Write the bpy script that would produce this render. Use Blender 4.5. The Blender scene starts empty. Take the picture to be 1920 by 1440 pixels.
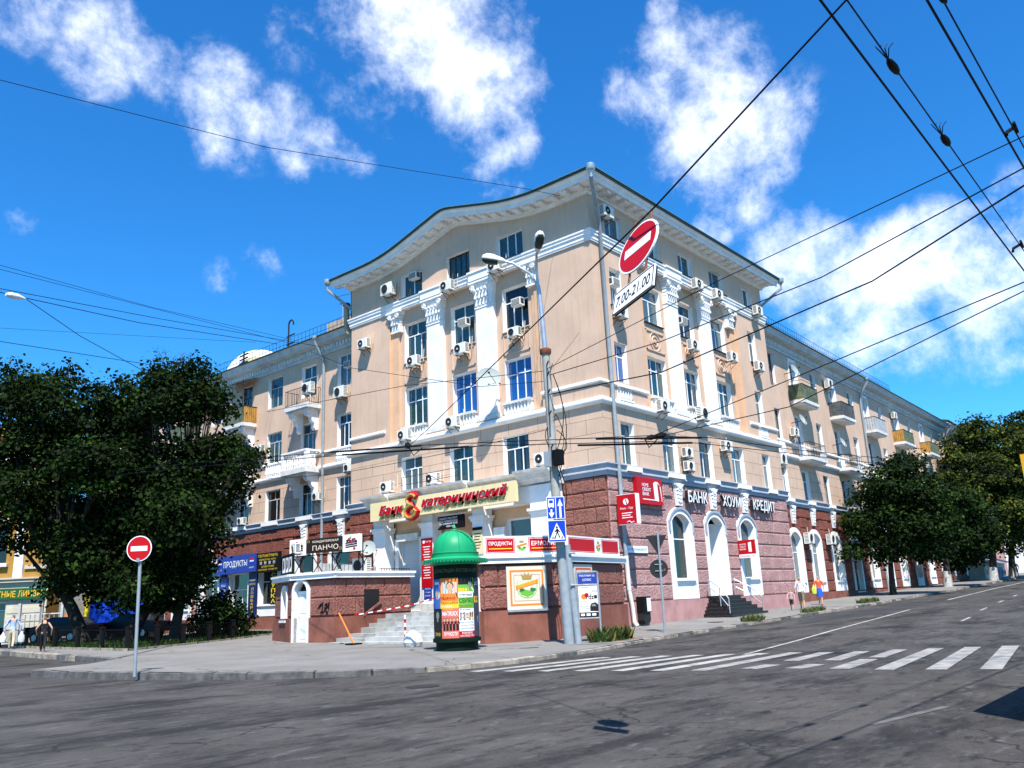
import bpy, bmesh, math, random
import numpy as np
from mathutils import Vector, Matrix, Quaternion
random.seed(7)
RNG = np.random.default_rng(11)
scene = bpy.context.scene
COL = scene.collection

# ------------------------------------------------------------------ camera
cam_d = bpy.data.cameras.new('camera')
cam = bpy.data.objects.new('camera', cam_d)
COL.objects.link(cam)
cam_d.sensor_width = 36.0
cam_d.lens = 1582.03 / 1920 * 36.0
cam_d.clip_end = 5000
CM = Matrix(((0.65429274, -0.16224312, -0.73863265),
             (-0.75500289, -0.19601673, -0.62573803),
             (-0.04326267, 0.96708563, -0.25074635)))
cam.matrix_world = Matrix.Translation((-31.45988, -21.32003, 1.60102)) @ CM.to_4x4()
scene.camera = cam
scene.render.resolution_x = 1024
scene.render.resolution_y = 768

# ------------------------------------------------------------------ light
SUN_EL, SUN_AZ = 60.0, 47.0          # elevation; azimuth towards which the light travels
ce, se = math.cos(math.radians(SUN_EL)), math.sin(math.radians(SUN_EL))
ca, sa = math.cos(math.radians(SUN_AZ)), math.sin(math.radians(SUN_AZ))
sl = bpy.data.lights.new('sun', 'SUN')
sl.energy = 5.0
sl.angle = math.radians(0.5)
sl.color = (1.0, 0.95, 0.87)
so = bpy.data.objects.new('sun', sl)
COL.objects.link(so)
so.rotation_euler = Vector((ce * ca, ce * sa, -se)).to_track_quat('-Z', 'Y').to_euler()
so.location = (-40, -40, 60)

world = bpy.data.worlds.new('World')
scene.world = world
world.use_nodes = True
wn, wl = world.node_tree.nodes, world.node_tree.links
wn.clear()
w_out = wn.new('ShaderNodeOutputWorld')
w_bg = wn.new('ShaderNodeBackground')
w_sky = wn.new('ShaderNodeTexSky')
w_sky.sky_type = 'NISHITA'
w_sky.sun_disc = False
w_sky.sun_elevation = math.radians(SUN_EL)
w_sky.sun_rotation = math.atan2(-ca, -sa)
w_sky.altitude = 100
w_sky.air_density = 1.0
w_sky.dust_density = 0.2
w_sky.ozone_density = 3.0
w_bg.inputs['Strength'].default_value = 0.085
wl.new(w_bg.outputs[0], w_out.inputs[0])


def wmath(op, a, b=None, clamp=False):
    n = wn.new('ShaderNodeMath')
    n.operation = op
    n.use_clamp = clamp
    for i, x in enumerate((a, b)):
        if x is None:
            continue
        if hasattr(x, 'is_output'):
            wl.new(x, n.inputs[i])
        else:
            n.inputs[i].default_value = x
    return n.outputs[0]


def wmix(fac, a, b, blend='MIX'):
    n = wn.new('ShaderNodeMix')
    n.data_type = 'RGBA'
    n.blend_type = blend
    for i, x in ((0, fac), (6, a), (7, b)):
        if hasattr(x, 'is_output'):
            wl.new(x, n.inputs[i])
        else:
            n.inputs[i].default_value = x if i == 0 else (*x, 1)
    return n.outputs[2]


w_tc = wn.new('ShaderNodeTexCoord')
w_dir = w_tc.outputs['Generated']
# saturated deep blue of a dry summer noon
w_sat = wn.new('ShaderNodeHueSaturation')
w_sat.inputs['Saturation'].default_value = SKY_SAT = 1.25
wl.new(w_sky.outputs[0], w_sat.inputs['Color'])
sky_col = wmix(1.0, w_sat.outputs[0], (0.46, 1.17, 1.52), 'MULTIPLY')
# fair-weather clouds: patches of noise round chosen bearings in the sky
CLOUDS = [  # azimuth, elevation (degrees), radius (degrees), weight
    (44.5, 37.9, 8.3, 0.95),
    (41.7, 34.4, 6.0, 0.95),
    (40.2, 31.2, 3.7, 0.80),
    (51.5, 37.9, 4.0, 0.51),
    (49.1, 34.3, 5.6, 0.46),
    (40.7, 29.1, 3.7, 0.45),
    (55.5, 36.7, 3.2, 0.41),
    (73.4, 34.6, 3.2, 0.69),
    (68.8, 33.9, 4.0, 0.74),
    (65.3, 33.6, 2.8, 0.74),
    (61.4, 32.7, 4.0, 0.69),
    (60.2, 30.9, 4.0, 0.74),
    (56.5, 31.3, 3.2, 0.64),
    (54.1, 29.7, 3.2, 0.74),
    (51.8, 29.3, 2.4, 0.74),
    (62.5, 34.0, 3.2, 0.55),
    (25.7, 32.3, 6.4, 0.85),
    (24.9, 29.3, 5.5, 0.95),
    (23.0, 26.6, 4.6, 0.80),
    (29.2, 32.5, 3.7, 0.70),
    (20.4, 29.1, 4.6, 0.55),
    (19.2, 20.6, 5.1, 0.85),
    (16.3, 17.7, 6.4, 0.85),
    (12.2, 19.5, 5.1, 0.85),
    (9.2, 17.6, 5.5, 0.85),
    (14.0, 15.9, 4.6, 0.60),
    (7.4, 19.7, 4.6, 0.70),
    (25.6, 23.4, 2.0, 0.70),
    (27.4, 37.4, 1.5, 0.70),
    (58.0, 21.9, 2.4, 0.46),
    (60.0, 21.4, 2.0, 0.41),
    (72.4, 23.4, 1.4, 0.46),
    (9.9, 13.6, 3.7, 0.40),
    (21.7, 32.9, 2.3, 0.50),
]
acc = None
for az, el, rad, wgt in CLOUDS:
    d = (math.cos(math.radians(el)) * math.cos(math.radians(az)),
         math.cos(math.radians(el)) * math.sin(math.radians(az)), math.sin(math.radians(el)))
    vd = wn.new('ShaderNodeVectorMath')
    vd.operation = 'DOT_PRODUCT'
    wl.new(w_dir, vd.inputs[0])
    vd.inputs[1].default_value = d
    mr = wn.new('ShaderNodeMapRange')
    mr.interpolation_type = 'SMOOTHSTEP'
    wl.new(vd.outputs['Value'], mr.inputs[0])
    mr.inputs[1].default_value = math.cos(math.radians(rad * 1.0))
    mr.inputs[2].default_value = math.cos(math.radians(rad * 0.10))
    mr.inputs[3].default_value = 0.0
    mr.inputs[4].default_value = wgt
    acc = mr.outputs[0] if acc is None else wmath('MAXIMUM', acc, mr.outputs[0])


def wnoise(scale, detail, rough, dist=0.0):
    n = wn.new('ShaderNodeTexNoise')
    n.inputs['Scale'].default_value = scale
    n.inputs['Detail'].default_value = detail
    n.inputs['Roughness'].default_value = rough
    n.inputs['Distortion'].default_value = dist
    wl.new(w_dir, n.inputs['Vector'])
    return n.outputs['Fac']


n1 = wnoise(11.0, 14, 0.66, 0.1)
n2 = wnoise(4.0, 6, 0.55, 0.2)
cl = wmath('ADD', acc, wmath('MULTIPLY', wmath('SUBTRACT', n1, 0.54), 3.0))
cl = wmath('ADD', cl, wmath('MULTIPLY', wmath('SUBTRACT', n2, 0.5), 1.6))
cr = wn.new('ShaderNodeMapRange')
cr.interpolation_type = 'SMOOTHSTEP'
wl.new(cl, cr.inputs[0])
cr.inputs[1].default_value = 0.15
cr.inputs[2].default_value = 1.70
cloud = wmath('MULTIPLY', cr.outputs[0], wmath('MULTIPLY', acc, 3.0, True), True)
final = wmix(cloud, sky_col, (10.5, 10.8, 11.4))
wl.new(final, w_bg.inputs['Color'])

scene.view_settings.view_transform = 'Standard'
scene.view_settings.look = 'None'
scene.view_settings.exposure = 0.92
scene.view_settings.gamma = 1.0
scene.render.engine = 'CYCLES'


# ------------------------------------------------------------------ materials
MATS = {}


def mat(name, col, rough=0.7, metal=0.0, var=0.0, vscale=3.0, bump=0.0, bscale=30.0, streak=0.0, spec=0.22,
        brick=None, stain=None, emit=0.0, coat=0.0, bdist=0.02):
    """procedural principled material: base colour, large blotches, vertical streaks, fine bump"""
    if name in MATS:
        return MATS[name]
    m = bpy.data.materials.new(name)
    m.use_nodes = True
    nt = m.node_tree
    N, L = nt.nodes, nt.links
    b = N['Principled BSDF']
    b.inputs['Roughness'].default_value = rough
    b.inputs['Metallic'].default_value = metal
    b.inputs['Specular IOR Level'].default_value = spec
    b.inputs['Coat Weight'].default_value = coat
    b.inputs['Base Color'].default_value = (*col, 1)
    if emit:
        b.inputs['Emission Color'].default_value = (*col, 1)
        b.inputs['Emission Strength'].default_value = emit
    tc = N.new('ShaderNodeTexCoord')
    vec = tc.outputs['Object']
    cur = None

    def noise(scale, detail=6, vecin=None, rough_=0.6):
        n = N.new('ShaderNodeTexNoise')
        n.inputs['Scale'].default_value = scale
        n.inputs['Detail'].default_value = detail
        n.inputs['Roughness'].default_value = rough_
        L.new(vecin or vec, n.inputs['Vector'])
        return n.outputs['Fac']

    def mix(fac, a, bb, blend='MIX'):
        n = N.new('ShaderNodeMix')
        n.data_type = 'RGBA'
        n.blend_type = blend
        for i, x in ((0, fac), (6, a), (7, bb)):
            if hasattr(x, 'is_output'):
                L.new(x, n.inputs[i])
            else:
                n.inputs[i].default_value = x if i == 0 else (*x[:3], 1)
        return n.outputs[2]

    def ramp(fac, lo, hi):
        n = N.new('ShaderNodeMapRange')
        n.interpolation_type = 'SMOOTHSTEP'
        L.new(fac, n.inputs[0])
        n.inputs[1].default_value = lo
        n.inputs[2].default_value = hi
        return n.outputs[0]
    cur = col
    if var:
        dark = tuple(c * (1 - var) for c in col)
        light = tuple(min(0.95, c * (1 + var * 0.7)) for c in col)
        cur = mix(ramp(noise(vscale), 0.3, 0.7), dark, light)
    if streak:
        mp = N.new('ShaderNodeMapping')
        mp.inputs['Scale'].default_value = (3.0, 3.0, 0.12)
        L.new(vec, mp.inputs['Vector'])
        f = ramp(noise(1.6, 8, mp.outputs[0]), 0.48, 0.75)
        mm = N.new('ShaderNodeMath')
        mm.operation = 'MULTIPLY'
        L.new(f, mm.inputs[0])
        mm.inputs[1].default_value = streak
        cur = mix(mm.outputs[0], cur, tuple(c * 0.55 for c in col))
    if stain:
        f = ramp(noise(stain[1], 8), 0.55, 0.72)
        cur = mix(f, cur, stain[0])
    bsrc = None
    if brick:
        cx = N.new('ShaderNodeSeparateXYZ')
        L.new(vec, cx.inputs[0])
        ad = N.new('ShaderNodeMath')
        ad.operation = 'ADD'
        L.new(cx.outputs[0], ad.inputs[0])
        L.new(cx.outputs[1], ad.inputs[1])
        cb = N.new('ShaderNodeCombineXYZ')
        L.new(ad.outputs[0], cb.inputs[0])
        zz = N.new('ShaderNodeMath')
        zz.operation = 'SUBTRACT'
        L.new(cx.outputs[2], zz.inputs[0])
        zz.inputs[1].default_value = brick[3]
        L.new(zz.outputs[0], cb.inputs[1])
        bt = N.new('ShaderNodeTexBrick')
        L.new(cb.outputs[0], bt.inputs['Vector'])
        bt.inputs['Scale'].default_value = 1.0
        bt.inputs['Mortar Size'].default_value = brick[2]
        bt.inputs['Mortar Smooth'].default_value = 0.2
        bt.inputs['Brick Width'].default_value = brick[0]
        bt.inputs['Row Height'].default_value = brick[1]
        bt.inputs['Color1'].default_value = (1, 1, 1, 1)
        bt.inputs['Color2'].default_value = (0.93, 0.93, 0.93, 1)
        bt.inputs['Mortar'].default_value = (*brick[4], 1)
        cur = mix(1.0, cur, bt.outputs['Color'], 'MULTIPLY')
    if hasattr(cur, 'is_output'):
        L.new(cur, b.inputs['Base Color'])
    if bump:
        bp = N.new('ShaderNodeBump')
        bp.inputs['Strength'].default_value = bump
        bp.inputs['Distance'].default_value = bdist
        L.new(noise(bscale, 5), bp.inputs['Height'])
        L.new(bp.outputs[0], b.inputs['Normal'])
    MATS[name] = m
    return m


def glass_mat(name, tint, dens, rough=0.03, spec=0.5):
    """window glass: clear coat of reflection over a tinted see-through pane"""
    m = bpy.data.materials.new(name)
    m.use_nodes = True
    N, L = m.node_tree.nodes, m.node_tree.links
    b = N['Principled BSDF']
    b.inputs['Base Color'].default_value = (*tint, 1)
    b.inputs['Roughness'].default_value = rough
    b.inputs['Specular IOR Level'].default_value = spec
    tr = N.new('ShaderNodeBsdfTransparent')
    tr.inputs[0].default_value = (0.85, 0.92, 0.92, 1)
    mx = N.new('ShaderNodeMixShader')
    mx.inputs[0].default_value = dens
    L.new(tr.outputs[0], mx.inputs[1])
    L.new(b.outputs[0], mx.inputs[2])
    gl = N.new('ShaderNodeBsdfGlossy')
    gl.inputs['Roughness'].default_value = rough
    fr = N.new('ShaderNodeFresnel')
    fr.inputs[0].default_value = 1.5
    m2 = N.new('ShaderNodeMixShader')
    L.new(fr.outputs[0], m2.inputs[0])
    L.new(mx.outputs[0], m2.inputs[1])
    L.new(gl.outputs[0], m2.inputs[2])
    L.new(m2.outputs[0], N['Material Output'].inputs[0])
    MATS[name] = m
    return m


PEACH = mat('peach_stucco', (0.60, 0.42, 0.305), 0.9, var=0.08, vscale=0.6, bump=0.25, bscale=40, streak=0.30, stain=((0.53, 0.375, 0.275), 1.3))
PEACH2 = mat('peach_block_stucco', (0.60, 0.425, 0.31), 0.9, var=0.07, vscale=0.8, bump=0.25, bscale=40, streak=0.24, stain=((0.53, 0.375, 0.275), 1.5),
             brick=(1.9, 0.68, 0.012, 7.6, (0.40, 0.30, 0.26)))
ORANGE = mat('apricot_stucco', (0.64, 0.40, 0.25), 0.9, var=0.08, vscale=1.5, bump=0.2, bscale=40)
WHITE = mat('white_paint', (0.80, 0.79, 0.77), 0.75, var=0.08, vscale=1.2, bump=0.15, bscale=25, streak=0.16)
WHITE_OLD = mat('old_white_paint', (0.66, 0.65, 0.62), 0.8, var=0.15, vscale=2.5, bump=0.4, bscale=18, streak=0.35)
GREYTRIM = mat('blue_grey_trim', (0.34, 0.38, 0.43), 0.7, var=0.10, vscale=2, bump=0.15, bscale=20, streak=0.15)
MAUVE = mat('mauve_rusticated_render', (0.46, 0.27, 0.25), 0.95, var=0.18, vscale=1.2, bump=1.0, bscale=11, bdist=0.12, stain=((0.27, 0.135, 0.125), 9.0))
RED = mat('brick_red_rusticated_render', (0.235, 0.078, 0.055), 0.95, var=0.25, vscale=1.4, bump=1.0, bscale=10, bdist=0.12, stain=((0.11, 0.030, 0.02), 9.0))
REDW = mat('rust_red_render', (0.275, 0.115, 0.090), 0.95, var=0.22, vscale=1.4, bump=1.0, bscale=10, bdist=0.12, stain=((0.12, 0.036, 0.025), 9.0))
MAUVE_S = mat('mauve_smooth_plinth', (0.44, 0.24, 0.22), 0.9, var=0.16, vscale=1.6, bump=0.4, bscale=30, streak=0.2)
RED_S = mat('red_smooth_plinth', (0.235, 0.088, 0.062), 0.9, var=0.25, vscale=1.2, bump=0.3, bscale=20, streak=0.3)
ROOF = mat('dark_green_roof_metal', (0.035, 0.06, 0.06), 0.5, metal=0.3, var=0.2, vscale=2)
TEAL = mat('teal_roof_edge', (0.10, 0.20, 0.20), 0.5, var=0.2)
PIPE = mat('grey_painted_pipe', (0.26, 0.30, 0.33), 0.5, var=0.12, vscale=4, streak=0.2)
ZINC = mat('galvanised_zinc', (0.50, 0.52, 0.54), 0.35, metal=0.6, var=0.15, vscale=5)
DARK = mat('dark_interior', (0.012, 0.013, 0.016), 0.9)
DARKW = mat('dark_brown_wood', (0.035, 0.022, 0.016), 0.7, var=0.3, vscale=6)
FRAME = mat('white_window_plastic', (0.78, 0.79, 0.80), 0.45)
OLDFRAME = mat('pale_old_window_wood', (0.48, 0.50, 0.50), 0.7, var=0.2, vscale=6)
BROWNF = mat('brown_window_wood', (0.10, 0.05, 0.03), 0.6, var=0.3, vscale=6)
GLASS = glass_mat('window_glass', (0.02, 0.03, 0.04), 0.30)
TEALGL = glass_mat('teal_tinted_glass', (0.035, 0.10, 0.11), 0.55, 0.05)
PALEGL = glass_mat('pale_painted_reflection_glass', (0.16, 0.24, 0.26), 0.5, 0.06)  # pale tint puts a lighter reflection into the pane colour
BLUEGL = glass_mat('blue_film_glass', (0.012, 0.10, 0.36), 0.75, 0.04)
CURTW = mat('white_curtain', (0.62, 0.62, 0.58), 0.9, var=0.12, vscale=9)
CURTG = mat('sand_curtain', (0.40, 0.32, 0.20), 0.9, var=0.2, vscale=9)
CURT = mat('pale_curtain', (0.42, 0.50, 0.48), 0.9, var=0.2, vscale=9)
CURT2 = mat('grey_curtain', (0.20, 0.25, 0.27), 0.9, var=0.3, vscale=7)
BLACK = mat('black_paint', (0.008, 0.008, 0.009), 0.6, spec=0.08)
IRON = mat('dark_iron', (0.03, 0.03, 0.032), 0.6, metal=0.4)
RUST = mat('rusty_iron', (0.20, 0.07, 0.03), 0.9, var=0.4, vscale=9)
ACW = mat('air_conditioner_casing', (0.70, 0.69, 0.64), 0.5, var=0.06, vscale=4)
ACD = mat('air_conditioner_grille', (0.03, 0.03, 0.033), 0.6)
SIGNRED = mat('sign_red', (0.44, 0.004, 0.008), 0.45)
SIGNWHITE = mat('sign_white', (0.80, 0.81, 0.82), 0.4)
SIGNBLUE = mat('sign_blue', (0.006, 0.045, 0.42), 0.45)
SHOPBLUE = mat('shop_sign_blue', (0.02, 0.05, 0.30), 0.45)
CREAM = mat('cream_sign_board', (0.72, 0.60, 0.33), 0.5)
GOLD = mat('dull_gold', (0.36, 0.24, 0.06), 0.4)
YELLOW = mat('sign_yellow', (0.80, 0.60, 0.03), 0.5)
ORANGEP = mat('poster_orange', (0.72, 0.20, 0.03), 0.5)
GREENP = mat('poster_green', (0.13, 0.40, 0.05), 0.5)
KGREEN = mat('kiosk_green_paint', (0.010, 0.27, 0.11), 0.45, var=0.08, vscale=2)
KDARK = mat('kiosk_dark_green', (0.006, 0.016, 0.010), 0.6, var=0.2, spec=0.08)
CONC = mat('weathered_concrete', (0.33, 0.32, 0.29), 0.9, var=0.22, vscale=1.5, bump=0.5, bscale=16, streak=0.25)
STEPC = mat('grey_step_stone', (0.42, 0.42, 0.40), 0.85, var=0.18, vscale=2.0, bump=0.4, bscale=14)
BLKTILE = mat('black_step_tile', (0.015, 0.015, 0.017), 0.3, brick=(0.4, 0.18, 0.012, 0.0, (3.0, 3.0, 3.0)))
TAN = mat('tan_poster_paper', (0.60, 0.55, 0.44), 0.6)
WOODY = mat('yellow_plank', (0.42, 0.22, 0.05), 0.8, brick=(0.16, 40.0, 0.015, 0.0, (0.35, 0.3, 0.25)), var=0.3, vscale=3)
SLATEG = mat('green_slate_panel', (0.13, 0.16, 0.10), 0.85, brick=(0.14, 40.0, 0.014, 0.0, (0.4, 0.4, 0.4)), var=0.4, vscale=3)
SLATED = mat('dark_slate_panel', (0.09, 0.10, 0.10), 0.85, brick=(0.14, 40.0, 0.014, 0.0, (0.35, 0.35, 0.35)), var=0.4, vscale=3)
PALEPL = mat('pale_panel', (0.45, 0.47, 0.48), 0.8, brick=(0.2, 40.0, 0.02, 0.0, (0.4, 0.4, 0.4)), var=0.2, vscale=3)


# ------------------------------------------------------------------ frames and mesh builder
def frame(o, ang, flip=False):
    """(u along a facade, d outwards, z up) -> world"""
    a = math.radians(ang)
    ux, uy = math.cos(a), math.sin(a)
    nx, ny = (uy, -ux) if not flip else (-uy, ux)
    return lambda u, d, z: (o[0] + u * ux + d * nx, o[1] + u * uy + d * ny, z)


FR = frame((0, 0), 0)
FL = frame((0, 0), 90, True)
FLW = frame((1.2, 18.1), 90, True)
FRW = frame((19.35, 1.2), 1.7)
IDF = lambda x, y, z: (x, y, z)


def segframe(a, b):
    """frame along a ground segment a->b whose outward side is to the right of a->b (seen from above)"""
    return frame(a, math.degrees(math.atan2(b[1] - a[1], b[0] - a[0])))


TEXTCACHE = {}


def text_geo(txt, shear=0.0, offset=0.0, ext=0.0):
    key = (txt, shear, offset, ext)
    if key in TEXTCACHE:
        return TEXTCACHE[key]
    c = bpy.data.curves.new('t', 'FONT')
    c.body = txt
    c.size = 1.0
    c.shear = shear
    c.offset = offset
    c.extrude = ext
    c.resolution_u = 3
    o = bpy.data.objects.new('t', c)
    COL.objects.link(o)
    dg = bpy.context.evaluated_depsgraph_get()
    me = bpy.data.meshes.new_from_object(o.evaluated_get(dg))
    vs = [tuple(v.co) for v in me.vertices]
    fs = [tuple(p.vertices) for p in me.polygons]
    bpy.data.objects.remove(o)
    bpy.data.curves.remove(c)
    bpy.data.meshes.remove(me)
    if vs:
        xs = [v[0] for v in vs]
        ys = [v[1] for v in vs]
        bb = (min(xs), max(xs), min(ys), max(ys))
    else:
        bb = (0, 1, 0, 1)
    TEXTCACHE[key] = (vs, fs, bb)
    return TEXTCACHE[key]


class MB:
    def __init__(s, fr=IDF):
        s.v, s.f, s.mi, s.mats, s.fr = [], [], [], [], fr

    def _m(s, m):
        if m not in s.mats:
            s.mats.append(m)
        return s.mats.index(m)

    def pv(s, p):
        s.v.append(s.fr(*p))
        return len(s.v) - 1

    def poly(s, pts, m):
        s.f.append([s.pv(p) for p in pts])
        s.mi.append(s._m(m))

    def box(s, u0, u1, d0, d1, z0, z1, m):
        i = [s.pv(p) for p in ((u0, d0, z0), (u1, d0, z0), (u1, d1, z0), (u0, d1, z0),
                               (u0, d0, z1), (u1, d0, z1), (u1, d1, z1), (u0, d1, z1))]
        k = s._m(m)
        for q in ((0, 1, 2, 3), (4, 5, 6, 7), (0, 1, 5, 4), (1, 2, 6, 5), (2, 3, 7, 6), (3, 0, 4, 7)):
            s.f.append([i[j] for j in q])
            s.mi.append(k)

    def block(s, u0, u1, d0, d1, z0, z1, m, b=0.05):
        """raised stone block with chamfered front edges"""
        if u1 - u0 < 2.2 * b or z1 - z0 < 2.2 * b:
            return s.box(u0, u1, d0, d1, z0, z1, m)
        dm = d0 + (d1 - d0) * 0.55
        r = [[s.pv(p) for p in ((a, d, c), (bb, d, c), (bb, d, e), (a, d, e))]
             for a, bb, c, e, d in ((u0, u1, z0, z1, d0), (u0, u1, z0, z1, dm), (u0 + b, u1 - b, z0 + b, z1 - b, d1))]
        k = s._m(m)
        for x, y in ((0, 1), (1, 2)):
            for j in range(4):
                s.f.append([r[x][j], r[x][(j + 1) % 4], r[y][(j + 1) % 4], r[y][j]])
                s.mi.append(k)
        s.f.append(r[2])
        s.mi.append(k)

    def prism(s, pts, d0, d1, m, back=True):
        """polygon in (u,z) pushed from depth d0 to d1"""
        n = len(pts)
        a = [s.pv((p[0], d0, p[1])) for p in pts]
        b = [s.pv((p[0], d1, p[1])) for p in pts]
        k = s._m(m)
        s.f.append(b)
        s.mi.append(k)
        if back:
            s.f.append(a[::-1])
            s.mi.append(k)
        for j in range(n):
            s.f.append([a[j], a[(j + 1) % n], b[(j + 1) % n], b[j]])
            s.mi.append(k)

    def slab(s, pts, z0, z1, m):
        """polygon in plan (x,y) between two heights"""
        n = len(pts)
        a = [s.pv((p[0], p[1], z0)) for p in pts]
        b = [s.pv((p[0], p[1], z1)) for p in pts]
        k = s._m(m)
        s.f += [b, a[::-1]] + [[a[j], a[(j + 1) % n], b[(j + 1) % n], b[j]] for j in range(n)]
        s.mi += [k] * (n + 2)

    def ring(s, outer, inner, d0, d1, m):
        """flat ring between two polygons of equal count, with thickness"""
        n = len(outer)
        rr = [[s.pv((p[0], d, p[1])) for p in L] for L, d in ((outer, d0), (outer, d1), (inner, d1), (inner, d0))]
        k = s._m(m)
        for x in range(4):
            y = (x + 1) % 4
            for j in range(n - 1):
                s.f.append([rr[x][j], rr[x][j + 1], rr[y][j + 1], rr[y][j]])
                s.mi.append(k)

    def tube(s, pts, r, n, m, caps=True):
        """round bar through frame points"""
        W = [Vector(s.fr(*p)) for p in pts]
        R = r if isinstance(r, (list, tuple)) else [r] * len(W)
        k = s._m(m)
        rings = []
        prev = None
        for i, p in enumerate(W):
            t = (W[min(i + 1, len(W) - 1)] - W[max(i - 1, 0)])
            if t.length < 1e-9:
                t = Vector((0, 0, 1))
            t.normalize()
            if prev is None:
                a = t.orthogonal().normalized()
            else:
                a = prev - t * prev.dot(t)
                a = a.normalized() if a.length > 1e-6 else t.orthogonal().normalized()
            prev = a
            b = t.cross(a)
            ids = []
            for j in range(n):
                q = p + (a * math.cos(2 * math.pi * j / n) + b * math.sin(2 * math.pi * j / n)) * R[i]
                s.v.append(tuple(q))
                ids.append(len(s.v) - 1)
            rings.append(ids)
        for x, y in zip(rings, rings[1:]):
            for j in range(n):
                s.f.append([x[j], x[(j + 1) % n], y[(j + 1) % n], y[j]])
                s.mi.append(k)
        if caps and n > 2:
            s.f += [rings[0][::-1], rings[-1]]
            s.mi += [k, k]

    def lathe(s, c, prof, n, m, a0=0.0, a1=2 * math.pi):
        """profile of (radius, z) turned round a vertical axis at c (frame x,y)"""
        k = s._m(m)
        full = abs(a1 - a0 - 2 * math.pi) < 1e-6
        cnt = n if full else n + 1
        rows = []
        for r, z in prof:
            rows.append([s.pv((c[0] + r * math.cos(a0 + (a1 - a0) * j / n), c[1] + r * math.sin(a0 + (a1 - a0) * j / n), z))
                         for j in range(cnt)])
        for x, y in zip(rows, rows[1:]):
            for j in range(n):
                q = (j + 1) % cnt
                s.f.append([x[j], x[q], y[q], y[j]])
                s.mi.append(k)
        if full:
            s.f += [rows[0][::-1], rows[-1]]
            s.mi += [k, k]

    def disc(s, cu, cz, r, d0, d1, m, n=28, rz=None):
        rz = rz or r
        s.prism([(cu + r * math.cos(2 * math.pi * j / n), cz + rz * math.sin(2 * math.pi * j / n)) for j in range(n)], d0, d1, m)

    def text(s, txt, u0, u1, z0, z1, d, m, ext=0.0, shear=0.0, offset=0.0, slope=0.0):
        """lettering fitted into a box; u0 is where the line starts"""
        vs, fs, bb = text_geo(txt, shear, offset, 1.0 if ext else 0.0)
        base = len(s.v)
        w, h = max(bb[1] - bb[0], 1e-6), max(bb[3] - bb[2], 1e-6)
        for x, y, z in vs:
            fx = (x - bb[0]) / w
            dd = d + (ext * (z + 1) * 0.5 if ext else 0)
            s.v.append(s.fr(u0 + fx * (u1 - u0), dd, z0 + (y - bb[2]) / h * (z1 - z0) + slope * fx))
        k = s._m(m)
        for f in fs:
            s.f.append([base + i for i in f])
            s.mi.append(k)

    def sweep(s, path, prof, m, mit0=0, mit1=0):
        """cornice: profile of (d, dz) along (u, z) path; mitre 1 = outward corner at that end"""
        k = s._m(m)
        rows = []
        for i, (u, z) in enumerate(path):
            row = []
            for d, dz in prof:
                uu = u - d * mit0 if i == 0 else (u + d * mit1 if i == len(path) - 1 else u)
                row.append(s.pv((uu, d, z + dz)))
            rows.append(row)
        n = len(prof)
        for x, y in zip(rows, rows[1:]):
            for j in range(n - 1):
                s.f.append([x[j], x[j + 1], y[j + 1], y[j]])
                s.mi.append(k)
        for row, mt in ((rows[0], mit0), (rows[-1], mit1)):
            s.f.append(list(row))
            s.mi.append(k)

    def mesh(s, name, origin=(0, 0, 0), smooth=False):
        me = bpy.data.meshes.new(name)
        ox, oy, oz = origin
        me.from_pydata([(x - ox, y - oy, z - oz) for x, y, z in s.v], [], s.f)
        for mm in s.mats:
            me.materials.append(mm)
        me.polygons.foreach_set('material_index', s.mi)
        if smooth:
            me.polygons.foreach_set('use_smooth', [True] * len(s.f))
        bm = bmesh.new()
        bm.from_mesh(me)
        bmesh.ops.recalc_face_normals(bm, faces=bm.faces)
        bm.to_mesh(me)
        bm.free()
        if smooth:
            me.set_sharp_from_angle(angle=math.radians(40))
        return me

    def build(s, name, parent=None, origin=None, smooth=False, label=None):
        org = origin if origin is not None else (ORG.get(parent.name, (0, 0, 0)) if parent else (0, 0, 0))
        me = s.mesh(name, org, smooth)
        o = bpy.data.objects.new(name, me)
        COL.objects.link(o)
        if parent:
            o.parent = parent
            rt = ROOTOF.get(parent.name)
            ORG[o.name] = org
        else:
            o.location = org
            ORG[o.name] = org
        if label:
            o['label'] = label
        return o


def _each(s, name, parent, smooth=False, per=0):
    """one object for every connected piece of the mesh"""
    up = list(range(len(s.v)))

    def find(i):
        while up[i] != i:
            up[i] = up[up[i]]
            i = up[i]
        return i
    for f in s.f:
        for j in f[1:]:
            up[find(f[0])] = find(j)
    groups = {}
    for f, k in zip(s.f, s.mi):
        groups.setdefault(find(f[0]), []).append((f, k))
    out = []
    for g in groups.values():
        b = MB()
        b.mats = list(s.mats)
        m = {}
        for f, k in g:
            row = []
            for i in f:
                if i not in m:
                    m[i] = len(b.v)
                    b.v.append(s.v[i])
                row.append(m[i])
            b.f.append(row)
            b.mi.append(k)
        out.append(b.build(name, parent, smooth=smooth))
    return out


MB.each = _each
ORG, ROOTOF = {}, {}


def tag(o, label, cat, group=None, kind=None):
    o['label'] = label
    if cat:
        o['category'] = cat
    if group:
        o['group'] = group
    if kind:
        o['kind'] = kind
    return o


def thing(name, label, cat, loc=(0, 0, 0), group=None):
    o = bpy.data.objects.new(name, None)
    o.empty_display_size = 0.3
    COL.objects.link(o)
    o.location = loc
    ORG[o.name] = tuple(loc)
    return tag(o, label, cat, group)


def copy_tree(o, parent=None):
    c = o.copy()
    COL.objects.link(c)
    ORG[c.name] = ORG.get(o.name, (0, 0, 0))
    if parent:
        c.parent = parent
    for ch in list(o.children):
        copy_tree(ch, c)
    return c


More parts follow.
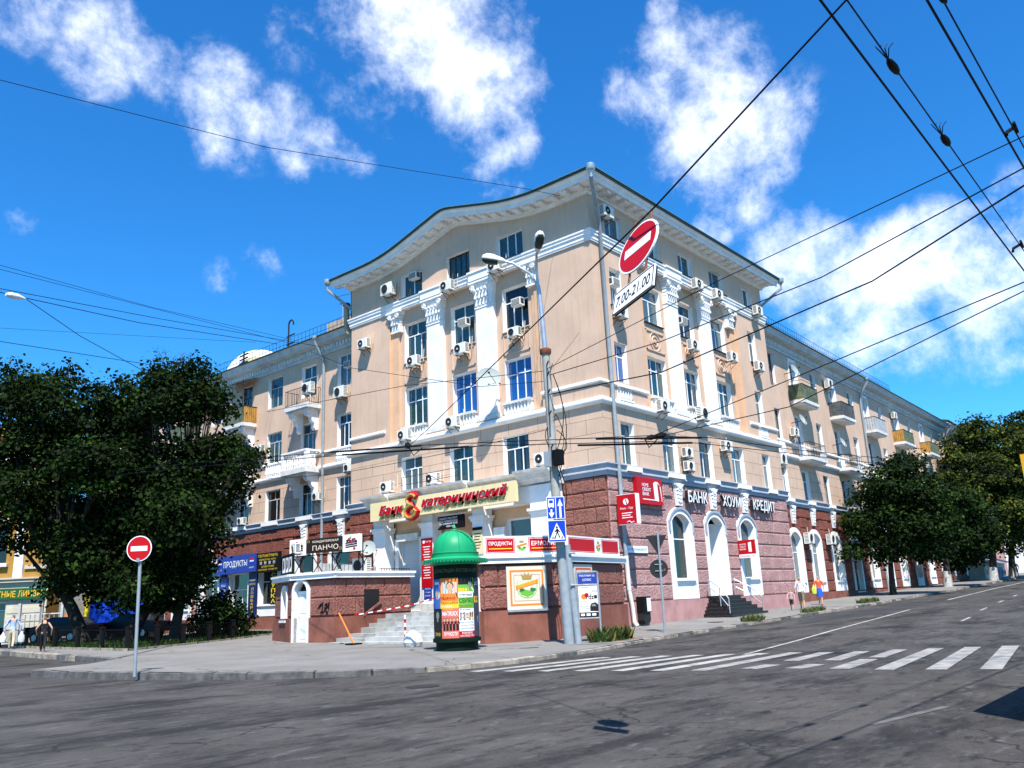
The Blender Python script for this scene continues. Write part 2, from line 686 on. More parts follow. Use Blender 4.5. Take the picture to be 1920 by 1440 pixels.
def arc_pts(u0, u1, zs, rise, n=8):
    """points of a segmental arch from (u1,zs) over to (u0,zs)"""
    w = (u1 - u0) / 2
    c = (u0 + u1) / 2
    if rise < 1e-3:
        return [(u1, zs), (u0, zs)]
    R = (w * w + rise * rise) / (2 * rise)
    zc = zs + rise - R
    a = math.asin(min(1, w / R))
    if rise > w:
        a = math.pi - a
    return [(c + R * math.sin(t), zc + R * math.cos(t)) for t in [a - 2 * a * i / n for i in range(n + 1)]]


def wall(mb, u0, u1, z0, z1, holes, m, mrev=None, depth=0.3, d=0.0, split=()):
    """flat wall with openings (a, b, c, e, rise) and their reveals"""
    mrev = mrev or WHITE
    us = sorted({u0, u1, *[x for h in holes for x in h[:2]]})
    zs = sorted({z0, z1, *split, *[x for h in holes for x in h[2:4]]})
    for a, b in zip(us, us[1:]):
        for c, e in zip(zs, zs[1:]):
            mu, mz = (a + b) / 2, (c + e) / 2
            if mu < u0 or mu > u1 or mz < z0 or mz > z1:
                continue
            if any(h[0] < mu < h[1] and h[2] < mz < h[3] for h in holes):
                continue
            mb.poly([(a, d, c), (b, d, c), (b, d, e), (a, d, e)], m)
    for h in holes:
        a, b, c, e = h[:4]
        rise = h[4] if len(h) > 4 else 0
        zsx = e - rise
        di = d - depth
        mb.poly([(a, d, c), (a, di, c), (a, di, zsx), (a, d, zsx)], mrev)
        mb.poly([(b, d, c), (b, di, c), (b, di, zsx), (b, d, zsx)], mrev)
        mb.poly([(a, d, c), (b, d, c), (b, di, c), (a, di, c)], mrev)
        ap = arc_pts(a, b, zsx, rise)
        for p, q in zip(ap, ap[1:]):
            mb.poly([(p[0], d, p[1]), (q[0], d, q[1]), (q[0], di, q[1]), (p[0], di, p[1])], mrev)
            if rise:
                mb.poly([(p[0], d, p[1]), (q[0], d, q[1]), (q[0], d, e), (p[0], d, e)], m)


def window(fr, parent, a, b, c, e, rise=0.0, d=-0.22, transom=0.68, low=3, up=2, fm=None, gm=None, cm=None, name='window'):
    """one window: frame bars (the window itself), pane, curtain and a dark room behind"""
    fm = fm or FRAME
    gm = gm or random.choice((GLASS, GLASS, TEALGL, TEALGL, PALEGL))
    w = MB(fr)
    t, bar = 0.07, 0.055
    zsx = e - rise
    apo = arc_pts(a, b, zsx, rise)
    api = arc_pts(a + t, b - t, zsx, max(rise - 0.02, 0)) if rise else [(b - t, e - t), (a + t, e - t)]
    if rise:
        api = [(p[0], p[1] - t * 0.6) for p in api]
    outer = [(a, c), *[(p[0], p[1]) for p in apo[::-1]], (b, c), (a, c)]
    inner = [(a + t, c + t), *[(p[0], p[1]) for p in api[::-1]], (b - t, c + t), (a + t, c + t)]
    w.ring(outer, inner, d - 0.06, d, fm)
    zt = c + (zsx - c) * transom
    if transom:
        w.box(a + t, b - t, d - 0.05, d - 0.003, zt - bar / 2, zt + bar / 2, fm)
    else:
        zt = zsx
    iw = b - a - 2 * t
    lows = low if isinstance(low, (list, tuple)) else [i / low for i in range(1, low)]
    ups = up if isinstance(up, (list, tuple)) else [i / up for i in range(1, up)]
    for x in lows:
        uu = a + t + iw * x
        w.box(uu - bar / 2, uu + bar / 2, d - 0.05, d - 0.006, c + t, zt - bar / 2, fm)
    for x in ups:
        uu = a + t + iw * x
        w.box(uu - bar / 2, uu + bar / 2, d - 0.05, d - 0.006, zt + bar / 2, e - t, fm)
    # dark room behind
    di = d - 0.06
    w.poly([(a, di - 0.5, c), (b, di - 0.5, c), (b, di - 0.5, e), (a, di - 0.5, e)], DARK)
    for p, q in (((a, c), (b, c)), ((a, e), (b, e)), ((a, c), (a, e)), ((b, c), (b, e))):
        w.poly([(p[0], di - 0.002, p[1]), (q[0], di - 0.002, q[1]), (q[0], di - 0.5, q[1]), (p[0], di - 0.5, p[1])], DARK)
    o = w.build(name, parent)
    g = MB(fr)
    g.poly([(a + t * 0.5, d - 0.03, c + t * 0.5), (b - t * 0.5, d - 0.03, c + t * 0.5)] +
           [(p[0] + (-t * 0.4 if p[0] > (a + b) / 2 else t * 0.4), d - 0.03, p[1] - 0.03) for p in apo], gm)
    po = g.build('pane', o)
    A_, B_ = Vector(fr(0, 0, 0)), Vector(fr(0, 1, 0))
    if po.data.polygons[0].normal.dot(B_ - A_) < 0:
        po.data.flip_normals()
    if cm:
        k = MB(fr)
        n = 14
        side = random.choice((0, 1, 2))
        spans = [(a + 0.04, a + (b - a) * random.uniform(0.25, 0.5)), (b - (b - a) * random.uniform(0.25, 0.5), b - 0.04)]
        spans = spans if side == 2 else [spans[side]]
        for p, q in spans:
            pts = [(p + (q - p) * i / n, d - 0.16 + 0.035 * math.sin(i * 1.9)) for i in range(n + 1)]
            for x, y in zip(pts, pts[1:]):
                k.poly([(x[0], x[1], c + 0.03), (y[0], y[1], c + 0.03), (y[0], y[1], e - rise * 0.6 - 0.03), (x[0], x[1], e - rise * 0.6 - 0.03)], cm)
        k.build('curtain', o)
    return o


def rnd_curtain(p=0.6):
    return random.choice((CURT, CURT2, CURTW, CURTG, CURT)) if random.random() < p + 0.2 else None


def rustic(mb, u0, u1, z0, z1, rows, skips, m, d0=0.0, d1=0.07, length=1.7, gap=0.025):
    """courses of rough raised blocks, leaving out the openings (a, b, c, e)"""
    h = (z1 - z0) / rows
    for r in range(rows):
        c, e = z0 + r * h + gap, z0 + (r + 1) * h - gap
        spans = [(u0, u1)]
        for a, b, zc, ze in skips:
            if ze <= c + 0.02 or zc >= e - 0.02:
                continue
            nx = []
            for s0, s1 in spans:
                if b <= s0 or a >= s1:
                    nx.append((s0, s1))
                else:
                    if a > s0:
                        nx.append((s0, a))
                    if b < s1:
                        nx.append((b, s1))
            spans = nx
        for s0, s1 in spans:
            L = s1 - s0
            if L < 0.12:
                continue
            k = max(1, round(L / length))
            cuts = [s0 + L * i / k for i in range(k + 1)]
            if k > 1 and r % 2:
                cuts = [s0] + [s0 + L * (i + 0.5) / k for i in range(k)] + [s1]
            for p, q in zip(cuts, cuts[1:]):
                mb.block(p + (0 if p == s0 else gap * 0.6), q - (0 if q == s1 else gap * 0.6), d0, d1, c, e, m, 0.045)


def architrave(mb, a, b, c, e, rise, w, d0, d1, m):
    """white surround of an arched opening, open at the bottom"""
    zsx = e - rise
    inn = arc_pts(a, b, zsx, rise)
    out = arc_pts(a - w, b + w, zsx, rise + w) if rise else [(b + w, e + w), (a - w, e + w)]
    inner = [(b, c)] + inn + [(a, c)]
    outer = [(b + w, c)] + out + [(a - w, c)]
    mb.ring(outer, inner, d0, d1, m)


def keystone(fr, parent, u, z0, z1, w=0.62, d=0.28):
    """tapered console block carved with a leaf"""
    k = MB(fr)
    k.prism([(u - w * 0.33, z0), (u + w * 0.33, z0), (u + w * 0.5, z1), (u - w * 0.5, z1)], 0.03, d * 0.6, WHITE)
    h = z1 - z0
    for i in range(5):
        zz = z0 + h * (0.12 + 0.17 * i)
        ww = w * (0.26 + 0.04 * i)
        for sgn in (-1, 1):
            k.prism([(u, zz), (u + sgn * ww, zz + h * 0.08), (u + sgn * ww * 0.8, zz + h * 0.2), (u, zz + h * 0.13)], d * 0.6, d * (0.75 + 0.05 * i), WHITE)
    k.disc(u, z1 - h * 0.12, w * 0.22, d * 0.6, d, WHITE, 10)
    k.box(u - w * 0.56, u + w * 0.56, 0.03, d * 0.9, z1 - 0.06, z1, WHITE)
    return k.build('keystone', parent)

# ------------------------------------------------------------------ ground
def sp(x):                                    # pavement height
    return x


def zs(x, y):
    """height of the pavement"""
    return (0.10 + 0.02 * max(0.0, x + 8) + 0.02 * min(max(y + 4.2, 0.0), 4.5) + 0.012 * min(max(0.0, y - 8), 60))


def zr(x, y):
    """height of the carriageway"""
    return 0.02 * max(0.0, x + 8) - 0.02 + 0.012 * min(max(0.0, y - 8), 60) * (1 if x < 0 else 0)


def nodes_of(m):
    m.use_nodes = True
    return m.node_tree.nodes, m.node_tree.links


def asphalt(name, c0, c1, tracks):
    m = bpy.data.materials.new(name)
    N, L = nodes_of(m)
    b = N['Principled BSDF']
    b.inputs['Roughness'].default_value = 0.9
    b.inputs['Specular IOR Level'].default_value = 0.15
    tc = N.new('ShaderNodeTexCoord')

    def noise(scale, det=8, sc=None, ro=0.65, rot=0):
        v = tc.outputs['Object']
        if sc:
            mp = N.new('ShaderNodeMapping')
            mp.inputs['Scale'].default_value = sc
            mp.inputs['Rotation'].default_value = (0, 0, rot)
            L.new(v, mp.inputs[0])
            v = mp.outputs[0]
        n = N.new('ShaderNodeTexNoise')
        n.inputs['Scale'].default_value = scale
        n.inputs['Detail'].default_value = det
        n.inputs['Roughness'].default_value = ro
        L.new(v, n.inputs['Vector'])
        return n.outputs['Fac']

    def rmp(f, lo, hi, a=0, bb=1):
        n = N.new('ShaderNodeMapRange')
        n.interpolation_type = 'SMOOTHSTEP'
        L.new(f, n.inputs[0])
        for i, x in enumerate((lo, hi, a, bb)):
            n.inputs[i + 1].default_value = x
        return n.outputs[0]

    def mix(fac, a, bb):
        n = N.new('ShaderNodeMix')
        n.data_type = 'RGBA'
        for i, x in ((0, fac), (6, a), (7, bb)):
            if hasattr(x, 'is_output'):
                L.new(x, n.inputs[i])
            else:
                n.inputs[i].default_value = (*x, 1) if i else x
        return n.outputs[2]
    cur = mix(rmp(noise(0.45), 0.32, 0.68), c0, c1)
    cur = mix(rmp(noise(28, 3), 0.35, 0.8, 0, 0.35), cur, tuple(x * 1.5 for x in c1))
    if tracks:
        # tyre-darkened lanes and oily smears drawn out along the traffic
        f1 = rmp(noise(0.8, 10, (0.30, 0.85, 1), 0.72, 0.09), 0.47, 0.62, 0, 0.74)
        cur = mix(f1, cur, (0.011, 0.011, 0.012))
        f2 = rmp(noise(3.6, 10, (0.45, 1.0, 1), 0.80, -0.35), 0.52, 0.64, 0, 0.80)
        cur = mix(f2, cur, (0.012, 0.012, 0.013))
        f3 = rmp(noise(3.0, 10, (0.5, 1.0, 1), 0.80, 0.5), 0.54, 0.68, 0, 0.55)
        cur = mix(f3, cur, (0.15, 0.15, 0.16))
    # hair cracks in the surface
    vo = N.new('ShaderNodeTexVoronoi')
    vo.feature = 'DISTANCE_TO_EDGE'
    vo.inputs['Scale'].default_value = 0.33
    dv = N.new('ShaderNodeVectorMath')
    dv.operation = 'ADD'
    L.new(tc.outputs['Object'], dv.inputs[0])
    nn = N.new('ShaderNodeTexNoise')
    nn.inputs['Scale'].default_value = 1.1
    nn.inputs['Detail'].default_value = 6
    L.new(tc.outputs['Object'], nn.inputs['Vector'])
    L.new(nn.outputs['Color'], dv.inputs[1])
    L.new(dv.outputs[0], vo.inputs['Vector'])
    ck = rmp(vo.outputs['Distance'], 0.004, 0.010, 1, 0)
    mk = N.new('ShaderNodeMath')
    mk.operation = 'MULTIPLY'
    L.new(ck, mk.inputs[0])
    L.new(rmp(noise(0.25, 3), 0.48, 0.60, 0, 0.75), mk.inputs[1])
    cur = mix(mk.outputs[0], cur, (0.010, 0.010, 0.010))
    L.new(cur, b.inputs['Base Color'])
    bp = N.new('ShaderNodeBump')
    bp.inputs['Strength'].default_value = 0.5
    bp.inputs['Distance'].default_value = 0.01
    L.new(noise(45, 3), bp.inputs['Height'])
    L.new(bp.outputs[0], b.inputs['Normal'])
    return m


ROAD = asphalt('worn_street_asphalt', (0.039, 0.0365, 0.034), (0.068, 0.064, 0.060), True)
PAVE = asphalt('pale_pavement_asphalt', (0.135, 0.130, 0.122), (0.185, 0.18, 0.172), False)
PAINT = mat('worn_road_paint', (0.30, 0.295, 0.275), 0.85, var=0.35, vscale=2.2, stain=((0.075, 0.075, 0.075), 4.2))
PAINT3 = mat('badly_worn_road_paint', (0.25, 0.245, 0.23), 0.85, var=0.3, vscale=2, stain=((0.06, 0.06, 0.06), 2.6))
PAINT2 = mat('faded_road_paint', (0.10, 0.10, 0.098), 0.85, var=0.35, vscale=3, stain=((0.06, 0.06, 0.06), 3.2))
KERBM = mat('old_kerb_stone', (0.30, 0.26, 0.21), 0.9, var=0.45, vscale=2.5, bump=0.6, bscale=9)
KERBD = mat('dark_kerb_stone', (0.12, 0.115, 0.11), 0.9, var=0.45, vscale=2.5, bump=0.6, bscale=9)
EARTH = mat('dry_earth', (0.20, 0.13, 0.075), 0.95, var=0.35, vscale=4, bump=0.5, bscale=12)

KERB = [(-15.0, 36), (-15.0, 28), (-15.6, 20), (-16.3, 11.2), (-18.0, 9.6), (-20.1, 8.8), (-20.0, 5.0), (-19.3, 1.0), (-18.7, -1.2), (-17.8, -2.8), (-16.9, -3.95), (-15.8, -4.75),
        (-14.6, -5.2), (-13.2, -5.4), (-11, -5.2), (-8.5, -4.85), (-4.8, -4.3), (3.7, -4.2), (19, -4.0), (45, -2.6), (75, -0.9), (140, 3.2)]


def grid_sheet(name, zf, x0, x1, y0, y1, m, xs, ys):
    mb = MB()
    X = [x0 + (x1 - x0) * i / xs for i in range(xs + 1)]
    Y = [y0 + (y1 - y0) * i / ys for i in range(ys + 1)]
    ids = [[mb.pv((x, y, zf(x, y))) for y in Y] for x in X]
    mb._m(m)
    for i in range(xs):
        for j in range(ys):
            mb.f.append([ids[i][j], ids[i + 1][j], ids[i + 1][j + 1], ids[i][j + 1]])
            mb.mi.append(0)
    o = mb.build(name)
    return tag(o, None or 'ground', None, kind='structure')


o = grid_sheet('ground', lambda x, y: zr(x, y) - 1.2, -600, 900, -600, 900, mat('far_ground', (0.12, 0.12, 0.11), 0.9, var=0.2), 30, 30)
o['label'] = 'grey town ground stretching to the horizon'
o = grid_sheet('road', zr, -60, 152, -34, 62, ROAD, 53, 24)
o['label'] = 'worn grey asphalt carriageway of the sloping street'


def dense(path, step):
    out = []
    for a, b in zip(path, path[1:]):
        n = max(1, int(math.hypot(b[0] - a[0], b[1] - a[1]) / step))
        out += [(a[0] + (b[0] - a[0]) * i / n, a[1] + (b[1] - a[1]) * i / n) for i in range(n)]
    return out + [path[-1]]


# pavement: from the kerb back under the buildings
kd = dense(KERB, 2.0)
mb = MB()
mb._m(PAVE)
for (p, q) in zip(kd, kd[1:]):
    # rows reach from the kerb line towards the building block
    def back(pt):
        if pt[0] < -8:
            t = (2.5, 34.0) if pt[1] > 9 else (-2.0, 14.0)
            return t
        return (pt[0] + 1.0, pt[1] + 9)
    A, B = back(p), back(q)
    for i in range(5):
        f0, f1 = i / 5, (i + 1) / 5
        P = [(p[0] + (A[0] - p[0]) * f0, p[1] + (A[1] - p[1]) * f0), (q[0] + (B[0] - q[0]) * f0, q[1] + (B[1] - q[1]) * f0),
             (q[0] + (B[0] - q[0]) * f1, q[1] + (B[1] - q[1]) * f1), (p[0] + (A[0] - p[0]) * f1, p[1] + (A[1] - p[1]) * f1)]
        if max(math.hypot(P[0][0] - P[1][0], P[0][1] - P[1][1]), math.hypot(P[2][0] - P[3][0], P[2][1] - P[3][1])) < 1e-3:
            continue
        mb.poly([(x, y, zs(x, y)) for x, y in P], PAVE)
o = mb.build('pavement')
tag(o, 'pale asphalt pavement round the corner building', None, kind='structure')

# kerb stones along the street edge (laid as one low border)
mb = MB()
kp = [p for p in dense(KERB, 1.1) if not (p[0] < -16.3 and 9.0 < p[1] < 12)]
for p, q in zip(kp, kp[1:]):
    if math.hypot(p[0] - q[0], p[1] - q[1]) > 2.6:
        continue
    fr = segframe(p, q)
    L = math.hypot(q[0] - p[0], q[1] - p[1])
    z1 = zs(*p) + random.uniform(-0.012, 0.02)
    mm = random.choice((KERBM, KERBM, KERBD)) if p[0] > -16 else KERBD
    base = len(mb.v)
    mb2 = MB(fr)
    w = random.uniform(-0.02, 0.02)
    mb2.block(0.01, L - 0.01, -0.16, 0.06 + w, zr(*p) - 0.05, z1, mm, 0.02)
    mb.v += mb2.v
    k = mb._m(mm)
    for f in mb2.f:
        mb.f.append([base + i for i in f])
        mb.mi.append(k)
o = mb.build('kerb')
tag(o, 'weathered kerb stones edging the pavement', None, kind='structure')

# pavement strip of pale asphalt patch + road paint
mb = MB()


def strip(pts, w, dz=0.006, pm=None):
    for p, q in zip(pts, pts[1:]):
        dx, dy = q[0] - p[0], q[1] - p[1]
        L = math.hypot(dx, dy)
        nx, ny = -dy / L * w / 2, dx / L * w / 2
        k = max(1, int(L / 3.9))
        for i in range(k):
            a, b = i / k, (i + 1) / k
            P = [(p[0] + dx * a + nx, p[1] + dy * a + ny), (p[0] + dx * b + nx, p[1] + dy * b + ny),
                 (p[0] + dx * b - nx, p[1] + dy * b - ny), (p[0] + dx * a - nx, p[1] + dy * a - ny)]
            mb.poly([(x, y, zr(x, y) + dz) for x, y in P], pm or PAINT)


ys = [-6.05 - 0.92 * i for i in range(13)]
for i, y in enumerate(ys):
    xa = -15.4 + i * 0.22
    xb = xa + 4.7 + i * 0.13
    yb = y - 0.75 + i * 0.135
    if i in (7, 8):
        strip([(xa + 0.4, y + 0.02), (xa + 1.5, y - 0.05)], 0.40, 0.006, PAINT3)
        strip([(xa + 2.6, y - 0.15 + i * .02), (xb - 0.2, yb)], 0.38, 0.006, PAINT3)
    elif i == 9:
        strip([(xa + 0.3, y), (xa + 2.8, (y + yb) / 2)], 0.40, 0.006, PAINT3)
        strip([(xa + 3.3, (y + yb) / 2), (xb, yb)], 0.36, 0.006, PAINT3)
    else:
        strip([(xa, y), (xb, yb)], 0.38, 0.006, PAINT3 if i > 5 else None)
o = mb.build('crossing_stripes')
tag(o, 'white zebra crossing stripes worn on the carriageway', None, kind='structure')
mb = MB()
strip([(-9.4, -10.4), (0, -9.3), (14.0, -7.9)], 0.13)
strip([(25, -6.9), (45, -5.3), (80, -3.2)], 0.18)
for x, y in ((4.0, -12.6), (11.5, -11.6), (19, -10.8), (27, -10.0)):
    strip([(x, y), (x + 2.4, y + 0.25)], 0.12)
strip([(-20.4, -17.4), (-18.4, -17.75)], 0.12, 0.006, PAINT2)
o = mb.build('lane_lines')
tag(o, 'white lane lines painted along the street', None, kind='structure')

# dark resurfaced patch on the carriageway
mb = MB()
PATCH = asphalt('dark_asphalt_patch', (0.030, 0.030, 0.032), (0.045, 0.045, 0.048), False)
for i in range(10):
    a, b = i / 10, (i + 1) / 10
    xa, xb = 4 + 22 * a, 4 + 22 * b
    wa, wb = 2.4 * math.sin(math.pi * min(1, a + 0.08)), 2.4 * math.sin(math.pi * min(1, b + 0.08))
    mb.poly([(x, y, zr(x, y) + 0.004) for x, y in ((xa, -6.4 - wa / 2), (xb, -6.4 - wb / 2 + 0.2), (xb, -6.4 + wb / 2 + 0.2), (xa, -6.4 + wa / 2))], PATCH)
o = mb.build('asphalt_patch')
tag(o, 'dark resurfaced patch in the carriageway', None, kind='structure')

# iron covers let into the pavement and carriageway
for lb, x, y, road in (('round iron cover in the pavement before the lamp post', -9.1, -2.6, False), ('flat iron cover in the pavement before the bank steps', 3.9, -2.6, False), ('round iron cover in the dark carriageway left of the crossing', -18.6, -7.6, True)):
    w = MB()
    z = (zr if road else zs)(x, y)
    w.lathe((x, y), [(0.36, z), (0.36, z + 0.012), (0.30, z + 0.014), (0.02, z + 0.013)], 24, IRON)
    o = w.build('manhole_cover', None, (x, y, z))
    tag(o, lb, 'manhole cover', 'iron covers in the ground')

# ------------------------------------------------------------------ corner building
B = thing('corner_building', 'five storey peach corner building with white pilasters and a curved gable cornice', 'building', (0, 0, 0))
RL, LL = 19.35, 18.1
R2 = [(1.45, 2.57), (5.14, 6.62), (8.90, 10.39), (12.66, 14.2), (16.68, 17.75)]
R3 = [(1.43, 2.47), (4.87, 6.66), (8.62, 10.25), (12.37, 14.07), (16.73, 17.72)]
R5 = [(1.41, 2.90), (4.95, 6.45), (8.62, 10.2), (12.25, 13.95), (16.6, 17.8)]
L2 = [(4.43, 6.11), (8.19, 9.86), (11.99, 13.66)]
L3 = [(4.25, 6.0), (8.03, 9.78), (11.79, 13.59)]
L5 = [(4.19, 6.02), (7.99, 9.73), (11.75, 13.5)]
RR, LR = (4.1, 15.2), (3.4, 14.6)      # recessed middle bays
ZR0, ZR1, REC = 10.75, 18.42, -0.28


def ped(y):
    """height of the gutter above the left facade: level ends, a swept-up gable between"""
    t = abs(y - 9.0)
    if t > 6.98:
        return 21.42
    if t > 3.4:
        return 21.42 + 0.469 * ((6.98 - t) / 3.58) ** 2
    if t < 0.5:
        return 21.42 + 1.36 - 0.262 * (t * t + 0.25)
    return 21.42 + 1.36 - 0.262 * t


A1 = [(5.2, 6.9, 2.35, 5.52, 0.38), (12.55, 14.2, 2.35, 5.52, 0.38)]
ADOOR = (8.85, 10.45, 1.5, 5.52, 0.38)
w = MB(FR)
wall(w, 0, RL, 1.34, 7.0, [*A1, ADOOR], MAUVE, WHITE, 0.32)
rustic(w, 0.0, RL, 1.42, 7.0, 8, [(4.8, 7.3, 0, 5.95), (8.5, 10.8, 0, 5.95), (12.2, 14.6, 0, 5.95),
                                 (5.6, 6.45, 5.8, 7.1), (9.2, 10.1, 5.8, 7.1), (13.0, 13.85, 5.8, 7.1)], MAUVE)
w.box(-0.16, 8.4, 0, 0.16, -0.3, 1.40, MAUVE_S)
w.box(10.9, RL, 0, 0.16, -0.3, 1.40, MAUVE_S)
w.box(8.4, 10.9, -0.3, 0.10, -0.3, 1.48, MAUVE_S)
w.build('rusticated_wall', B)
w = MB(FL)
wall(w, 0, 2.6, 1.34, 7.0, [], RED)
rustic(w, 0.07, 2.6, 1.42, 7.0, 8, [], REDW, length=1.3)
w.box(0.0, 2.6, 0, 0.16, -0.3, 1.40, RED_S)
w.build('rusticated_wall', B)
w = MB(FL)
wall(w, 14.9, LL, 1.34, 7.0, [], RED)
rustic(w, 14.9, LL, 1.42, 7.0, 8, [], RED, length=1.3)
w.build('rusticated_wall', B)

w = MB(FR)
wall(w, 0, RL, 7.0, 10.35, [(a, b, 7.62, 9.66) for a, b in R2], PEACH2)
wall(w, 0, RR[0], 10.35, ZR1, [(1.43, 2.47, 11.6, 13.58), (1.48, 2.5, 15.5, 17.45)], PEACH)
wall(w, RR[1], RL, 10.35, ZR1, [(16.73, 17.72, 11.6, 13.58), (16.66, 17.7, 15.5, 17.45)], PEACH)
wall(w, RR[0], RR[1], 10.35, ZR0, [], PEACH)
wall(w, RR[0], RR[1], ZR0, ZR1, [(a, b, c, e) for a, b in R3[1:4] for c, e in ((11.55, 13.6), (15.45, 17.48))], PEACH, d=REC)
wall(w, 0, RL, ZR1, 21.0, [(a, b, 19.05, 20.45) for a, b in R5], PEACH)
for u in RR:
    w.poly([(u, 0, ZR0), (u, REC, ZR0), (u, REC, ZR1), (u, 0, ZR1)], ORANGE)
for z in (ZR0, ZR1):
    w.poly([(RR[0], 0, z), (RR[1], 0, z), (RR[1], REC, z), (RR[0], REC, z)], WHITE)
w.build('wall', B)
w = MB(frame((RL, 0), 90))
wall(w, 0, 14, 0, 21.0, [], PEACH)
w.build('end_wall', B)
w = MB(FL)
wall(w, 0, LL, 7.0, 10.35, [(a, b, 7.6, 9.68) for a, b in L2], PEACH2)
wall(w, 0, LR[0], 10.35, ZR1, [], PEACH)
wall(w, LR[1], LL, 10.35, ZR1, [], PEACH)
wall(w, LR[0], LR[1], 10.35, ZR0, [], PEACH)
wall(w, LR[0], LR[1], ZR0, ZR1, [(a, b, c, e) for a, b in L3 for c, e in ((11.4, 13.68), (15.2, 17.57))], PEACH, d=REC)
wall(w, 0, LL, ZR1, 20.86, [(a, b, 19.0, 20.5) for a, b in L5], PEACH)
NP = 36
for i in range(NP):
    y0, y1 = LL * i / NP, LL * (i + 1) / NP
    w.poly([(y0, 0, 20.86), (y1, 0, 20.86), (y1, 0, ped(y1) - 0.5), (y0, 0, ped(y0) - 0.5)], PEACH)
for u in LR:
    w.poly([(u, 0, ZR0), (u, REC, ZR0), (u, REC, ZR1), (u, 0, ZR1)], ORANGE)
for z in (ZR0, ZR1):
    w.poly([(LR[0], 0, z), (LR[1], 0, z), (LR[1], REC, z), (LR[0], REC, z)], WHITE)
w.build('wall', B)
# back walls close the block
w = MB()
w.poly([(0, LL, 0), (14, LL, 0), (14, LL, 21), (0, LL, 21)], PEACH)
w.poly([(14, LL, 0), (14, 14, 0), (14, 14, 21), (14, LL, 21)], PEACH)
w.poly([(14, 14, 0), (RL, 14, 0), (RL, 14, 21), (14, 14, 21)], PEACH)
w.build('rear_wall', B)

# apricot strips beside the recessed bays
w = MB(FR)
w.box(14.55, 15.19, REC + 0.001, -0.14, ZR0, ZR1, ORANGE)
w.box(4.11, 4.6, REC + 0.001, -0.14, ZR0, ZR1, ORANGE)
w.each('strip_pilaster', B)
w = MB(FL)
w.box(13.95, 14.59, REC + 0.001, -0.14, ZR0, ZR1, ORANGE)
w.box(3.41, 3.75, REC + 0.001, -0.14, ZR0, ZR1, ORANGE)
w.box(3.75, 3.95, REC + 0.001, -0.2, ZR0, ZR1, ORANGE)
w.each('strip_pilaster', B)


def leaf_capital(c, u0, u1, d0, d1, z0, z1, small=False):
    """Corinthian capital: flared bell, leaves, volutes and a stepped abacus"""
    w = u1 - u0
    h = z1 - z0
    for i in range(6):                       # flaring bell
        a, b = i / 6, (i + 1) / 6
        fl = 0.16 * (a * a)
        c.box(u0 - fl, u1 + fl, d0, d1 + fl, z0 + h * 0.82 * a, z0 + h * 0.82 * b - 0.001, WHITE)
    n = 3 if small else 5
    for row in range(2):
        for i in range(n):
            uu = u0 + w * (i + 0.5 + 0.5 * (row - 0.5) * 0) / n
            zz = z0 + h * (0.03 + 0.30 * row)
            ww = w / n * 0.42
            c.prism([(uu - ww * 0.7, zz), (uu + ww * 0.7, zz), (uu + ww, zz + h * 0.18), (uu + ww * 0.3, zz + h * 0.34),
                     (uu - ww * 0.3, zz + h * 0.34), (uu - ww, zz + h * 0.18)], d1, d1 + 0.05 + 0.06 * row, WHITE)
            c.box(uu - ww * 0.5, uu + ww * 0.5, d1, d1 + 0.16 + 0.06 * row, zz + h * 0.27, zz + h * 0.36, WHITE)
    for uu in (u0 + 0.02, u1 - 0.02):
        pts = [(uu + 0.17 * (1 - t / 14) * math.cos(t * 0.75), d1 + 0.22, z0 + h * 0.72 + 0.17 * (1 - t / 14) * math.sin(t * 0.75)) for t in range(13)]
        c.tube(pts, 0.045, 6, WHITE)
        c.box(uu - 0.1, uu + 0.1, d1, d1 + 0.24, z0 + h * 0.62, z0 + h * 0.74, WHITE)
    c.box(u0 - 0.2, u1 + 0.2, d0, d1 + 0.2, z1 - h * 0.18, z1 - h * 0.09, WHITE)
    c.box(u0 - 0.26, u1 + 0.26, d0, d1 + 0.27, z1 - h * 0.09, z1, WHITE)


for fr, spans in ((FR, ((7.0, 8.15), (10.75, 11.9))), (FL, ((6.45, 7.72), (10.25, 11.5)))):
    for a, b in spans:
        p = MB(fr)
        p.box(a, b, REC, -0.06, 11.05, 16.98, WHITE)
        p.box(a - 0.1, b + 0.1, REC, 0.02, ZR0, 10.93, WHITE_OLD)
        p.box(a - 0.06, b + 0.06, REC, -0.02, 10.93, 11.05, WHITE_OLD)
        p.box(a - 0.03, b + 0.03, REC, -0.03, 16.9, 17.0, WHITE)
        po = p.build('pilaster', B)
        c = MB(fr)
        leaf_capital(c, a, b, REC, -0.05, 17.0, 18.41)
        c.build('capital', po)
for fr, a, b in ((FR, 14.2, 14.95), (FL, 13.75, 14.45), (FL, 3.5, 4.1)):
    c = MB(fr)
    leaf_capital(c, a, b, REC, -0.06, 17.25, 18.41, True)
    c.box(a - 0.05, b + 0.05, REC, -0.02, 17.15, 17.25, WHITE)
    c.build('corbel_capital', B)

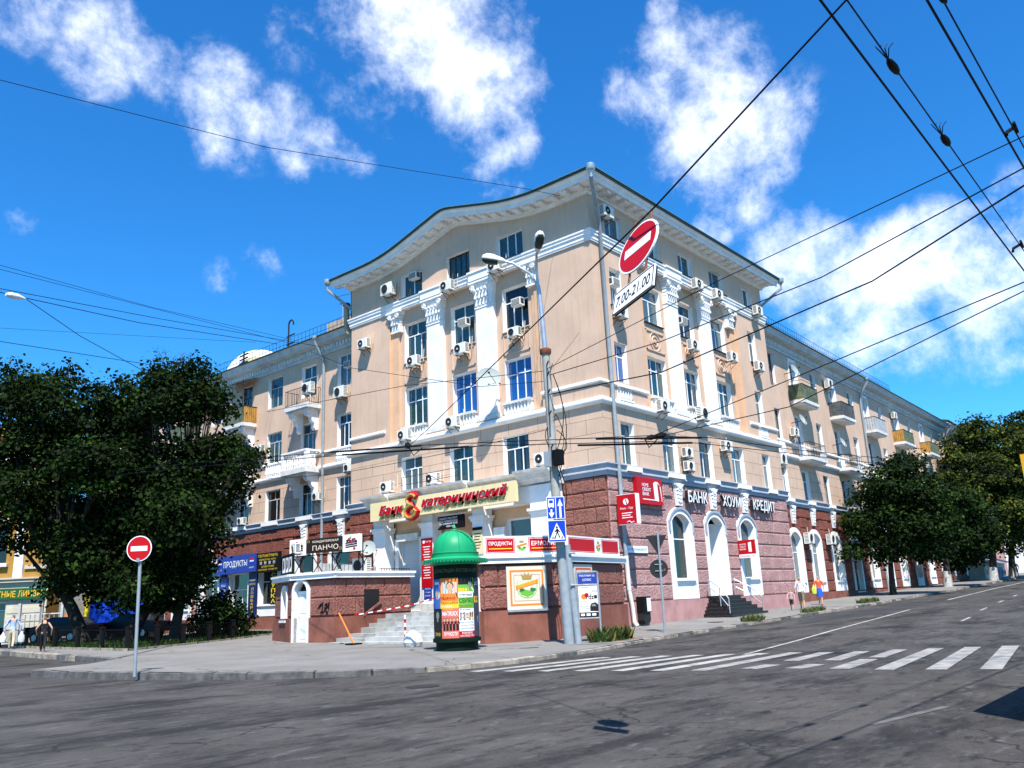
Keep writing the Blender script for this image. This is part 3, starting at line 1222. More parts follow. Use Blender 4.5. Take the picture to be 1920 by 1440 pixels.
# belts, mouldings and the main cornice
UB = [(0, -0.02), (0.07, -0.02), (0.07, 0.06), (0.10, 0.08), (0.10, 0.26), (0.15, 0.30), (0.15, 0.42), (0.19, 0.46), (0.19, 0.54), (0, 0.58)]
RM = [(0, -0.17)] + [(0.05 + 0.15 * math.sin(math.pi * t / 8), -0.16 * math.cos(math.pi * t / 8)) for t in range(9)] + [(0, 0.17)]
TB = [(0, -0.09), (0.06, -0.09), (0.10, -0.04), (0.10, 0.03), (0.05, 0.09), (0, 0.11)]
GB = [(0, 0), (0.12, 0), (0.12, 0.16), (0.20, 0.19), (0.20, 0.24), (0.17, 0.26), (0.17, 0.46), (0.25, 0.49), (0.25, 0.52), (0, 0.60)]
for fr, L in ((FR, RL), (FL, LL)):
    w = MB(fr)
    w.sweep([(0, 18.42), (L, 18.42)], UB, WHITE, 1, 1)
    for a, b in (((7.0, 8.15), (10.75, 11.9)) if fr is FR else ((6.45, 7.72), (10.25, 11.5))):
        w.box(a - 0.2, b + 0.2, 0.0, 0.24, 18.43, 18.99, WHITE)
        w.box(a - 0.26, b + 0.26, 0.0, 0.29, 18.86, 18.97, WHITE)
    w.build('entablature', B)
    w = MB(fr)
    w.sweep([(0, 10.47), (L, 10.47)], RM, WHITE, 1, 1)
    w.build('round_moulding', B, smooth=True)
    w = MB(fr)
    rr = RR if fr is FR else LR
    w.sweep([(0, 11.40), (rr[0] + 0.05, 11.40)], TB, WHITE, 1, 0)
    w.sweep([(rr[1] + 0.4, 11.40), (L, 11.40)], TB, WHITE, 0, 1)
    w.each('thin_band', B)
w = MB(FR)
w.sweep([(0, 7.0), (RL, 7.0)], GB, GREYTRIM, 1, 1)
for a, b in R2:
    w.box(a - 0.06, b + 0.06, 0.1, 0.275, 7.26, 7.49, WHITE)
w.build('grey_belt', B)
w = MB(FL)
w.sweep([(0, 7.0), (2.5, 7.0)], GB, GREYTRIM, 1, 0)
w.sweep([(14.9, 7.0), (LL, 7.0)], GB, GREYTRIM, 0, 1)
w.each('grey_belt', B)

CO = [(0.0, -0.60), (0.16, -0.60), (0.16, -0.48), (0.24, -0.45), (0.24, -0.30), (0.80, -0.28), (0.82, -0.34), (0.88, -0.34), (0.88, -0.16), (0.93, -0.12), (1.0, -0.02), (1.02, 0.05), (0.0, 0.35)]
for fr, path, mt in ((FR, [(0, 21.42), (RL, 21.42)], (1, 1)),
                     (FL, [(LL * i / 60, ped(LL * i / 60)) for i in range(61)], (1, 1))):
    w = MB(fr)
    w.sweep(path, CO, WHITE, *mt)
    w.build('cornice', B)
    w = MB(fr)
    L = path[-1][0]
    n = int(L / 0.78)
    for i in range(n + 1):
        u = 0.1 + (L - 0.2) * i / n
        z = 21.42 if fr is FR else ped(u)
        w.box(u - 0.16, u + 0.16, 0.23, 0.74, z - 0.47, z - 0.285, WHITE)
    w.each('cornice_bracket', B)
    w = MB(fr)
    w.sweep(path, [(0.96, 0.06), (1.12, 0.04), (1.12, 0.13), (0.9, 0.22), (0.2, 0.45)], ROOF, *mt)
    w.sweep(path, [(1.0, 0.14), (1.15, 0.13), (1.15, 0.17), (1.0, 0.18)], TEAL, *mt)
    w.build('roof_edge', B)
w = MB()
rp = [(LL * i / 30, ped(LL * i / 30)) for i in range(31)]
for (a, za), (b, zb) in zip(rp, rp[1:]):
    w.poly([(-0.2, a, za + 0.43), (-0.2, b, zb + 0.43), (9, b, 22.6), (9, a, 22.6)], ROOF)
w.poly([(-0.2, -0.2, 21.85), (RL, -0.2, 21.85), (RL, 9, 22.6), (9, 9, 22.6), (9, 0, 22.6)], ROOF)
w.poly([(9, 0, 22.6), (RL, 7, 23.0), (RL, 14, 22), (9, 18, 22)], ROOF)
w.build('roof', B)

# windows
for i, (a, b) in enumerate(R2):
    window(FR, B, a, b, 7.62, 9.66, low=2, up=1, cm=random.choice((CURT, CURT2)) if i != 1 else None)
for i, (a, b) in enumerate(R3):
    d = -0.22 if i in (0, 4) else REC - 0.22
    window(FR, B, a, b, 11.6 if i in (0, 4) else 11.55, 13.58 if i in (0, 4) else 13.6, d=d, low=2 if i in (0, 4) else 3, up=2 if i in (0, 4) else 3,
           gm=BLUEGL if i == 0 else None, cm=rnd_curtain(0.8))
    window(FR, B, a + 0.04, b + 0.02, 15.5 if i in (0, 4) else 15.45, 17.45 if i in (0, 4) else 17.48, d=d, low=2, up=1, cm=rnd_curtain(0.6))
for i, (a, b) in enumerate(R5):
    window(FR, B, a, b, 19.05, 20.45, low=2, up=1, transom=0, fm=OLDFRAME if i == 3 else None, cm=None)
for i, (a, b) in enumerate(L2):
    window(FL, B, a, b, 7.6, 9.68, low=[0.33, 0.67], up=2, cm=CURT if i != 1 else CURT2)
for i, (a, b) in enumerate(L3):
    window(FL, B, a, b, 11.4, 13.68, d=REC - 0.22, low=3, up=3, transom=0.66, gm=BLUEGL if i < 2 else None, cm=rnd_curtain(0.6))
    window(FL, B, a, b, 15.2, 17.57, d=REC - 0.22, low=3, up=1 if i == 0 else 2, cm=CURT2 if i else None, gm=None)
for i, (a, b) in enumerate(L5):
    if i == 1:
        window(FL, B, a, b, 19.0, 20.5, low=4, up=1, transom=0, fm=DARKW)
    else:
        window(FL, B, a, b, 19.0, 20.5, low=3 if i == 0 else 2, up=1, transom=0)

# balustrade aprons under the third-floor windows, ringed medallions above them
for fr, spans, dd in ((FR, [(1.4, 2.5, 0), (4.75, 6.75, REC), (8.5, 10.35, REC), (12.25, 14.15, REC), (16.7, 17.75, 0)], 0),
                      (FL, [(4.25, 6.0, REC), (8.03, 9.78, REC), (11.79, 13.59, REC)], 0)):
    for a, b, d in spans:
        w = MB(fr)
        d1 = d + (0.02 if d == 0 else 0.16)
        w.box(a, b, d, d1, 10.66, 11.30, WHITE)
        w.box(a - 0.05, b + 0.05, d, d1 + 0.16, 10.62, 10.72, WHITE)
        w.box(a - 0.05, b + 0.05, d, d1 + 0.18, 11.28, 11.40 if d else 11.30, WHITE_OLD)
        n = max(5, int((b - a) / 0.21))
        for i in range(n):
            u = a + (b - a) * (i + 0.5) / n
            w.box(u - 0.035, u + 0.035, d1, d1 + 0.11, 10.72, 11.28, WHITE)
            w.box(u - 0.06, u + 0.06, d1, d1 + 0.13, 10.80, 10.98, WHITE)
            w.box(u - 0.055, u + 0.055, d1, d1 + 0.12, 11.20, 11.28, WHITE)
        w.build('balustrade', B)
for fr, spans in ((FR, R3[1:4]), (FL, L3)):
    for a, b in spans:
        w = MB(fr)
        c0, c1 = 13.95, 15.05
        for q in ((a, b, c0, c0 + 0.06), (a, b, c1 - 0.06, c1), (a, a + 0.06, c0, c1), (b - 0.06, b, c0, c1)):
            w.box(q[0], q[1], REC, REC + 0.05, q[2], q[3], PEACH)
        cu = (a + b) / 2
        for r in (0.5, 0.27):
            pts = [(cu + r * math.cos(2 * math.pi * t / 28), REC + 0.02, 14.5 + r * math.sin(2 * math.pi * t / 28)) for t in range(29)]
            w.tube(pts, 0.035, 6, PEACH, caps=False)
        w.disc(cu, 14.5, 0.12, REC, REC + 0.06, PEACH, 16)
        w.build('medallion', B)
# window sills
w = MB(FR)
for a, b in R5:
    w.box(a - 0.04, b + 0.04, -0.2, 0.22, 18.985, 19.04, IRON)
for i, (a, b) in enumerate(R3):
    d = 0 if i in (0, 4) else REC
    w.box(a - 0.06, b + 0.06, d - 0.2, d + 0.10, 15.40, 15.445, IRON)
w.each('window_sill', B)
w = MB(FL)
for a, b in L5:
    w.box(a - 0.04, b + 0.04, -0.2, 0.22, 18.985, 18.998, IRON)
for a, b in L3:
    w.box(a - 0.06, b + 0.06, REC - 0.2, REC + 0.10, 15.15, 15.195, PEACH)
    w.box(a - 0.06, b + 0.06, REC - 0.2, REC + 0.14, 11.345, 11.395, PEACH)
w.each('window_sill', B)

# ground-floor arches and door on the street side
for a, b, c, e, r in A1:
    w = MB(FR)
    architrave(w, a, b, 1.42, e, r, 0.34, 0.0, 0.11, WHITE)
    architrave(w, a - 0.22, b + 0.22, 4.6, e + 0.22, r + 0.2, 0.12, 0.1, 0.16, GREYTRIM)
    w.box(a - 0.0, b + 0.0, 0.0, 0.09, 1.42, 2.28, WHITE)
    w.box(a - 0.05, b + 0.05, -0.2, 0.2, 2.27, 2.35, WHITE)
    w.build('window_surround', B)
    window(FR, B, a, b, c, e, r, transom=0.70, low=1, up=1, cm=None, name='shop_window')
a, b, c, e, r = ADOOR
w = MB(FR)
architrave(w, a, b, 1.5, e, r, 0.34, 0.0, 0.11, WHITE)
architrave(w, a - 0.22, b + 0.22, 4.6, e + 0.22, r + 0.2, 0.12, 0.1, 0.16, GREYTRIM)
w.build('window_surround', B)
w = MB(FR)
w.box(a, b, -1.3, -1.2, 1.5, 5.5, WHITE)
w.poly([(b - 0.001, -0.3, 1.5), (b - 0.001, -1.2, 1.5), (b - 0.001, -1.2, 5.2), (b - 0.001, -0.3, 5.2)], WHITE)
w.poly([(a + 0.001, -0.3, 1.5), (a + 0.001, -1.2, 1.5), (a + 0.001, -1.2, 5.2), (a + 0.001, -0.3, 5.2)], WHITE)
w.poly([(a, 0, 1.497), (b, 0, 1.497), (b, -1.2, 1.497), (a, -1.2, 1.497)], STEPC)
w.poly([(a, -0.32, 5.2), (b, -0.32, 5.2), (b, -1.2, 5.2), (a, -1.2, 5.2)], WHITE)
dv = w.build('entrance_recess', B)
w = MB(FR)
w.box(a + 0.1, a + 0.85, -1.2, -1.15, 1.55, 3.7, GLASS)
w.box(a + 0.1, a + 0.16, -1.2, -1.12, 1.52, 3.8, FRAME)
w.box(a + 0.82, a + 0.88, -1.2, -1.12, 1.52, 3.8, FRAME)
w.box(a + 0.1, a + 0.88, -1.2, -1.12, 3.74, 3.82, FRAME)
w.tube([(a + 0.75, -1.08, 2.3), (a + 0.75, -1.08, 2.9)], 0.02, 6, ZINC)
w.build('door', dv)
for u in (6.05, 9.65, 13.4):
    keystone(FR, B, u, 5.92, 7.0, 0.72)
# black tiled steps with railings
w = MB(FR)
zz = 0.48
n = 6
for i in range(n):
    k = i / n
    w.box(8.3 - 1.05 * (1 - k) * 0.9, 10.4 + 1.1 * (1 - k) * 0.9, 0.0 if i else 0.0, 1.7 - 1.25 * k, zz - 0.4 if i == 0 else zz + (1.5 - zz) * i / n, zz + (1.5 - zz) * (i + 1) / n - 0.001, BLKTILE)
st = w.build('entrance_steps', B)
for u, s in ((7.9, -1), (10.75, 1)):
    w = MB(FR)
    w.tube([(u, 0.3, 1.5), (u, 0.3, 2.3), (u + s * 0.25, 1.0, 1.9), (u + s * 0.45, 1.55, 1.35), (u + s * 0.45, 1.55, 0.55)], 0.028, 6, ZINC)
    w.tube([(u, 0.35, 1.9), (u + s * 0.25, 1.0, 1.5), (u + s * 0.45, 1.5, 1.0)], 0.022, 6, ZINC)
    w.tube([(u + s * 0.25, 1.0, 1.0), (u + s * 0.25, 1.0, 1.9)], 0.024, 6, ZINC)
    w.build('handrail', st)

# rain pipes
w = MB(FR)
w.lathe((-1.05, 1.05), [(0.16, 21.28), (0.22, 21.35), (0.22, 21.62), (0.20, 21.64), (0.10, 21.5)], 14, ZINC)
w.lathe((-1.05, 1.05), [(0.085, 20.95), (0.085, 21.1), (0.16, 21.28)], 12, ZINC)
w.tube([(-1.05, 1.05, 21.0), (-1.0, 1.0, 20.85), (0.45, 0.3, 19.55), (0.6, 0.22, 19.3), (0.66, 0.22, 12), (0.72, 0.24, 3.4)], 0.095, 10, PIPE)
w.tube([(0.72, 0.24, 3.4), (0.74, 0.25, 1.9)], 0.1, 10, WHITE_OLD)
w.tube([(0.74, 0.25, 1.9), (0.78, 0.32, 1.3), (0.82, 0.34, 0.55), (0.84, 0.48, 0.38)], 0.09, 10, WHITE_OLD)
w.build('drainpipe', B, smooth=True)
w = MB()
w.lathe((-1.08, LL + 1.05), [(0.16, 21.3), (0.22, 21.38), (0.22, 21.62), (0.1, 21.6)], 14, ZINC)
w.tube([(-1.08, LL + 1.05, 21.3), (-1.08, LL + 1.05, 20.95), (0.4, LL + 0.15, 19.6), (0.5, LL + 0.12, 19.0)], 0.09, 8, PIPE)
w.build('drainpipe', B, smooth=True)
w = MB()
w.lathe((RL + 1.05, -1.08), [(0.16, 21.3), (0.22, 21.38), (0.22, 21.62), (0.1, 21.6)], 14, ZINC)
w.tube([(RL + 1.05, -1.08, 21.3), (RL + 1.05, -1.08, 20.95), (RL + 0.15, 0.4, 19.6), (RL + 0.12, 0.5, 18.5)], 0.09, 8, PIPE)
w.build('drainpipe', B, smooth=True)

# ------------------------------------------------------------------ wings
ZC = 18.92


def wing(name, label, fr, L, cols, nfl, rail_to, redmat, plinth, arches, skip_wall=(), dent=True):
    W = thing(name, label, 'building', fr(0, 0, 0))
    w = MB(fr)
    holes = [(a, b, 7.5, 9.66) for a, b, *_ in cols] + [(a, b, 11.5, 13.6) for a, b, *_ in cols] + [(a, b, 15.4, 17.55) for a, b, *_ in cols]
    wall(w, -0.4, L, 7.0, 10.35, [h for h in holes if h[2] < 8], PEACH2, depth=0.28)
    wall(w, -0.4, L, 10.35, 18.0, [h for h in holes if h[2] > 10], PEACH, depth=0.28)
    w.poly([(L, 0, 0), (L, -12, 0), (L, -12, 18.6), (L, 0, 18.6)], PEACH)
    w.poly([(-0.4, -12, 0), (L, -12, 0), (L, -12, 18.6), (-0.4, -12, 18.6)], PEACH)
    w.build('wall', W)
    for a, b, *kind in cols:
        for c, e in ((7.5, 9.66), (11.5, 13.6), (15.4, 17.55)):
            window(fr, W, a, b, c, e, d=-0.2, low=random.choice((2, 2, 3, [0.38], [0.6])), up=random.choice((1, 2, 2, 3)), transom=random.choice((0.62, 0.66, 0.7, 0.72)),
                   fm=random.choice((FRAME, FRAME, FRAME, OLDFRAME, OLDFRAME, BROWNF)), cm=rnd_curtain(0.55))
    w = MB(fr)
    wall(w, -0.4, L, 0.2, 7.0, [h for h in arches], redmat, WHITE, 0.3)
    sk = [(a - 0.36, b + 0.36, 0, e + 0.36) for a, b, c, e, r in arches] + [((a + b) / 2 - 0.4, (a + b) / 2 + 0.4, 5.8, 7) for a, b, c, e, r in arches if r] + list(skip_wall)
    rustic(w, -0.3, L, 1.42, 7.0, 8, sk, redmat, length=1.35)
    for p, q in zip([-0.4] + [h[1] for h in arches if h[2] < 1.3], [h[0] for h in arches if h[2] < 1.3] + [L]):
        w.box(p, q, 0, 0.12, -0.4, 1.40, plinth)
    w.build('rusticated_wall', W)
    for a, b, c, e, r in arches:
        w = MB(fr)
        architrave(w, a, b, max(c - 0.7, 1.42) if c > 1.3 else c, e, r, 0.30, 0.0, 0.10, WHITE)
        if c > 1.9:
            w.box(a, b, 0, 0.08, max(c - 0.7, 1.42), c - 0.06, WHITE)
        w.box(a - 0.03, b + 0.03, -0.2, 0.16, c - 0.06, c, WHITE)
        w.build('window_surround', W)
        window(fr, W, a, b, c, e, r, transom=0.68, low=2, up=1, cm=None, name='shop_window')
        if r:
            keystone(fr, W, (a + b) / 2, 5.85, 7.0, 0.66)
    w = MB(fr)
    w.sweep([(-0.4, 7.0), (L, 7.0)], GB, GREYTRIM)
    for a, b, *_ in cols:
        w.box(a - 0.05, b + 0.05, 0.1, 0.275, 7.26, 7.49, WHITE)
    w.build('grey_belt', W)
    w = MB(fr)
    w.sweep([(-0.4, 10.42), (L, 10.42)], RM, WHITE)
    w.sweep([(-0.4, 11.40), (L, 11.40)], TB, WHITE)
    w.each('white_band', W)
    for a, b, *_ in cols:
        w = MB(fr)
        w.box(a, b, 0, 0.04, 10.6, 11.3, WHITE)
        n = max(5, int((b - a) / 0.22))
        for i in range(n):
            u = a + (b - a) * (i + 0.5) / n
            w.box(u - 0.035, u + 0.035, 0.04, 0.12, 10.66, 11.28, WHITE)
            w.box(u - 0.06, u + 0.06, 0.04, 0.14, 10.75, 10.95, WHITE)
        w.build('balustrade', W)
    # cornice with a fine dentil row
    WC = [(0, -1.02), (0.10, -1.02), (0.10, -0.84), (0.14, -0.82), (0.14, -0.52), (0.22, -0.49), (0.22, -0.42), (0.62, -0.36), (0.64, -0.30), (0.64, -0.20), (0.70, -0.12), (0.78, -0.03), (0.80, 0.0), (0.0, 0.15)]
    w = MB(fr)
    w.sweep([(-0.4, ZC), (L, ZC)], WC, mat('wing_cornice_paint', (0.50, 0.54, 0.55), 0.8, var=0.15, vscale=1.5, streak=0.35))
    n = int(L / 0.32)
    if dent:
        for i in range(n):
            u = -0.3 + (L + 0.3) * i / n
            w.box(u, u + 0.15, 0.13, 0.24, ZC - 0.80, ZC - 0.52, WHITE_OLD)
    w.build('cornice', W)
    w = MB(fr)
    w.sweep([(-0.4, ZC + 0.01), (L, ZC + 0.01)], [(0.78, 0.0), (0.88, 0.0), (0.88, 0.06), (0.1, 0.3), (-6, 1.6), (-12, 0.3)], ROOF)
    w.build('roof', W)
    w = MB(fr)
    u = 0.2
    while u < rail_to:
        w.tube([(u, 0.55, ZC + 0.12), (u, 0.55, ZC + 0.85)], 0.012, 4, IRON)
        u += 0.42
    for z in (0.85, 0.45):
        w.tube([(0.2, 0.55, ZC + z), (rail_to, 0.55, ZC + z)], 0.014, 4, IRON)
    w.build('roof_railing', W)
    return W


LCOLS = [(1.5, 2.9), (5.15, 6.75), (8.92, 10.65), (12.67, 14.1), (16.35, 18.05), (20.2, 21.7), (24.0, 25.6), (27.8, 29.3), (31.6, 33.2), (35.4, 36.9)]
LARCH = [(1.3, 3.3, 2.1, 5.3, 0.4), (5.1, 7.0, 2.1, 5.3, 0.4), (8.9, 11.0, 2.15, 4.35, 0), (12.3, 14.5, 0.95, 4.35, 0), (16.1, 18.35, 2.1, 5.35, 0.4), (19.95, 22.1, 2.1, 5.35, 0.4),
         (23.8, 26.0, 2.1, 5.35, 0.4), (27.6, 29.8, 2.1, 5.35, 0.4), (31.4, 33.6, 2.1, 5.35, 0.4)]
WL = wing('left_wing', 'four storey peach wing with balconies behind the dark trees, left of the gabled corner block', FLW, 38.5, LCOLS, 3, 36, RED, RED_S, LARCH,
          skip_wall=[(8.3, 15.9, 0, 5.7)])
RCOLS = [(3.1, 4.1), (6.75, 8.0), (10.95, 12.1), (14.9, 16.2), (19.5, 20.8), (23.5, 24.7), (27.8, 28.9), (32.7, 34.0), (37.5, 38.6), (42.0, 43.1), (46.4, 47.4), (50.3, 51.2)]
RARCH = [(3.0, 4.7, 2.1, 5.3, 0.4), (6.65, 8.35, 2.1, 5.3, 0.4), (10.75, 12.45, 2.1, 5.3, 0.4), (14.9, 16.6, 1.3, 5.1, 0.4), (19.2, 20.9, 2.2, 5.3, 0.4), (23.2, 24.9, 2.2, 5.3, 0.4),
         (27.6, 29.2, 2.2, 5.3, 0.4), (32.4, 34, 2.2, 5.3, 0.4), (37, 38.7, 2.3, 5.3, 0.4), (42, 43.6, 2.4, 5.3, 0.4), (46.2, 47.8, 2.5, 5.3, 0.4)]
WR = wing('right_wing', 'four storey peach wing with small balconies running up the street, right of the corner block', FRW, 52.6, RCOLS, 3, 31, RED, RED_S, RARCH)

# drainpipes of the wings
for fr, W, us in ((FLW, WL, (4.15, 18.9, 31.0)), (FRW, WR, (22.5, 52.3))):
    for u in us:
        w = MB(fr)
        w.lathe((u, 0.92), [(0.1, ZC - 0.2), (0.17, ZC - 0.1), (0.17, ZC + 0.06), (0.1, ZC + 0.02)], 12, ZINC)
        w.tube([(u, 0.92, ZC - 0.15), (u, 0.9, ZC - 0.4), (u, 0.2, ZC - 1.35), (u, 0.16, ZC - 1.6), (u, 0.16, 1.0)], 0.09, 8, PIPE)
        w.build('drainpipe', W, smooth=True)


def balcony(fr, W, u0, u1, zs0, zt, kind, depth=1.05, th=0.22, console=False):
    """slab, parapet and rail of one balcony"""
    w = MB(fr)
    w.box(u0, u1, 0, depth, zs0, zs0 + th, WHITE_OLD)
    w.box(u0 + 0.08, u1 - 0.08, 0, depth - 0.12, zs0 - 0.12, zs0, WHITE_OLD)
    o = w.build('balcony', W)
    if console:
        for u in (u0 + 0.25, u1 - 0.6):
            c = MB(fr)
            pts = [(0.0, -1.35), (0.18, -1.4), (0.3, -1.25), (0.3, -0.95), (0.5, -0.8), (0.55, -0.55), (0.85, -0.45), (0.95, -0.2), (0.95, -0.12), (0, -0.12)]
            n = len(pts)
            a = [c.pv((u, d, zs0 + z)) for d, z in pts]
            b = [c.pv((u + 0.35, d, zs0 + z)) for d, z in pts]
            c._m(WHITE)
            c.f += [a, b[::-1]] + [[a[j], a[(j + 1) % n], b[(j + 1) % n], b[j]] for j in range(n)]
            c.mi += [0] * (n + 2)
            c.build('console', o)
    p = MB(fr)
    z0 = zs0 + th
    d = depth - 0.05
    if kind in ('iron', 'low_iron'):
        for path in (((u0 + 0.04, 0), (u0 + 0.04, d)), ((u0 + 0.04, d), (u1 - 0.04, d)), ((u1 - 0.04, d), (u1 - 0.04, 0))):
            (a, b), (c, e) = path
            L = math.hypot(c - a, e - b)
            n = max(2, int(L / 0.16))
            for i in range(n + 1):
                x, y = a + (c - a) * i / n, b + (e - b) * i / n
                p.tube([(x, y, z0), (x, y, zt)], 0.012, 4, IRON)
            p.tube([(a, b, zt), (c, e, zt)], 0.022, 4, IRON)
            p.tube([(a, b, z0 + 0.08), (c, e, z0 + 0.08)], 0.014, 4, IRON)
        p.build('railing', o)
    elif kind == 'stone':
        for (a, b), (c, e) in (((u0 + 0.1, 0.1), (u0 + 0.1, d - 0.1)), ((u0 + 0.1, d - 0.1), (u1 - 0.1, d - 0.1)), ((u1 - 0.1, d - 0.1), (u1 - 0.1, 0.1))):
            L = math.hypot(c - a, e - b)
            n = max(2, int(L / 0.24))
            for i in range(1, n):
                x, y = a + (c - a) * i / n, b + (e - b) * i / n
                p.lathe((x, y), [(0.07, z0), (0.05, z0 + 0.1), (0.085, z0 + 0.28), (0.05, z0 + 0.5), (0.04, z0 + 0.7), (0.07, zt - 0.12)], 6, WHITE)
        for x in (u0 + 0.12, u1 - 0.12):
            p.box(x - 0.13, x + 0.13, d - 0.24, d + 0.02, z0, zt - 0.1, WHITE)
        for q in ((u0, u0 + 0.24, 0, d + 0.04), (u1 - 0.24, u1, 0, d + 0.04), (u0 + 0.24, u1 - 0.24, d - 0.22, d + 0.04)):
            p.box(*q, zt - 0.12, zt, WHITE)
        p.build('balustrade', o)
    else:
        front, side = {'slate': (SLATEG, SLATEG), 'dark': (SLATED, SLATED), 'pale': (PALEPL, PALEPL), 'plank': (SLATEG, WOODY)}[kind]
        p.box(u0 + 0.03, u1 - 0.03, d - 0.03, d, z0 + 0.05, zt, front)
        p.box(u0 + 0.03, u0 + 0.06, 0, d - 0.031, z0 + 0.05, zt, side)
        p.box(u1 - 0.06, u1 - 0.03, 0, d - 0.031, z0 + 0.05, zt, side)
        p.build('parapet', o)
        r = MB(fr)
        r.tube([(u0 + 0.03, 0, zt + 0.03), (u0 + 0.03, d, zt + 0.03), (u1 - 0.03, d, zt + 0.03), (u1 - 0.03, 0, zt + 0.03)], 0.03, 5, IRON)
        if kind in ('slate',):
            r.tube([(u0 + 0.03, 0, zt + 0.3), (u0 + 0.03, d, zt + 0.3), (u1 - 0.03, d, zt + 0.3), (u1 - 0.03, 0, zt + 0.3)], 0.02, 5, IRON)
        r.build('handrail', o)
    return o


balcony(FLW, WL, 4.62, 7.1, 14.36, 15.75, 'iron', 1.1, 0.3, True)
balcony(FLW, WL, 12.0, 14.7, 14.36, 15.75, 'plank', 1.1, 0.25, True)
balcony(FLW, WL, 19.6, 22.3, 14.36, 15.75, 'slate', 1.1, 0.25, True)
for u in (4.55, 11.95, 19.6, 27.2):
    balcony(FLW, WL, u, u + 2.75, 10.15, 11.62, 'stone', 1.15, 0.34, True)
for u0, u1, k in ((6.2, 9.2, 'slate'), (14.4, 17.4, 'dark'), (22.9, 26.0, 'pale'), (31.6, 35.0, 'plank'), (41.2, 44.4, 'plank')):
    balcony(FRW, WR, u0, u1, 14.3, 15.6, k)
for u0, u1, k in ((6.2, 9.3, 'iron'), (14.4, 17.5, 'iron'), (22.9, 26.0, 'iron'), (31.6, 35.0, 'pale'), (41.2, 44.4, 'plank')):
    balcony(FRW, WR, u0, u1, 10.25, 11.5, k)
# moulded frames round the balcony doors of the top floor
for u0, u1 in ((6.75, 8.0), (14.9, 16.2), (23.5, 24.7), (32.7, 34.0), (42.0, 43.1)):
    w = MB(FRW)
    for q in ((u0 - 0.2, u0, 15.0, 17.75), (u1, u1 + 0.2, 15.0, 17.75), (u0 - 0.2, u1 + 0.2, 17.55, 17.8)):
        w.box(q[0], q[1], 0.0, 0.07, q[2], q[3], WHITE)
    w.build('door_surround', WR)
# glass awning over the planked balcony of the left wing, vent pipe beside the corner block
w = MB(FLW)
w.poly([(11.9, 0.0, 18.0), (14.8, 0.0, 18.0), (14.8, 1.25, 17.55), (11.9, 1.25, 17.55)], mat('grey_sheet_metal', (0.28, 0.29, 0.29), 0.6, metal=0.3))
for u in (12.0, 13.3, 14.7):
    w.tube([(u, 1.2, 15.7), (u, 1.2, 17.55)], 0.025, 4, IRON)
w.build('awning', WL)
w = MB(FLW)
w.tube([(0.15, 0.75, 17.9), (0.6, 0.95, 18.3), (0.75, 1.0, 18.7), (0.75, 1.0, 20.1)], 0.17, 10, mat('tan_vent_pipe', (0.36, 0.30, 0.19), 0.7))
w.lathe((0.75, 1.0), [(0.26, 20.15), (0.2, 20.3), (0.03, 20.36)], 10, IRON)
w.build('vent_pipe', WL, smooth=True)

# ------------------------------------------------------------------ portal and terraces on the gable side
PO = thing('bank_portal', 'white columned bank entrance porch between the two red terraces', 'porch', (-1.0, 9.0, 1.3))
w = MB(FL)
# flat porch roof with coved edge, stepping forward in the middle
EN = [(0.75, -0.62), (0.80, -0.50), (0.95, -0.42), (1.05, -0.22), (1.25, -0.12), (1.28, 0.0), (0.0, 0.06)]
w.sweep([(2.35, 7.5), (15.3, 7.5)], [(0.0, -0.62)] + EN, WHITE_OLD)
w.sweep([(7.5, 7.56), (11.9, 7.56)], [(1.0, -0.5)] + [(d + 0.28, z) for d, z in EN[:-1]] + [(0.2, 0.0)], WHITE_OLD)
w.sweep([(2.2, 7.56), (4.3, 7.56)], [(1.0, -0.5)] + [(d + 0.25, z) for d, z in EN[:-1]] + [(0.2, 0.02)], WHITE_OLD)
w.sweep([(13.4, 7.56), (15.45, 7.56)], [(1.0, -0.5)] + [(d + 0.25, z) for d, z in EN[:-1]] + [(0.2, 0.02)], WHITE_OLD)
w.box(2.5, 15.1, 0.02, 0.8, 6.1, 6.89, WHITE)
w.build('porch_roof', PO)
for a, b in ((2.5, 3.75), (6.75, 7.5), (10.3, 11.15), (14.0, 14.95)):
    w = MB(FL)
    w.box(a, b, 0.3, 0.95, 1.28, 5.55, WHITE)
    w.box(a - 0.06, b + 0.06, 0.28, 1.02, 5.55, 5.68, WHITE)
    w.box(a - 0.12, b + 0.12, 0.26, 1.08, 5.68, 5.80, WHITE)
    w.box(a, b, 0.3, 0.95, 5.80, 6.85, WHITE)
    w.box(a - 0.05, b + 0.05, 0.28, 1.02, 1.26, 1.75, WHITE_OLD)
    w.build('pillar', PO)
w = MB(FL)
wall(w, 2.6, 14.9, 1.2, 6.4, [(4.45, 5.95, 3.6, 5.55), (7.75, 9.9, 1.3, 5.0), (12.1, 13.6, 1.4, 5.4)], ORANGE, WHITE, 0.3, d=0.12)
for a, b in ((6.0, 6.7), (13.65, 13.95), (11.2, 12.0)):
    w.box(a, b, 0.121, 0.3, 1.3, 5.2, WHITE)
w.build('porch_wall', PO)
w = MB(FL)
w.box(12.1, 13.6, -0.1, -0.02, 1.4, 5.4, mat('pale_roller_shutter', (0.55, 0.60, 0.61), 0.6, brick=(40, 0.09, 0.012, 0, (0.7, 0.7, 0.7))))
w.box(12.0, 13.7, 0.12, 0.42, 5.05, 5.42, WHITE_OLD)
w.build('roller_shutter', PO)
window(FL, PO, 4.45, 5.95, 3.6, 5.55, d=-0.08, transom=0.55, low=1, up=1)
w = MB(FL)
w.box(7.75, 9.9, -0.2, -0.18, 1.3, 5.0, DARK)
for u in (7.78, 8.82, 9.82):
    w.box(u, u + 0.08, -0.18, -0.1, 1.3, 5.0, FRAME)
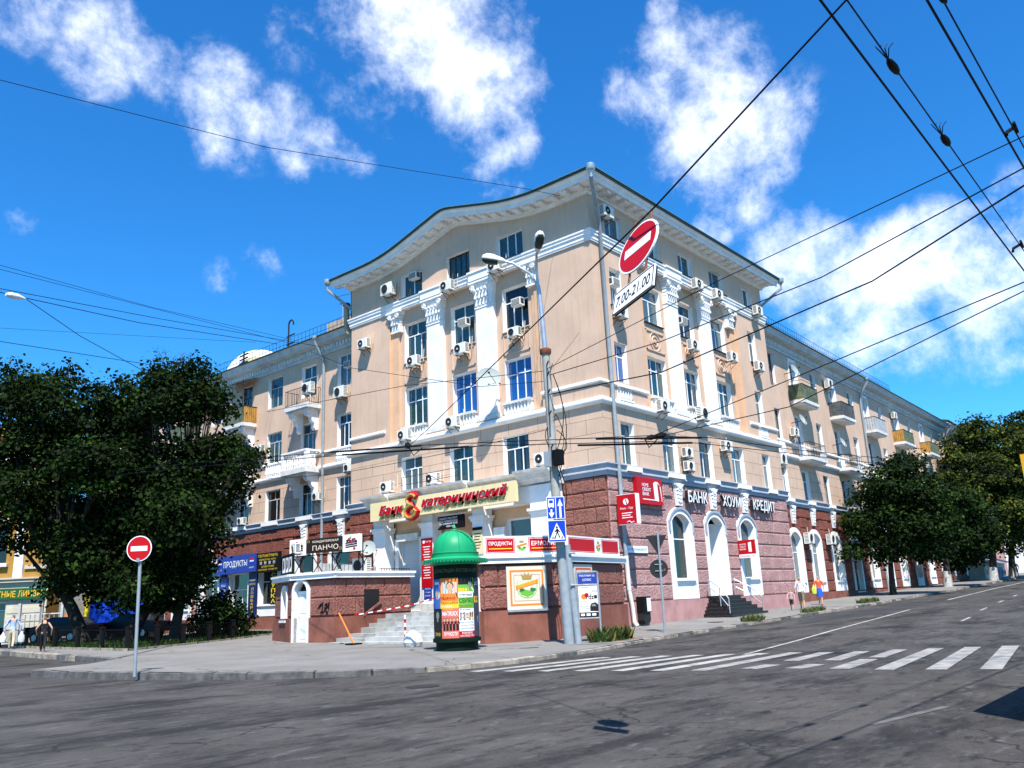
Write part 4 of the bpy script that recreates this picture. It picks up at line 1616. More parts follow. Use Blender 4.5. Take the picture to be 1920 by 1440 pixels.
w.box(7.86, 9.82, -0.18, -0.11, 3.9, 3.98, FRAME)
w.build('door', PO)
w = MB(FL)
for u in (10.45, 11.6, 12.3):
    w.tube([(u, 1.2, 7.55), (u, 1.2, 8.25)], 0.018, 4, IRON)
w.tube([(8.0, 1.25, 8.3), (12.4, 1.2, 8.3)], 0.018, 4, IRON)
w.tube([(8.0, 1.25, 7.9), (12.4, 1.2, 7.9)], 0.014, 4, IRON)
w.tube([(8.0, 1.25, 7.55), (8.0, 1.25, 8.35)], 0.018, 4, IRON)
w.tube([(9.0, 1.25, 7.6), (10.45, 1.2, 8.3)], 0.014, 4, IRON)
w.build('roof_railing', PO)
for u, L in ((14.3, 1.5), (3.3, 1.4), (6.2, 1.5)):
    pass

# landing and steps
S = thing('portal_steps', 'broken grey stone steps rising to the bank porch from the pavement', 'steps', (-6.5, 7, 0.2))
w = MB()
ST = [(-7.75, 0.28), (-7.4, 0.46), (-7.0, 0.64), (-6.6, 0.84), (-6.2, 1.02), (-5.75, 1.20), (-5.35, 1.38)]
for i, (x, z) in enumerate(ST):
    yl = 10.1 - (0.25 * i if i < 3 else 0.6 + 0.1 * i)
    n = 7
    for j in range(n):
        a, b = 2.75 + (yl - 2.75) * j / n, 2.75 + (yl - 2.75) * (j + 1) / n
        jag = 0.12 * random.random() if b > 8.0 else 0.0
        w.box(x + jag, x + 0.75 if i < 6 else 0.05, a + 0.004, b - 0.004, z - 0.34, z - (0.05 * random.random() if b > 8.2 else 0.0) - 0.001 * j, CONC if b > 8.0 else STEPC)
w.build('steps', S)


def terrace(name, label, pts, zt, openings, rimname='coping'):
    T = thing(name, label, 'terrace', (pts[0][0], pts[0][1], 0.2))
    floor = MB()
    floor.slab([(p[0], p[1]) for p in pts], zt - 0.35, zt - 0.25, CONC)
    floor.build('terrace_floor', T)
    for i, (a, b) in enumerate(zip(pts, pts[1:])):
        fr = segframe(a, b)
        L = math.hypot(b[0] - a[0], b[1] - a[1])
        ops = openings.get(i, [])
        w = MB(fr)
        wall(w, 0, L, 0, zt - 0.3, [o for o in ops], REDW, WHITE, 0.35)
        rustic(w, 0, L, 1.38, zt - 0.33, 2, [(o[0] - 0.12, o[1] + 0.12, o[2] - 0.1 if o[2] > 1 else 0, o[3] + 0.12) for o in ops], REDW, 0.0, 0.08, 1.25, 0.02)
        w.build('rusticated_wall', T)
        w = MB(fr)
        cuts = [0.0]
        for o in sorted(ops):
            if o[2] < 1.2:
                cuts += [o[0], o[1]]
        cuts.append(L)
        for p, q in zip(cuts[::2], cuts[1::2]):
            w.box(p - (0.1 if p == 0 else 0), q + (0.1 if q == L else 0), -0.05, 0.14, -0.2, 1.34, RED_S)
        w.each('plinth', T)
        w = MB(fr)
        w.box(-0.12, L + 0.12, -0.3, 0.22, zt - 0.29, zt - 0.1, WHITE)
        w.box(-0.16, L + 0.16, -0.3, 0.28, zt - 0.1, zt, WHITE)
        w.build(rimname, T)
    return T


ZT = 3.33
TLP = [(1.1, 20.6), (-6.5, 15.7), (-7.48, 12.9), (-7.16, 10.2), (-1.2, 10.3)][0:]
TLP = [(0.9, 16.6), (-6.5, 15.7), (-7.48, 12.9), (-7.16, 10.2), (-2.6, 10.25)]
TL = terrace('terrace', 'red rusticated terrace with a white door, left of the bank steps', TLP, ZT,
             {1: [(1.35, 2.1, 1.25, 2.75, 0.36)], 2: [(0.2, 1.05, 0.25, 2.95, 0.42)]})
fr = segframe(TLP[1], TLP[2])
w = MB(fr)
architrave(w, 1.35, 2.1, 1.25, 2.75, 0.36, 0.12, 0.0, 0.13, WHITE)
w.box(1.2, 2.25, -0.1, 0.2, 1.15, 1.25, WHITE)
w.build('window_surround', TL)
window(fr, TL, 1.35, 2.1, 1.25, 2.75, 0.36, d=-0.25, transom=0, low=1, up=1, cm=None)
fr = segframe(TLP[2], TLP[3])
w = MB(fr)
architrave(w, 0.2, 1.05, 0.25, 2.95, 0.42, 0.13, 0.0, 0.17, WHITE)
w.build('door_surround', TL)
w = MB(fr)
w.box(0.2, 1.05, -0.2, -0.13, 0.25, 2.5, SIGNWHITE)
w.box(0.2, 1.05, -0.3, -0.25, 2.5, 2.95, DARK)
w.box(0.2, 1.05, -0.2, -0.1, 2.46, 2.54, SIGNWHITE)
w.box(0.3, 0.95, -0.13, -0.115, 1.55, 2.4, mat('pale_door_panel', (0.62, 0.66, 0.68), 0.4))
w.box(0.3, 0.95, -0.13, -0.115, 0.4, 1.4, mat('pale_door_panel', (0.62, 0.66, 0.68), 0.4))
w.tube([(0.3, -0.08, 1.3), (0.3, -0.08, 1.5)], 0.025, 6, ZINC)
w.build('door', TL)
# slanting hatch and scrawl on the side wall facing the steps
fr = segframe(TLP[2], TLP[3])
LD = math.hypot(TLP[3][0] - TLP[2][0], TLP[3][1] - TLP[2][1])
w = MB(segframe(TLP[3], TLP[4]))
w.prism([(1.6, 1.45), (2.5, 1.95), (2.5, 2.5), (1.6, 2.5)], 0.0, 0.10, DARK)
w.prism([(1.5, 1.25), (2.6, 1.86), (2.6, 1.96), (1.6, 1.42), (1.6, 1.45)], 0.0, 0.16, REDW)
w.build('slanting_hatch', TL)
w = MB(fr)
scr = [(1.75, 1.75), (1.95, 1.95), (1.85, 1.8), (2.05, 1.98), (2.0, 1.62), (1.9, 1.55), (2.15, 1.6), (2.2, 1.9), (2.3, 1.95), (2.25, 1.65), (2.2, 1.7), (2.35, 1.8), (2.45, 2.0), (2.4, 1.65)]
w.tube([(u, 0.10, z) for u, z in scr], 0.03, 4, BLACK)
w.tube([(2.3 + 0.05 * math.cos(t), 0.10, 1.52 + 0.06 * math.sin(t)) for t in (0, 1.2, 2.4, 3.6, 4.8, 6.0)], 0.025, 4, BLACK)
w.build('graffiti_scrawl', TL)
w = MB(FL)
for i in range(12):
    w.tube([(10.3, 2.6 + 0.16 * i, 1.9), (10.3, 2.6 + 0.16 * i, 3.45)], 0.018, 4, IRON)
for z in (1.9, 2.7, 3.45):
    w.tube([(10.3, 2.55, z), (10.3, 4.5, z)], 0.018, 4, IRON)
gr = w.build('grating', TL)

TRP = [(-1.2, 3.0), (-7.6, 2.9), (-7.83, 0.51), (-4.95, -1.18), (-0.15, -0.5)]
TR = terrace('terrace', 'red rusticated terrace shop with big posters, at the street corner behind the lamp post', TRP, ZT,
             {1: [(1.0, 2.1, 0.22, 2.75, 0.4)]})
fr = segframe(TRP[1], TRP[2])
w = MB(fr)
architrave(w, 1.0, 2.1, 0.22, 2.75, 0.4, 0.16, 0.0, 0.2, WHITE)
w.build('door_surround', TR)
w = MB(fr)
w.box(1.0, 2.1, -0.25, -0.2, 0.22, 2.75, DARK)
w.box(1.0, 1.1, -0.2, -0.12, 0.22, 2.3, FRAME)
w.box(2.0, 2.1, -0.2, -0.12, 0.22, 2.3, FRAME)
w.box(1.0, 2.1, -0.2, -0.12, 2.25, 2.33, FRAME)
w.build('door', TR)

# ------------------------------------------------------------------ signs
def put(mbs, name, label, cat, loc, group=None, parts=()):
    """a flat sign: the board is the thing, further meshes become its parts"""
    o = mbs.build(name, None, loc)
    tag(o, label, cat, group)
    for pn, pm in parts:
        pm.build(pn, o)
    return o


def sgn(*a, **k):
    return put(*a, **k)


# bank board over the porch
w = MB(FL)
w.box(4.15, 14.55, 1.30, 1.50, 6.16, 7.14, CREAM)
t1, t1b = MB(FL), MB(FL)
for (dz, du, m, ex, of, dd) in ((-0.16, -0.06, mat('shadow_gold', (0.30, 0.24, 0.07), 0.5), 0.01, 0.05, 0.006), (0, 0, SIGNWHITE, 0.02, 0.065, 0.03), (0.0, 0.0, SIGNRED, 0.05, 0.022, 0.055)):
    t1.text('Банк', 13.75 + du, 11.82 + du, 6.33 + dz + 0.06, 6.86 + dz + 0.04, 1.50 + dd, m, ex, 0.35, of)
    t1b.text('катерининский', 10.45 + du, 4.6 + du, 6.34 + dz + 0.06, 6.96 + dz + 0.08, 1.50 + dd, m, ex, 0.35, of)
t2 = MB(FL)
E3 = [(0.30, 0.36), (0.20, 0.47), (0.02, 0.50), (-0.18, 0.42), (-0.26, 0.28), (-0.18, 0.12), (0.0, 0.04), (0.12, 0.03), (-0.05, 0.0), (-0.25, -0.08), (-0.36, -0.25), (-0.33, -0.42), (-0.15, -0.55), (0.08, -0.55), (0.26, -0.45), (0.36, -0.28), (0.25, -0.2), (0.15, -0.3)]
for rad, m, dd in ((0.17, SIGNRED, 1.56), (0.085, GOLD, 1.68)):
    t2.tube([(11.15 - x * 1.15, dd, 6.68 + z * 1.12) for x, z in E3], rad, 8, m)
put(w, 'bank_sign', 'long cream signboard with red italic bank lettering over the porch', 'sign', (-1.4, 9.3, 6.6), None, (('lettering', t1), ('lettering', t1b), ('capital_letter', t2)))

# black exchange sign, red banner and small plates on the porch
w = MB(FL)
w.prism([(9.55, 5.35), (9.25, 5.55), (9.55, 5.75), (9.55, 5.95), (7.75, 5.95), (7.75, 5.3), (9.55, 5.3)], 1.18, 1.30, BLACK)
t = MB(FL)
for i, s in enumerate(('ОБМЕН ВАЛЮТ', 'БЕЗ КОМИССИИ', 'НЕ СНИМАЯ РУК', '450 м')):
    t.text(s, 9.45 - (0.5 if i == 3 else 0), 8.15 + (0.3 if i == 3 else 0), 5.78 - 0.13 * i, 5.87 - 0.13 * i, 1.305, SIGNWHITE)
put(w, 'exchange_sign', 'black arrow-shaped money exchange board hanging above the green dome', 'sign', (-1.2, 8.6, 5.6), None, (('lettering', t),))
w = MB(FL)
w.box(10.32, 11.12, 0.96, 1.0, 2.55, 5.0, SIGNRED)
t = MB(FL)
t.disc(10.92, 4.82, 0.08, 1.0, 1.004, SIGNWHITE)
t.text('Росс-Тур', 10.80, 10.38, 4.77, 4.88, 1.004, SIGNWHITE)
for i in range(13):
    t.box(10.98 - 0.05 * (i % 3), 10.45 + 0.07 * (i % 2), 1.0, 1.003, 4.55 - 0.13 * i, 4.59 - 0.13 * i, SIGNWHITE)
put(w, 'tour_banner', 'tall red travel banner on the porch pillar left of the green dome', 'banner', (-1.0, 10.7, 3.8), None, (('lettering', t),))
w = MB(FL)
w.box(10.42, 10.98, 0.955, 0.985, 1.95, 2.75, SHOPBLUE)
t = MB(FL)
for i, s in enumerate(('ОФИС', 'ПЛАТЕЖИ', '1 этаж', 'БАНК')):
    t.text(s, 10.9, 10.5, 2.6 - 0.17 * i, 2.68 - 0.17 * i, 0.99, SIGNWHITE)
put(w, 'office_plate', 'small dark blue notice plate low on the white porch pillar', 'plate', (-0.98, 10.7, 2.3), None, (('lettering', t),))
w = MB(FL)
w.box(6.80, 7.45, 0.96, 0.99, 3.95, 5.2, CREAM)
w.box(6.80, 7.45, 0.99, 1.0, 5.1, 5.25, BLACK)
t = MB(FL)
for i in range(6):
    t.box(7.38 - 0.04 * (i % 2), 6.88 + 0.06 * (i % 3), 0.99, 0.995, 4.92 - 0.14 * i, 4.96 - 0.14 * i, DARKW)
t.text('8.00 - 18.00', 7.36, 6.9, 4.48, 4.56, 0.996, BLACK)
put(w, 'hours_plate', 'pale yellow opening hours board on the porch pillar right of the green dome', 'plate', (-0.98, 7.1, 4.5), None, (('lettering', t),))

# street side: Home Credit board, letters, cash machine sign, tour box, house number
w = MB(FR)
w.box(2.0, 4.25, 0.05, 0.28, 5.80, 7.05, SIGNRED)
t = MB(FR)
for i, s in enumerate(('HOME', 'CREDIT', 'BANK')):
    t.text(s, 2.45, (3.0, 3.2, 3.02)[i], 6.62 - 0.21 * i, 6.78 - 0.21 * i, 0.285, SIGNWHITE, 0.0, 0, 0.012)
t.box(2.45, 3.55, 0.28, 0.287, 6.0, 6.045, SIGNWHITE)
t.prism([(3.50, 6.0), (3.85, 5.97), (3.80, 6.84), (3.45, 6.80)], 0.28, 0.288, SIGNWHITE)
t.prism([(3.45, 6.80), (3.80, 6.84), (3.95, 6.78), (4.10, 6.70), (3.84, 6.91), (3.60, 6.90)], 0.28, 0.289, SIGNWHITE)
t.prism([(4.02, 6.7), (4.10, 6.68), (4.16, 5.98), (4.12, 5.98)], 0.28, 0.288, SIGNWHITE)
put(w, 'bank_board', 'large red lightbox with white English lettering and open door emblem', 'sign', (3.1, -0.2, 6.4), None, (('lettering', t),))
for txt, u0, u1 in (('БАНК', 6.70, 8.72), ('ХОУМ', 10.40, 12.5), ('КРЕДИТ', 14.10, 17.0)):
    w = MB(FR)
    w.text(txt, u0, u1, 6.02 if 'Д' in txt else 6.13, 6.72, 0.13, IRON, 0.16, 0, 0.012)
    t = MB(FR)
    t.text(txt, u0, u1, 6.02 if 'Д' in txt else 6.13, 6.72, 0.30, SIGNWHITE, 0.01, 0, 0.012)
    lb = {'БАНК': 'raised white four-letter word nearest the red lightbox over the arched bank windows',
          'ХОУМ': 'raised white middle word of the bank name over the bank steps',
          'КРЕДИТ': 'raised white six-letter last word of the bank name on the mauve wall'}[txt]
    put(w, 'raised_letters', lb, 'sign', ((u0 + u1) / 2, -0.2, 6.4), 'raised letters of the bank name', (('letter_face', t),))
w = MB(FR)
w.box(12.05, 12.15, 0.1, 1.05, 3.6, 4.35, SIGNRED)
w.box(12.05, 12.15, 0.1, 1.05, 3.4, 3.595, SIGNWHITE)
fx = frame((12.05, 0), 90, True)
t = MB(lambda u, d, z: (12.05 - d, -u, z))
for i, s in enumerate(('HOME', 'CREDIT', 'BANK')):
    t.text(s, 0.18, 0.55, 4.08 - 0.13 * i, 4.17 - 0.13 * i, 0.004, SIGNWHITE)
t.prism([(0.68, 3.72), (0.86, 3.70), (0.86, 4.24), (0.68, 4.2)], 0, 0.004, SIGNWHITE)
t.text('БАНКОМАТ 24', 0.16, 0.98, 3.45, 3.54, 0.004, SIGNRED)
put(w, 'cash_machine_sign', 'small red projecting cash machine sign right of the bank steps', 'sign', (12.1, -0.5, 3.9), None, (('lettering', t),))
w = MB(FR)
w.box(0.32, 0.62, 0.22, 1.22, 4.72, 6.05, SIGNWHITE)
t = MB(lambda u, d, z: (0.32 - d, -u, z))
t.box(0.22, 1.2, 0.0, 0.006, 4.74, 6.03, SIGNRED)
t.disc(0.7, 5.72, 0.14, 0.006, 0.010, SIGNWHITE)
t.prism([(0.66, 5.86), (0.70, 5.86), (0.78, 5.6), (0.72, 5.6)], 0.010, 0.012, SIGNRED)
t.text('Росс - Тур', 0.38, 1.05, 5.36, 5.48, 0.010, SIGNWHITE, 0, 0, 0.01)
for i in range(3):
    t.box(0.45, 1.0 - 0.1 * (i % 2), 0.006, 0.009, 5.2 - 0.1 * i, 5.235 - 0.1 * i, SIGNWHITE)
t.tube([(0.7 + 0.12 * i, 0.01, 4.82 + 0.05 * math.sin(i * 2.1)) for i in range(4)], 0.02, 4, SIGNWHITE)
put(w, 'tour_sign', 'red travel agency box sign on the corner drainpipe', 'sign', (0.5, -0.7, 5.4), None, (('red_face', t),))
w = MB(FR)
w.box(0.95, 2.75, 0.1, 0.13, 3.55, 3.86, SIGNWHITE)
t = MB(FR)
t.text('ул. Московская 57', 1.05, 2.65, 3.63, 3.77, 0.134, SHOPBLUE)
t.box(0.95, 1.0, 0.13, 0.136, 3.55, 3.86, SHOPBLUE)
put(w, 'address_plate', 'white street name plate with blue lettering beside the corner pipe', 'plate', (1.8, -0.1, 3.7), None, (('lettering', t),))

# red shop band and posters on the corner terrace
def emblem(t, cu, cz, s, d, full=True):
    """shield badge: crown, slanted orange ribbon, green landscape"""
    sh = [(cu - s * 0.5, cz + s * 0.25), (cu + s * 0.5, cz + s * 0.25)] + [(cu + s * 0.5 * math.cos(a), cz - s * 0.02 + s * 0.48 * math.sin(a)) for a in [-math.pi * i / 10 for i in range(11)]]
    t.prism(sh, d, d + 0.002, GREENP)
    sh2 = [(cu + (x - cu) * 0.95, cz + (z - cz) * 0.95) for x, z in sh]
    t.prism(sh2, d, d + 0.003, mat('poster_sky', (0.62, 0.62, 0.50), 0.6))
    t.prism([(cu - s * 0.42, cz - s * 0.16), (cu - s * 0.1, cz - s * 0.1), (cu + s * 0.2, cz - s * 0.18), (cu + s * 0.42, cz - s * 0.1), (cu + s * 0.3, cz - s * 0.35), (cu, cz - s * 0.46), (cu - s * 0.3, cz - s * 0.34)], d, d + 0.004, GREENP)
    for x, r in ((-0.3, 0.09), (-0.2, 0.07), (0.24, 0.1), (0.36, 0.08)):
        t.disc(cu + s * x, cz - s * 0.12, s * r, d, d + 0.005, mat('poster_tree_green', (0.04, 0.16, 0.04), 0.6), 10)
    t.prism([(cu - s * 0.55, cz - s * 0.12), (cu + s * 0.55, cz + s * 0.16), (cu + s * 0.55, cz + s * 0.36), (cu - s * 0.55, cz + s * 0.08)], d, d + 0.007, ORANGEP)
    cr = [(-0.22, 0.36), (-0.28, 0.62), (-0.14, 0.5), (-0.1, 0.68), (0, 0.52), (0.1, 0.68), (0.14, 0.5), (0.28, 0.62), (0.22, 0.36)]
    t.prism([(cu + s * x, cz + s * z) for x, z in cr], d, d + 0.008, GOLD)
    if full:
        t.text('ЕРМОЛИНО', cu - s * 0.46, cu + s * 0.46, cz - s * 0.06, cz + s * 0.10, d + 0.010, YELLOW, slope=s * 0.24)


fa, fb = segframe(TRP[2], TRP[3]), segframe(TRP[3], TRP[4])
La = math.hypot(TRP[3][0] - TRP[2][0], TRP[3][1] - TRP[2][1])
Lb = math.hypot(TRP[4][0] - TRP[3][0], TRP[4][1] - TRP[3][1])


def band(fr, u0, u1, panels, label):
    w = MB(fr)
    w.box(u0, u1, 0.02, 0.10, 3.36, 4.05, SIGNWHITE)
    t = MB(fr)
    for a, b, txt in panels:
        if txt is None:
            t.box(a, b, 0.10, 0.105, 3.42, 3.99, mat('sign_pale_pink', (0.75, 0.6, 0.6), 0.4))
            t.box(a + 0.03, b - 0.03, 0.105, 0.107, 3.45, 3.96, SIGNWHITE)
            emblem(t, (a + b) / 2, 3.66, 0.38, 0.108, False)
        else:
            t.box(a, b, 0.10, 0.105, 3.42, 3.99, SIGNRED)
            t.box(a + 0.03, b - 0.03, 0.105, 0.107, 3.45, 3.96, SIGNWHITE)
            t.box(a + 0.045, b - 0.045, 0.107, 0.110, 3.465, 3.945, SIGNRED)
            if txt:
                t.text(txt, a + 0.12, b - 0.12, 3.68, 3.85, 0.113, SIGNWHITE, 0, 0, 0.01)
                t.box(a + 0.12, b - 0.12, 0.110, 0.113, 3.57, 3.60, YELLOW)
    p = fr((u0 + u1) / 2, 0.05, 3.7)
    return put(w, 'shop_band', label, 'sign', p, None, (('panel_face', t),))


band(fa, 0.02, La + 0.02, [(0.1, 1.25, 'ПРОДУКТЫ'), (1.3, 1.75, None), (1.8, 3.3, 'ЕРМОЛИНО')], 'red and white food shop band with Cyrillic lettering, left of the lamp post')
band(fb, 0.05, Lb - 0.25, [(0.1, 2.3, ''), (2.36, 2.86, None), (2.92, 4.5, '')], 'blank red and white shop band right of the lamp post')


def poster(fr, u0, u1, z0, z1, label, inner):
    w = MB(fr)
    w.box(u0, u1, 0.10, 0.15, z0, z1, TAN)
    w.box(u0, u1, 0.12, 0.2, z0 - 0.06, z0 + 0.02, ZINC)
    t = MB(fr)
    W = u1 - u0
    for k, (m, ins, th) in enumerate(((inner, 0.09, 0.07), (mat('poster_brown', (0.38, 0.20, 0.07), 0.6), 0.20, 0.015))):
        a, b, c, e = u0 + ins * W * 0.9, u1 - ins * W * 0.9, z0 + ins * (z1 - z0), z1 - ins * (z1 - z0)
        for q in ((a, b, c, c + th), (a, b, e - th, e), (a, a + th, c + th, e - th), (b - th, b, c + th, e - th)):
            t.box(q[0], q[1], 0.15, 0.153, q[2], q[3], m)
    emblem(t, (u0 + u1) / 2, (z0 + z1) / 2 + 0.02, W * 0.5, 0.153)
    return put(w, 'shop_poster', label, 'poster', fr((u0 + u1) / 2, 0.1, z0), 'shield posters on the red terrace', (('artwork', t),))


poster(fa, 0.85, 2.45, 1.33, 2.92, 'tan poster with orange border and crowned shield, left of the lamp post', ORANGEP)
poster(fb, 0.35, 1.85, 1.40, 2.95, 'tan poster with red border and crowned shield, right of the lamp post', mat('poster_red', (0.55, 0.07, 0.03), 0.5))

# confectioner's board on the left terrace
fc = segframe((-5.31, 15.6), (-4.5, 11.3))


def fcz(u, d, z):
    return fc(u, d, 4.38 + (z - 4.02) * 0.726)


w = MB(fcz)
w.box(0.62, 3.05, 0.0, 0.14, 4.12, 5.1, mat('chocolate_board', (0.022, 0.012, 0.010), 0.4))
t = MB(fcz)
t.text('КОНДИТЕРСКАЯ', 1.05, 2.75, 4.78, 4.95, 0.145, mat('cream_letters', (0.75, 0.66, 0.50), 0.5), 0, 0, 0.01)
t.text('ПАНЧО', 1.05, 2.75, 4.28, 4.62, 0.145, mat('cream_letters', (0.75, 0.66, 0.50), 0.5))
t.text('В', 2.82, 2.98, 4.2, 4.4, 0.145, GOLD)
t.box(0.68, 0.84, 0.14, 0.144, 4.85, 5.0, GOLD)
t.box(0.72, 0.80, 0.144, 0.147, 4.88, 4.97, BLACK)
c1, c2 = MB(fcz), MB(fcz)
CHOC = mat('chocolate', (0.035, 0.015, 0.012), 0.5)
BERRY = mat('berry_red', (0.45, 0.02, 0.05), 0.4)
PINK = mat('blossom_pink', (0.65, 0.12, 0.28), 0.5)
for u0, kind, cq in ((-0.5, 0, c1), (3.05, 1, c2)):
    cq.box(u0, u0 + 1.1, 0.0, 0.16, 4.02, 5.15, SIGNWHITE)
    for i in range(3):
        cq.prism([(u0 + 0.15, 4.25 + 0.14 * i), (u0 + 0.95, 4.32 + 0.14 * i), (u0 + 0.9, 4.41 + 0.14 * i), (u0 + 0.2, 4.35 + 0.14 * i)], 0.16, 0.165 + 0.002 * i, CHOC)
    for i in range(7):
        cq.disc(u0 + 0.3 + 0.09 * i, 4.74 + 0.1 * math.sin(i * 1.7), 0.085, 0.16, 0.172 + 0.001 * i, (PINK if kind == 0 else BERRY) if i % 2 else CHOC, 10)
    cq.disc(u0 + 0.5, 4.95, 0.07, 0.16, 0.181, GREENP if kind else PINK, 8)
    cq.disc(u0 + 0.75, 4.2, 0.08, 0.16, 0.182, BERRY if kind else PINK, 8)
fm_ = MB(fc)
for u in (-0.4, 0.9, 2.2, 3.9):
    fm_.tube([(u, -0.05, 3.1), (u, -0.05, 4.5)], 0.03, 4, BLACK)
    fm_.tube([(u, -0.05, 4.3), (u + 0.15, -0.9, 3.2)], 0.025, 4, BLACK)
    fm_.tube([(u, 0.0, 3.35), (u + 0.6, 0.0, 4.1)], 0.02, 4, BLACK)
fm_.tube([(-0.5, -0.05, 4.36), (4.1, -0.05, 4.36)], 0.03, 4, BLACK)
fm_.tube([(4.15, -0.05, 3.3), (4.15, -0.05, 5.1)], 0.03, 4, BLACK)
put(w, 'confectioner_sign', 'dark brown confectioner board with cake pictures above the left red terrace', 'sign', fc(1.8, 0, 4.0), None, (('lettering', t), ('cake_picture', c1), ('cake_picture', c2), ('sign_frame', fm_)))
fs_ = segframe((-6.35, 15.4), (-7.2, 13.2))
w = MB(fs_)
w.box(0.05, 2.2, 0.0, 0.1, 3.38, 4.35, BLACK)
t = MB(fs_)
for i in range(3):
    u = 0.22 + 0.66 * i
    t.box(u, u + 0.5, 0.1, 0.105, 3.5, 4.2, SIGNWHITE)
    t.prism([(u + 0.1, 3.6), (u + 0.4, 3.75), (u + 0.35, 4.05), (u + 0.15, 4.1)], 0.105, 0.11, CHOC)
    t.disc(u + 0.25, 4.05, 0.07, 0.105, 0.112, CHOC, 8)
put(w, 'picture_panel', 'black panel with three small white cake pictures at the terrace edge', 'sign', fs_(1.1, 0, 3.4), None, (('picture', t),))
w = MB(fc)
w.prism([(0.3, 3.4), (1.9, 3.4), (1.7, 3.9), (0.6, 4.0)], -0.9, -0.85, PALEPL)
put(w, 'sheet_panel', 'left of the two pale grey sheets leaning behind the confectioner board', 'panel', fc(1.0, -0.9, 3.4))
w = MB(fc)
w.prism([(2.0, 3.4), (3.6, 3.4), (3.3, 3.75), (2.1, 3.85)], -0.9, -0.85, PALEPL)
put(w, 'sheet_panel', 'right of the two pale grey sheets leaning behind the confectioner board', 'panel', fc(2.0, -0.9, 3.4))

# signs of the shops in the left wing
w = MB(FLW)
w.box(10.95, 15.75, 0.16, 0.42, 4.35, 5.55, SHOPBLUE)
t = MB(FLW)
t.text('ПРОДУКТЫ', 14.85, 11.95, 4.70, 5.20, 0.425, SIGNWHITE, 0, 0, 0.012)
for u in (15.35, 11.4):
    t.disc(u, 5.08, 0.24, 0.42, 0.425, SIGNWHITE, 16)
    t.prism([(u + 0.24 * math.cos(a), 5.12 + 0.2 * abs(math.sin(a))) for a in [math.pi * i / 8 for i in range(9)]], 0.42, 0.428, SIGNRED)
    t.prism([(u + 0.24 * math.cos(a), 5.03 - 0.2 * abs(math.sin(a))) for a in [math.pi * i / 8 for i in range(9)]], 0.42, 0.428, SIGNBLUE)
    t.text('pepsi', u + 0.25, u - 0.25, 4.58, 4.72, 0.425, SIGNWHITE)
put(w, 'grocery_sign', 'wide blue grocery board with white letters and two round badges', 'sign', FLW(13.3, 0.3, 4.9), None, (('lettering', t),))
w = MB(FLW)
w.box(8.35, 10.9, 0.16, 0.36, 4.25, 5.5, BLACK)
t = MB(FLW)
for i, (s, a, b, z, h, m) in enumerate((('ЭЛЕКТРОИНСТРУМЕНТЫ', 10.75, 8.5, 5.22, 0.18, YELLOW), ('КОМПЬЮТЕРЫ • ФОТО', 10.6, 8.7, 5.0, 0.12, YELLOW), ('БЫТОВАЯ ТЕХНИКА', 10.3, 8.9, 4.55, 0.12, YELLOW), ('АУДИО ВИДЕО • СОТОВЫЕ ТЕЛ.', 10.7, 8.5, 4.35, 0.11, YELLOW))):
    t.text(s, a, b, z, z + h, 0.365, m)
for u in (10.4, 9.9, 9.4, 8.9):
    t.box(u - 0.12, u + 0.12, 0.36, 0.364, 4.75, 4.94, PALEPL)
put(w, 'tool_shop_sign', 'black board with yellow lettering for tools and appliances', 'sign', FLW(9.6, 0.2, 4.8), None, (('lettering', t),))
w = MB(FLW)
w.box(14.65, 15.7, 0.13, 0.2, 2.1, 4.15, SHOPBLUE)
t = MB(FLW)
for i, s in enumerate(('СОКИ', 'ВОДА', 'КОЛБАСА', 'МОЛОКО', 'ХЛЕБ', 'СЫР')):
    hw = 0.12 * max(3, len(s)) * 0.55
    t.text(s, 15.17 + hw, 15.17 - hw, 3.83 - 0.31 * i, 3.98 - 0.31 * i, 0.205, SIGNWHITE)
put(w, 'grocery_list', 'blue panel listing six foods in white, left of the shop door', 'sign', FLW(15.2, 0.15, 3), None, (('lettering', t),))
w = MB(FLW)
w.box(11.05, 12.0, 0.13, 0.22, 1.55, 4.3, mat('navy_sign', (0.008, 0.016, 0.09), 0.4))
t = MB(FLW)
for i, s in enumerate('ЛОМБАРД'):
    t.text(s, 11.68, 11.4, 3.15 - 0.24 * i, 3.32 - 0.24 * i, 0.225, YELLOW)
t.text('ТОВАР', 11.9, 11.2, 3.75, 3.87, 0.225, SIGNWHITE)
t.text('ЗОЛОТО', 11.9, 11.2, 3.5, 3.62, 0.225, YELLOW)
put(w, 'pawnshop_sign', 'tall navy pawnshop panel with yellow letters set one above another, right of the shop door', 'sign', FLW(11.5, 0.15, 3), None, (('lettering', t),))
w = MB(FLW)
w.box(8.95, 9.75, 0.02, 0.06, 2.2, 4.25, BLACK)
t = MB(FLW)
for i, s in enumerate('СКУПКА'):
    t.text(s, 9.58, 9.12, 3.92 - 0.33 * i, 4.18 - 0.33 * i, 0.065, YELLOW, 0, 0, 0.02)
put(w, 'buying_sign', 'vertical yellow-on-black strip in the shop window beside the terrace', 'sign', FLW(9.3, 0.05, 3), None, (('lettering', t),))
w = MB(FLW)
for i in range(5):
    w.box(12.2, 14.6, 0.0, 1.9 - 0.32 * i, 0.3 + 0.13 * i, 0.43 + 0.13 * i - 0.001, CONC)
put(w, 'shop_steps', 'low worn steps at the blue grocery door', 'steps', FLW(13.4, 1, 0.3))

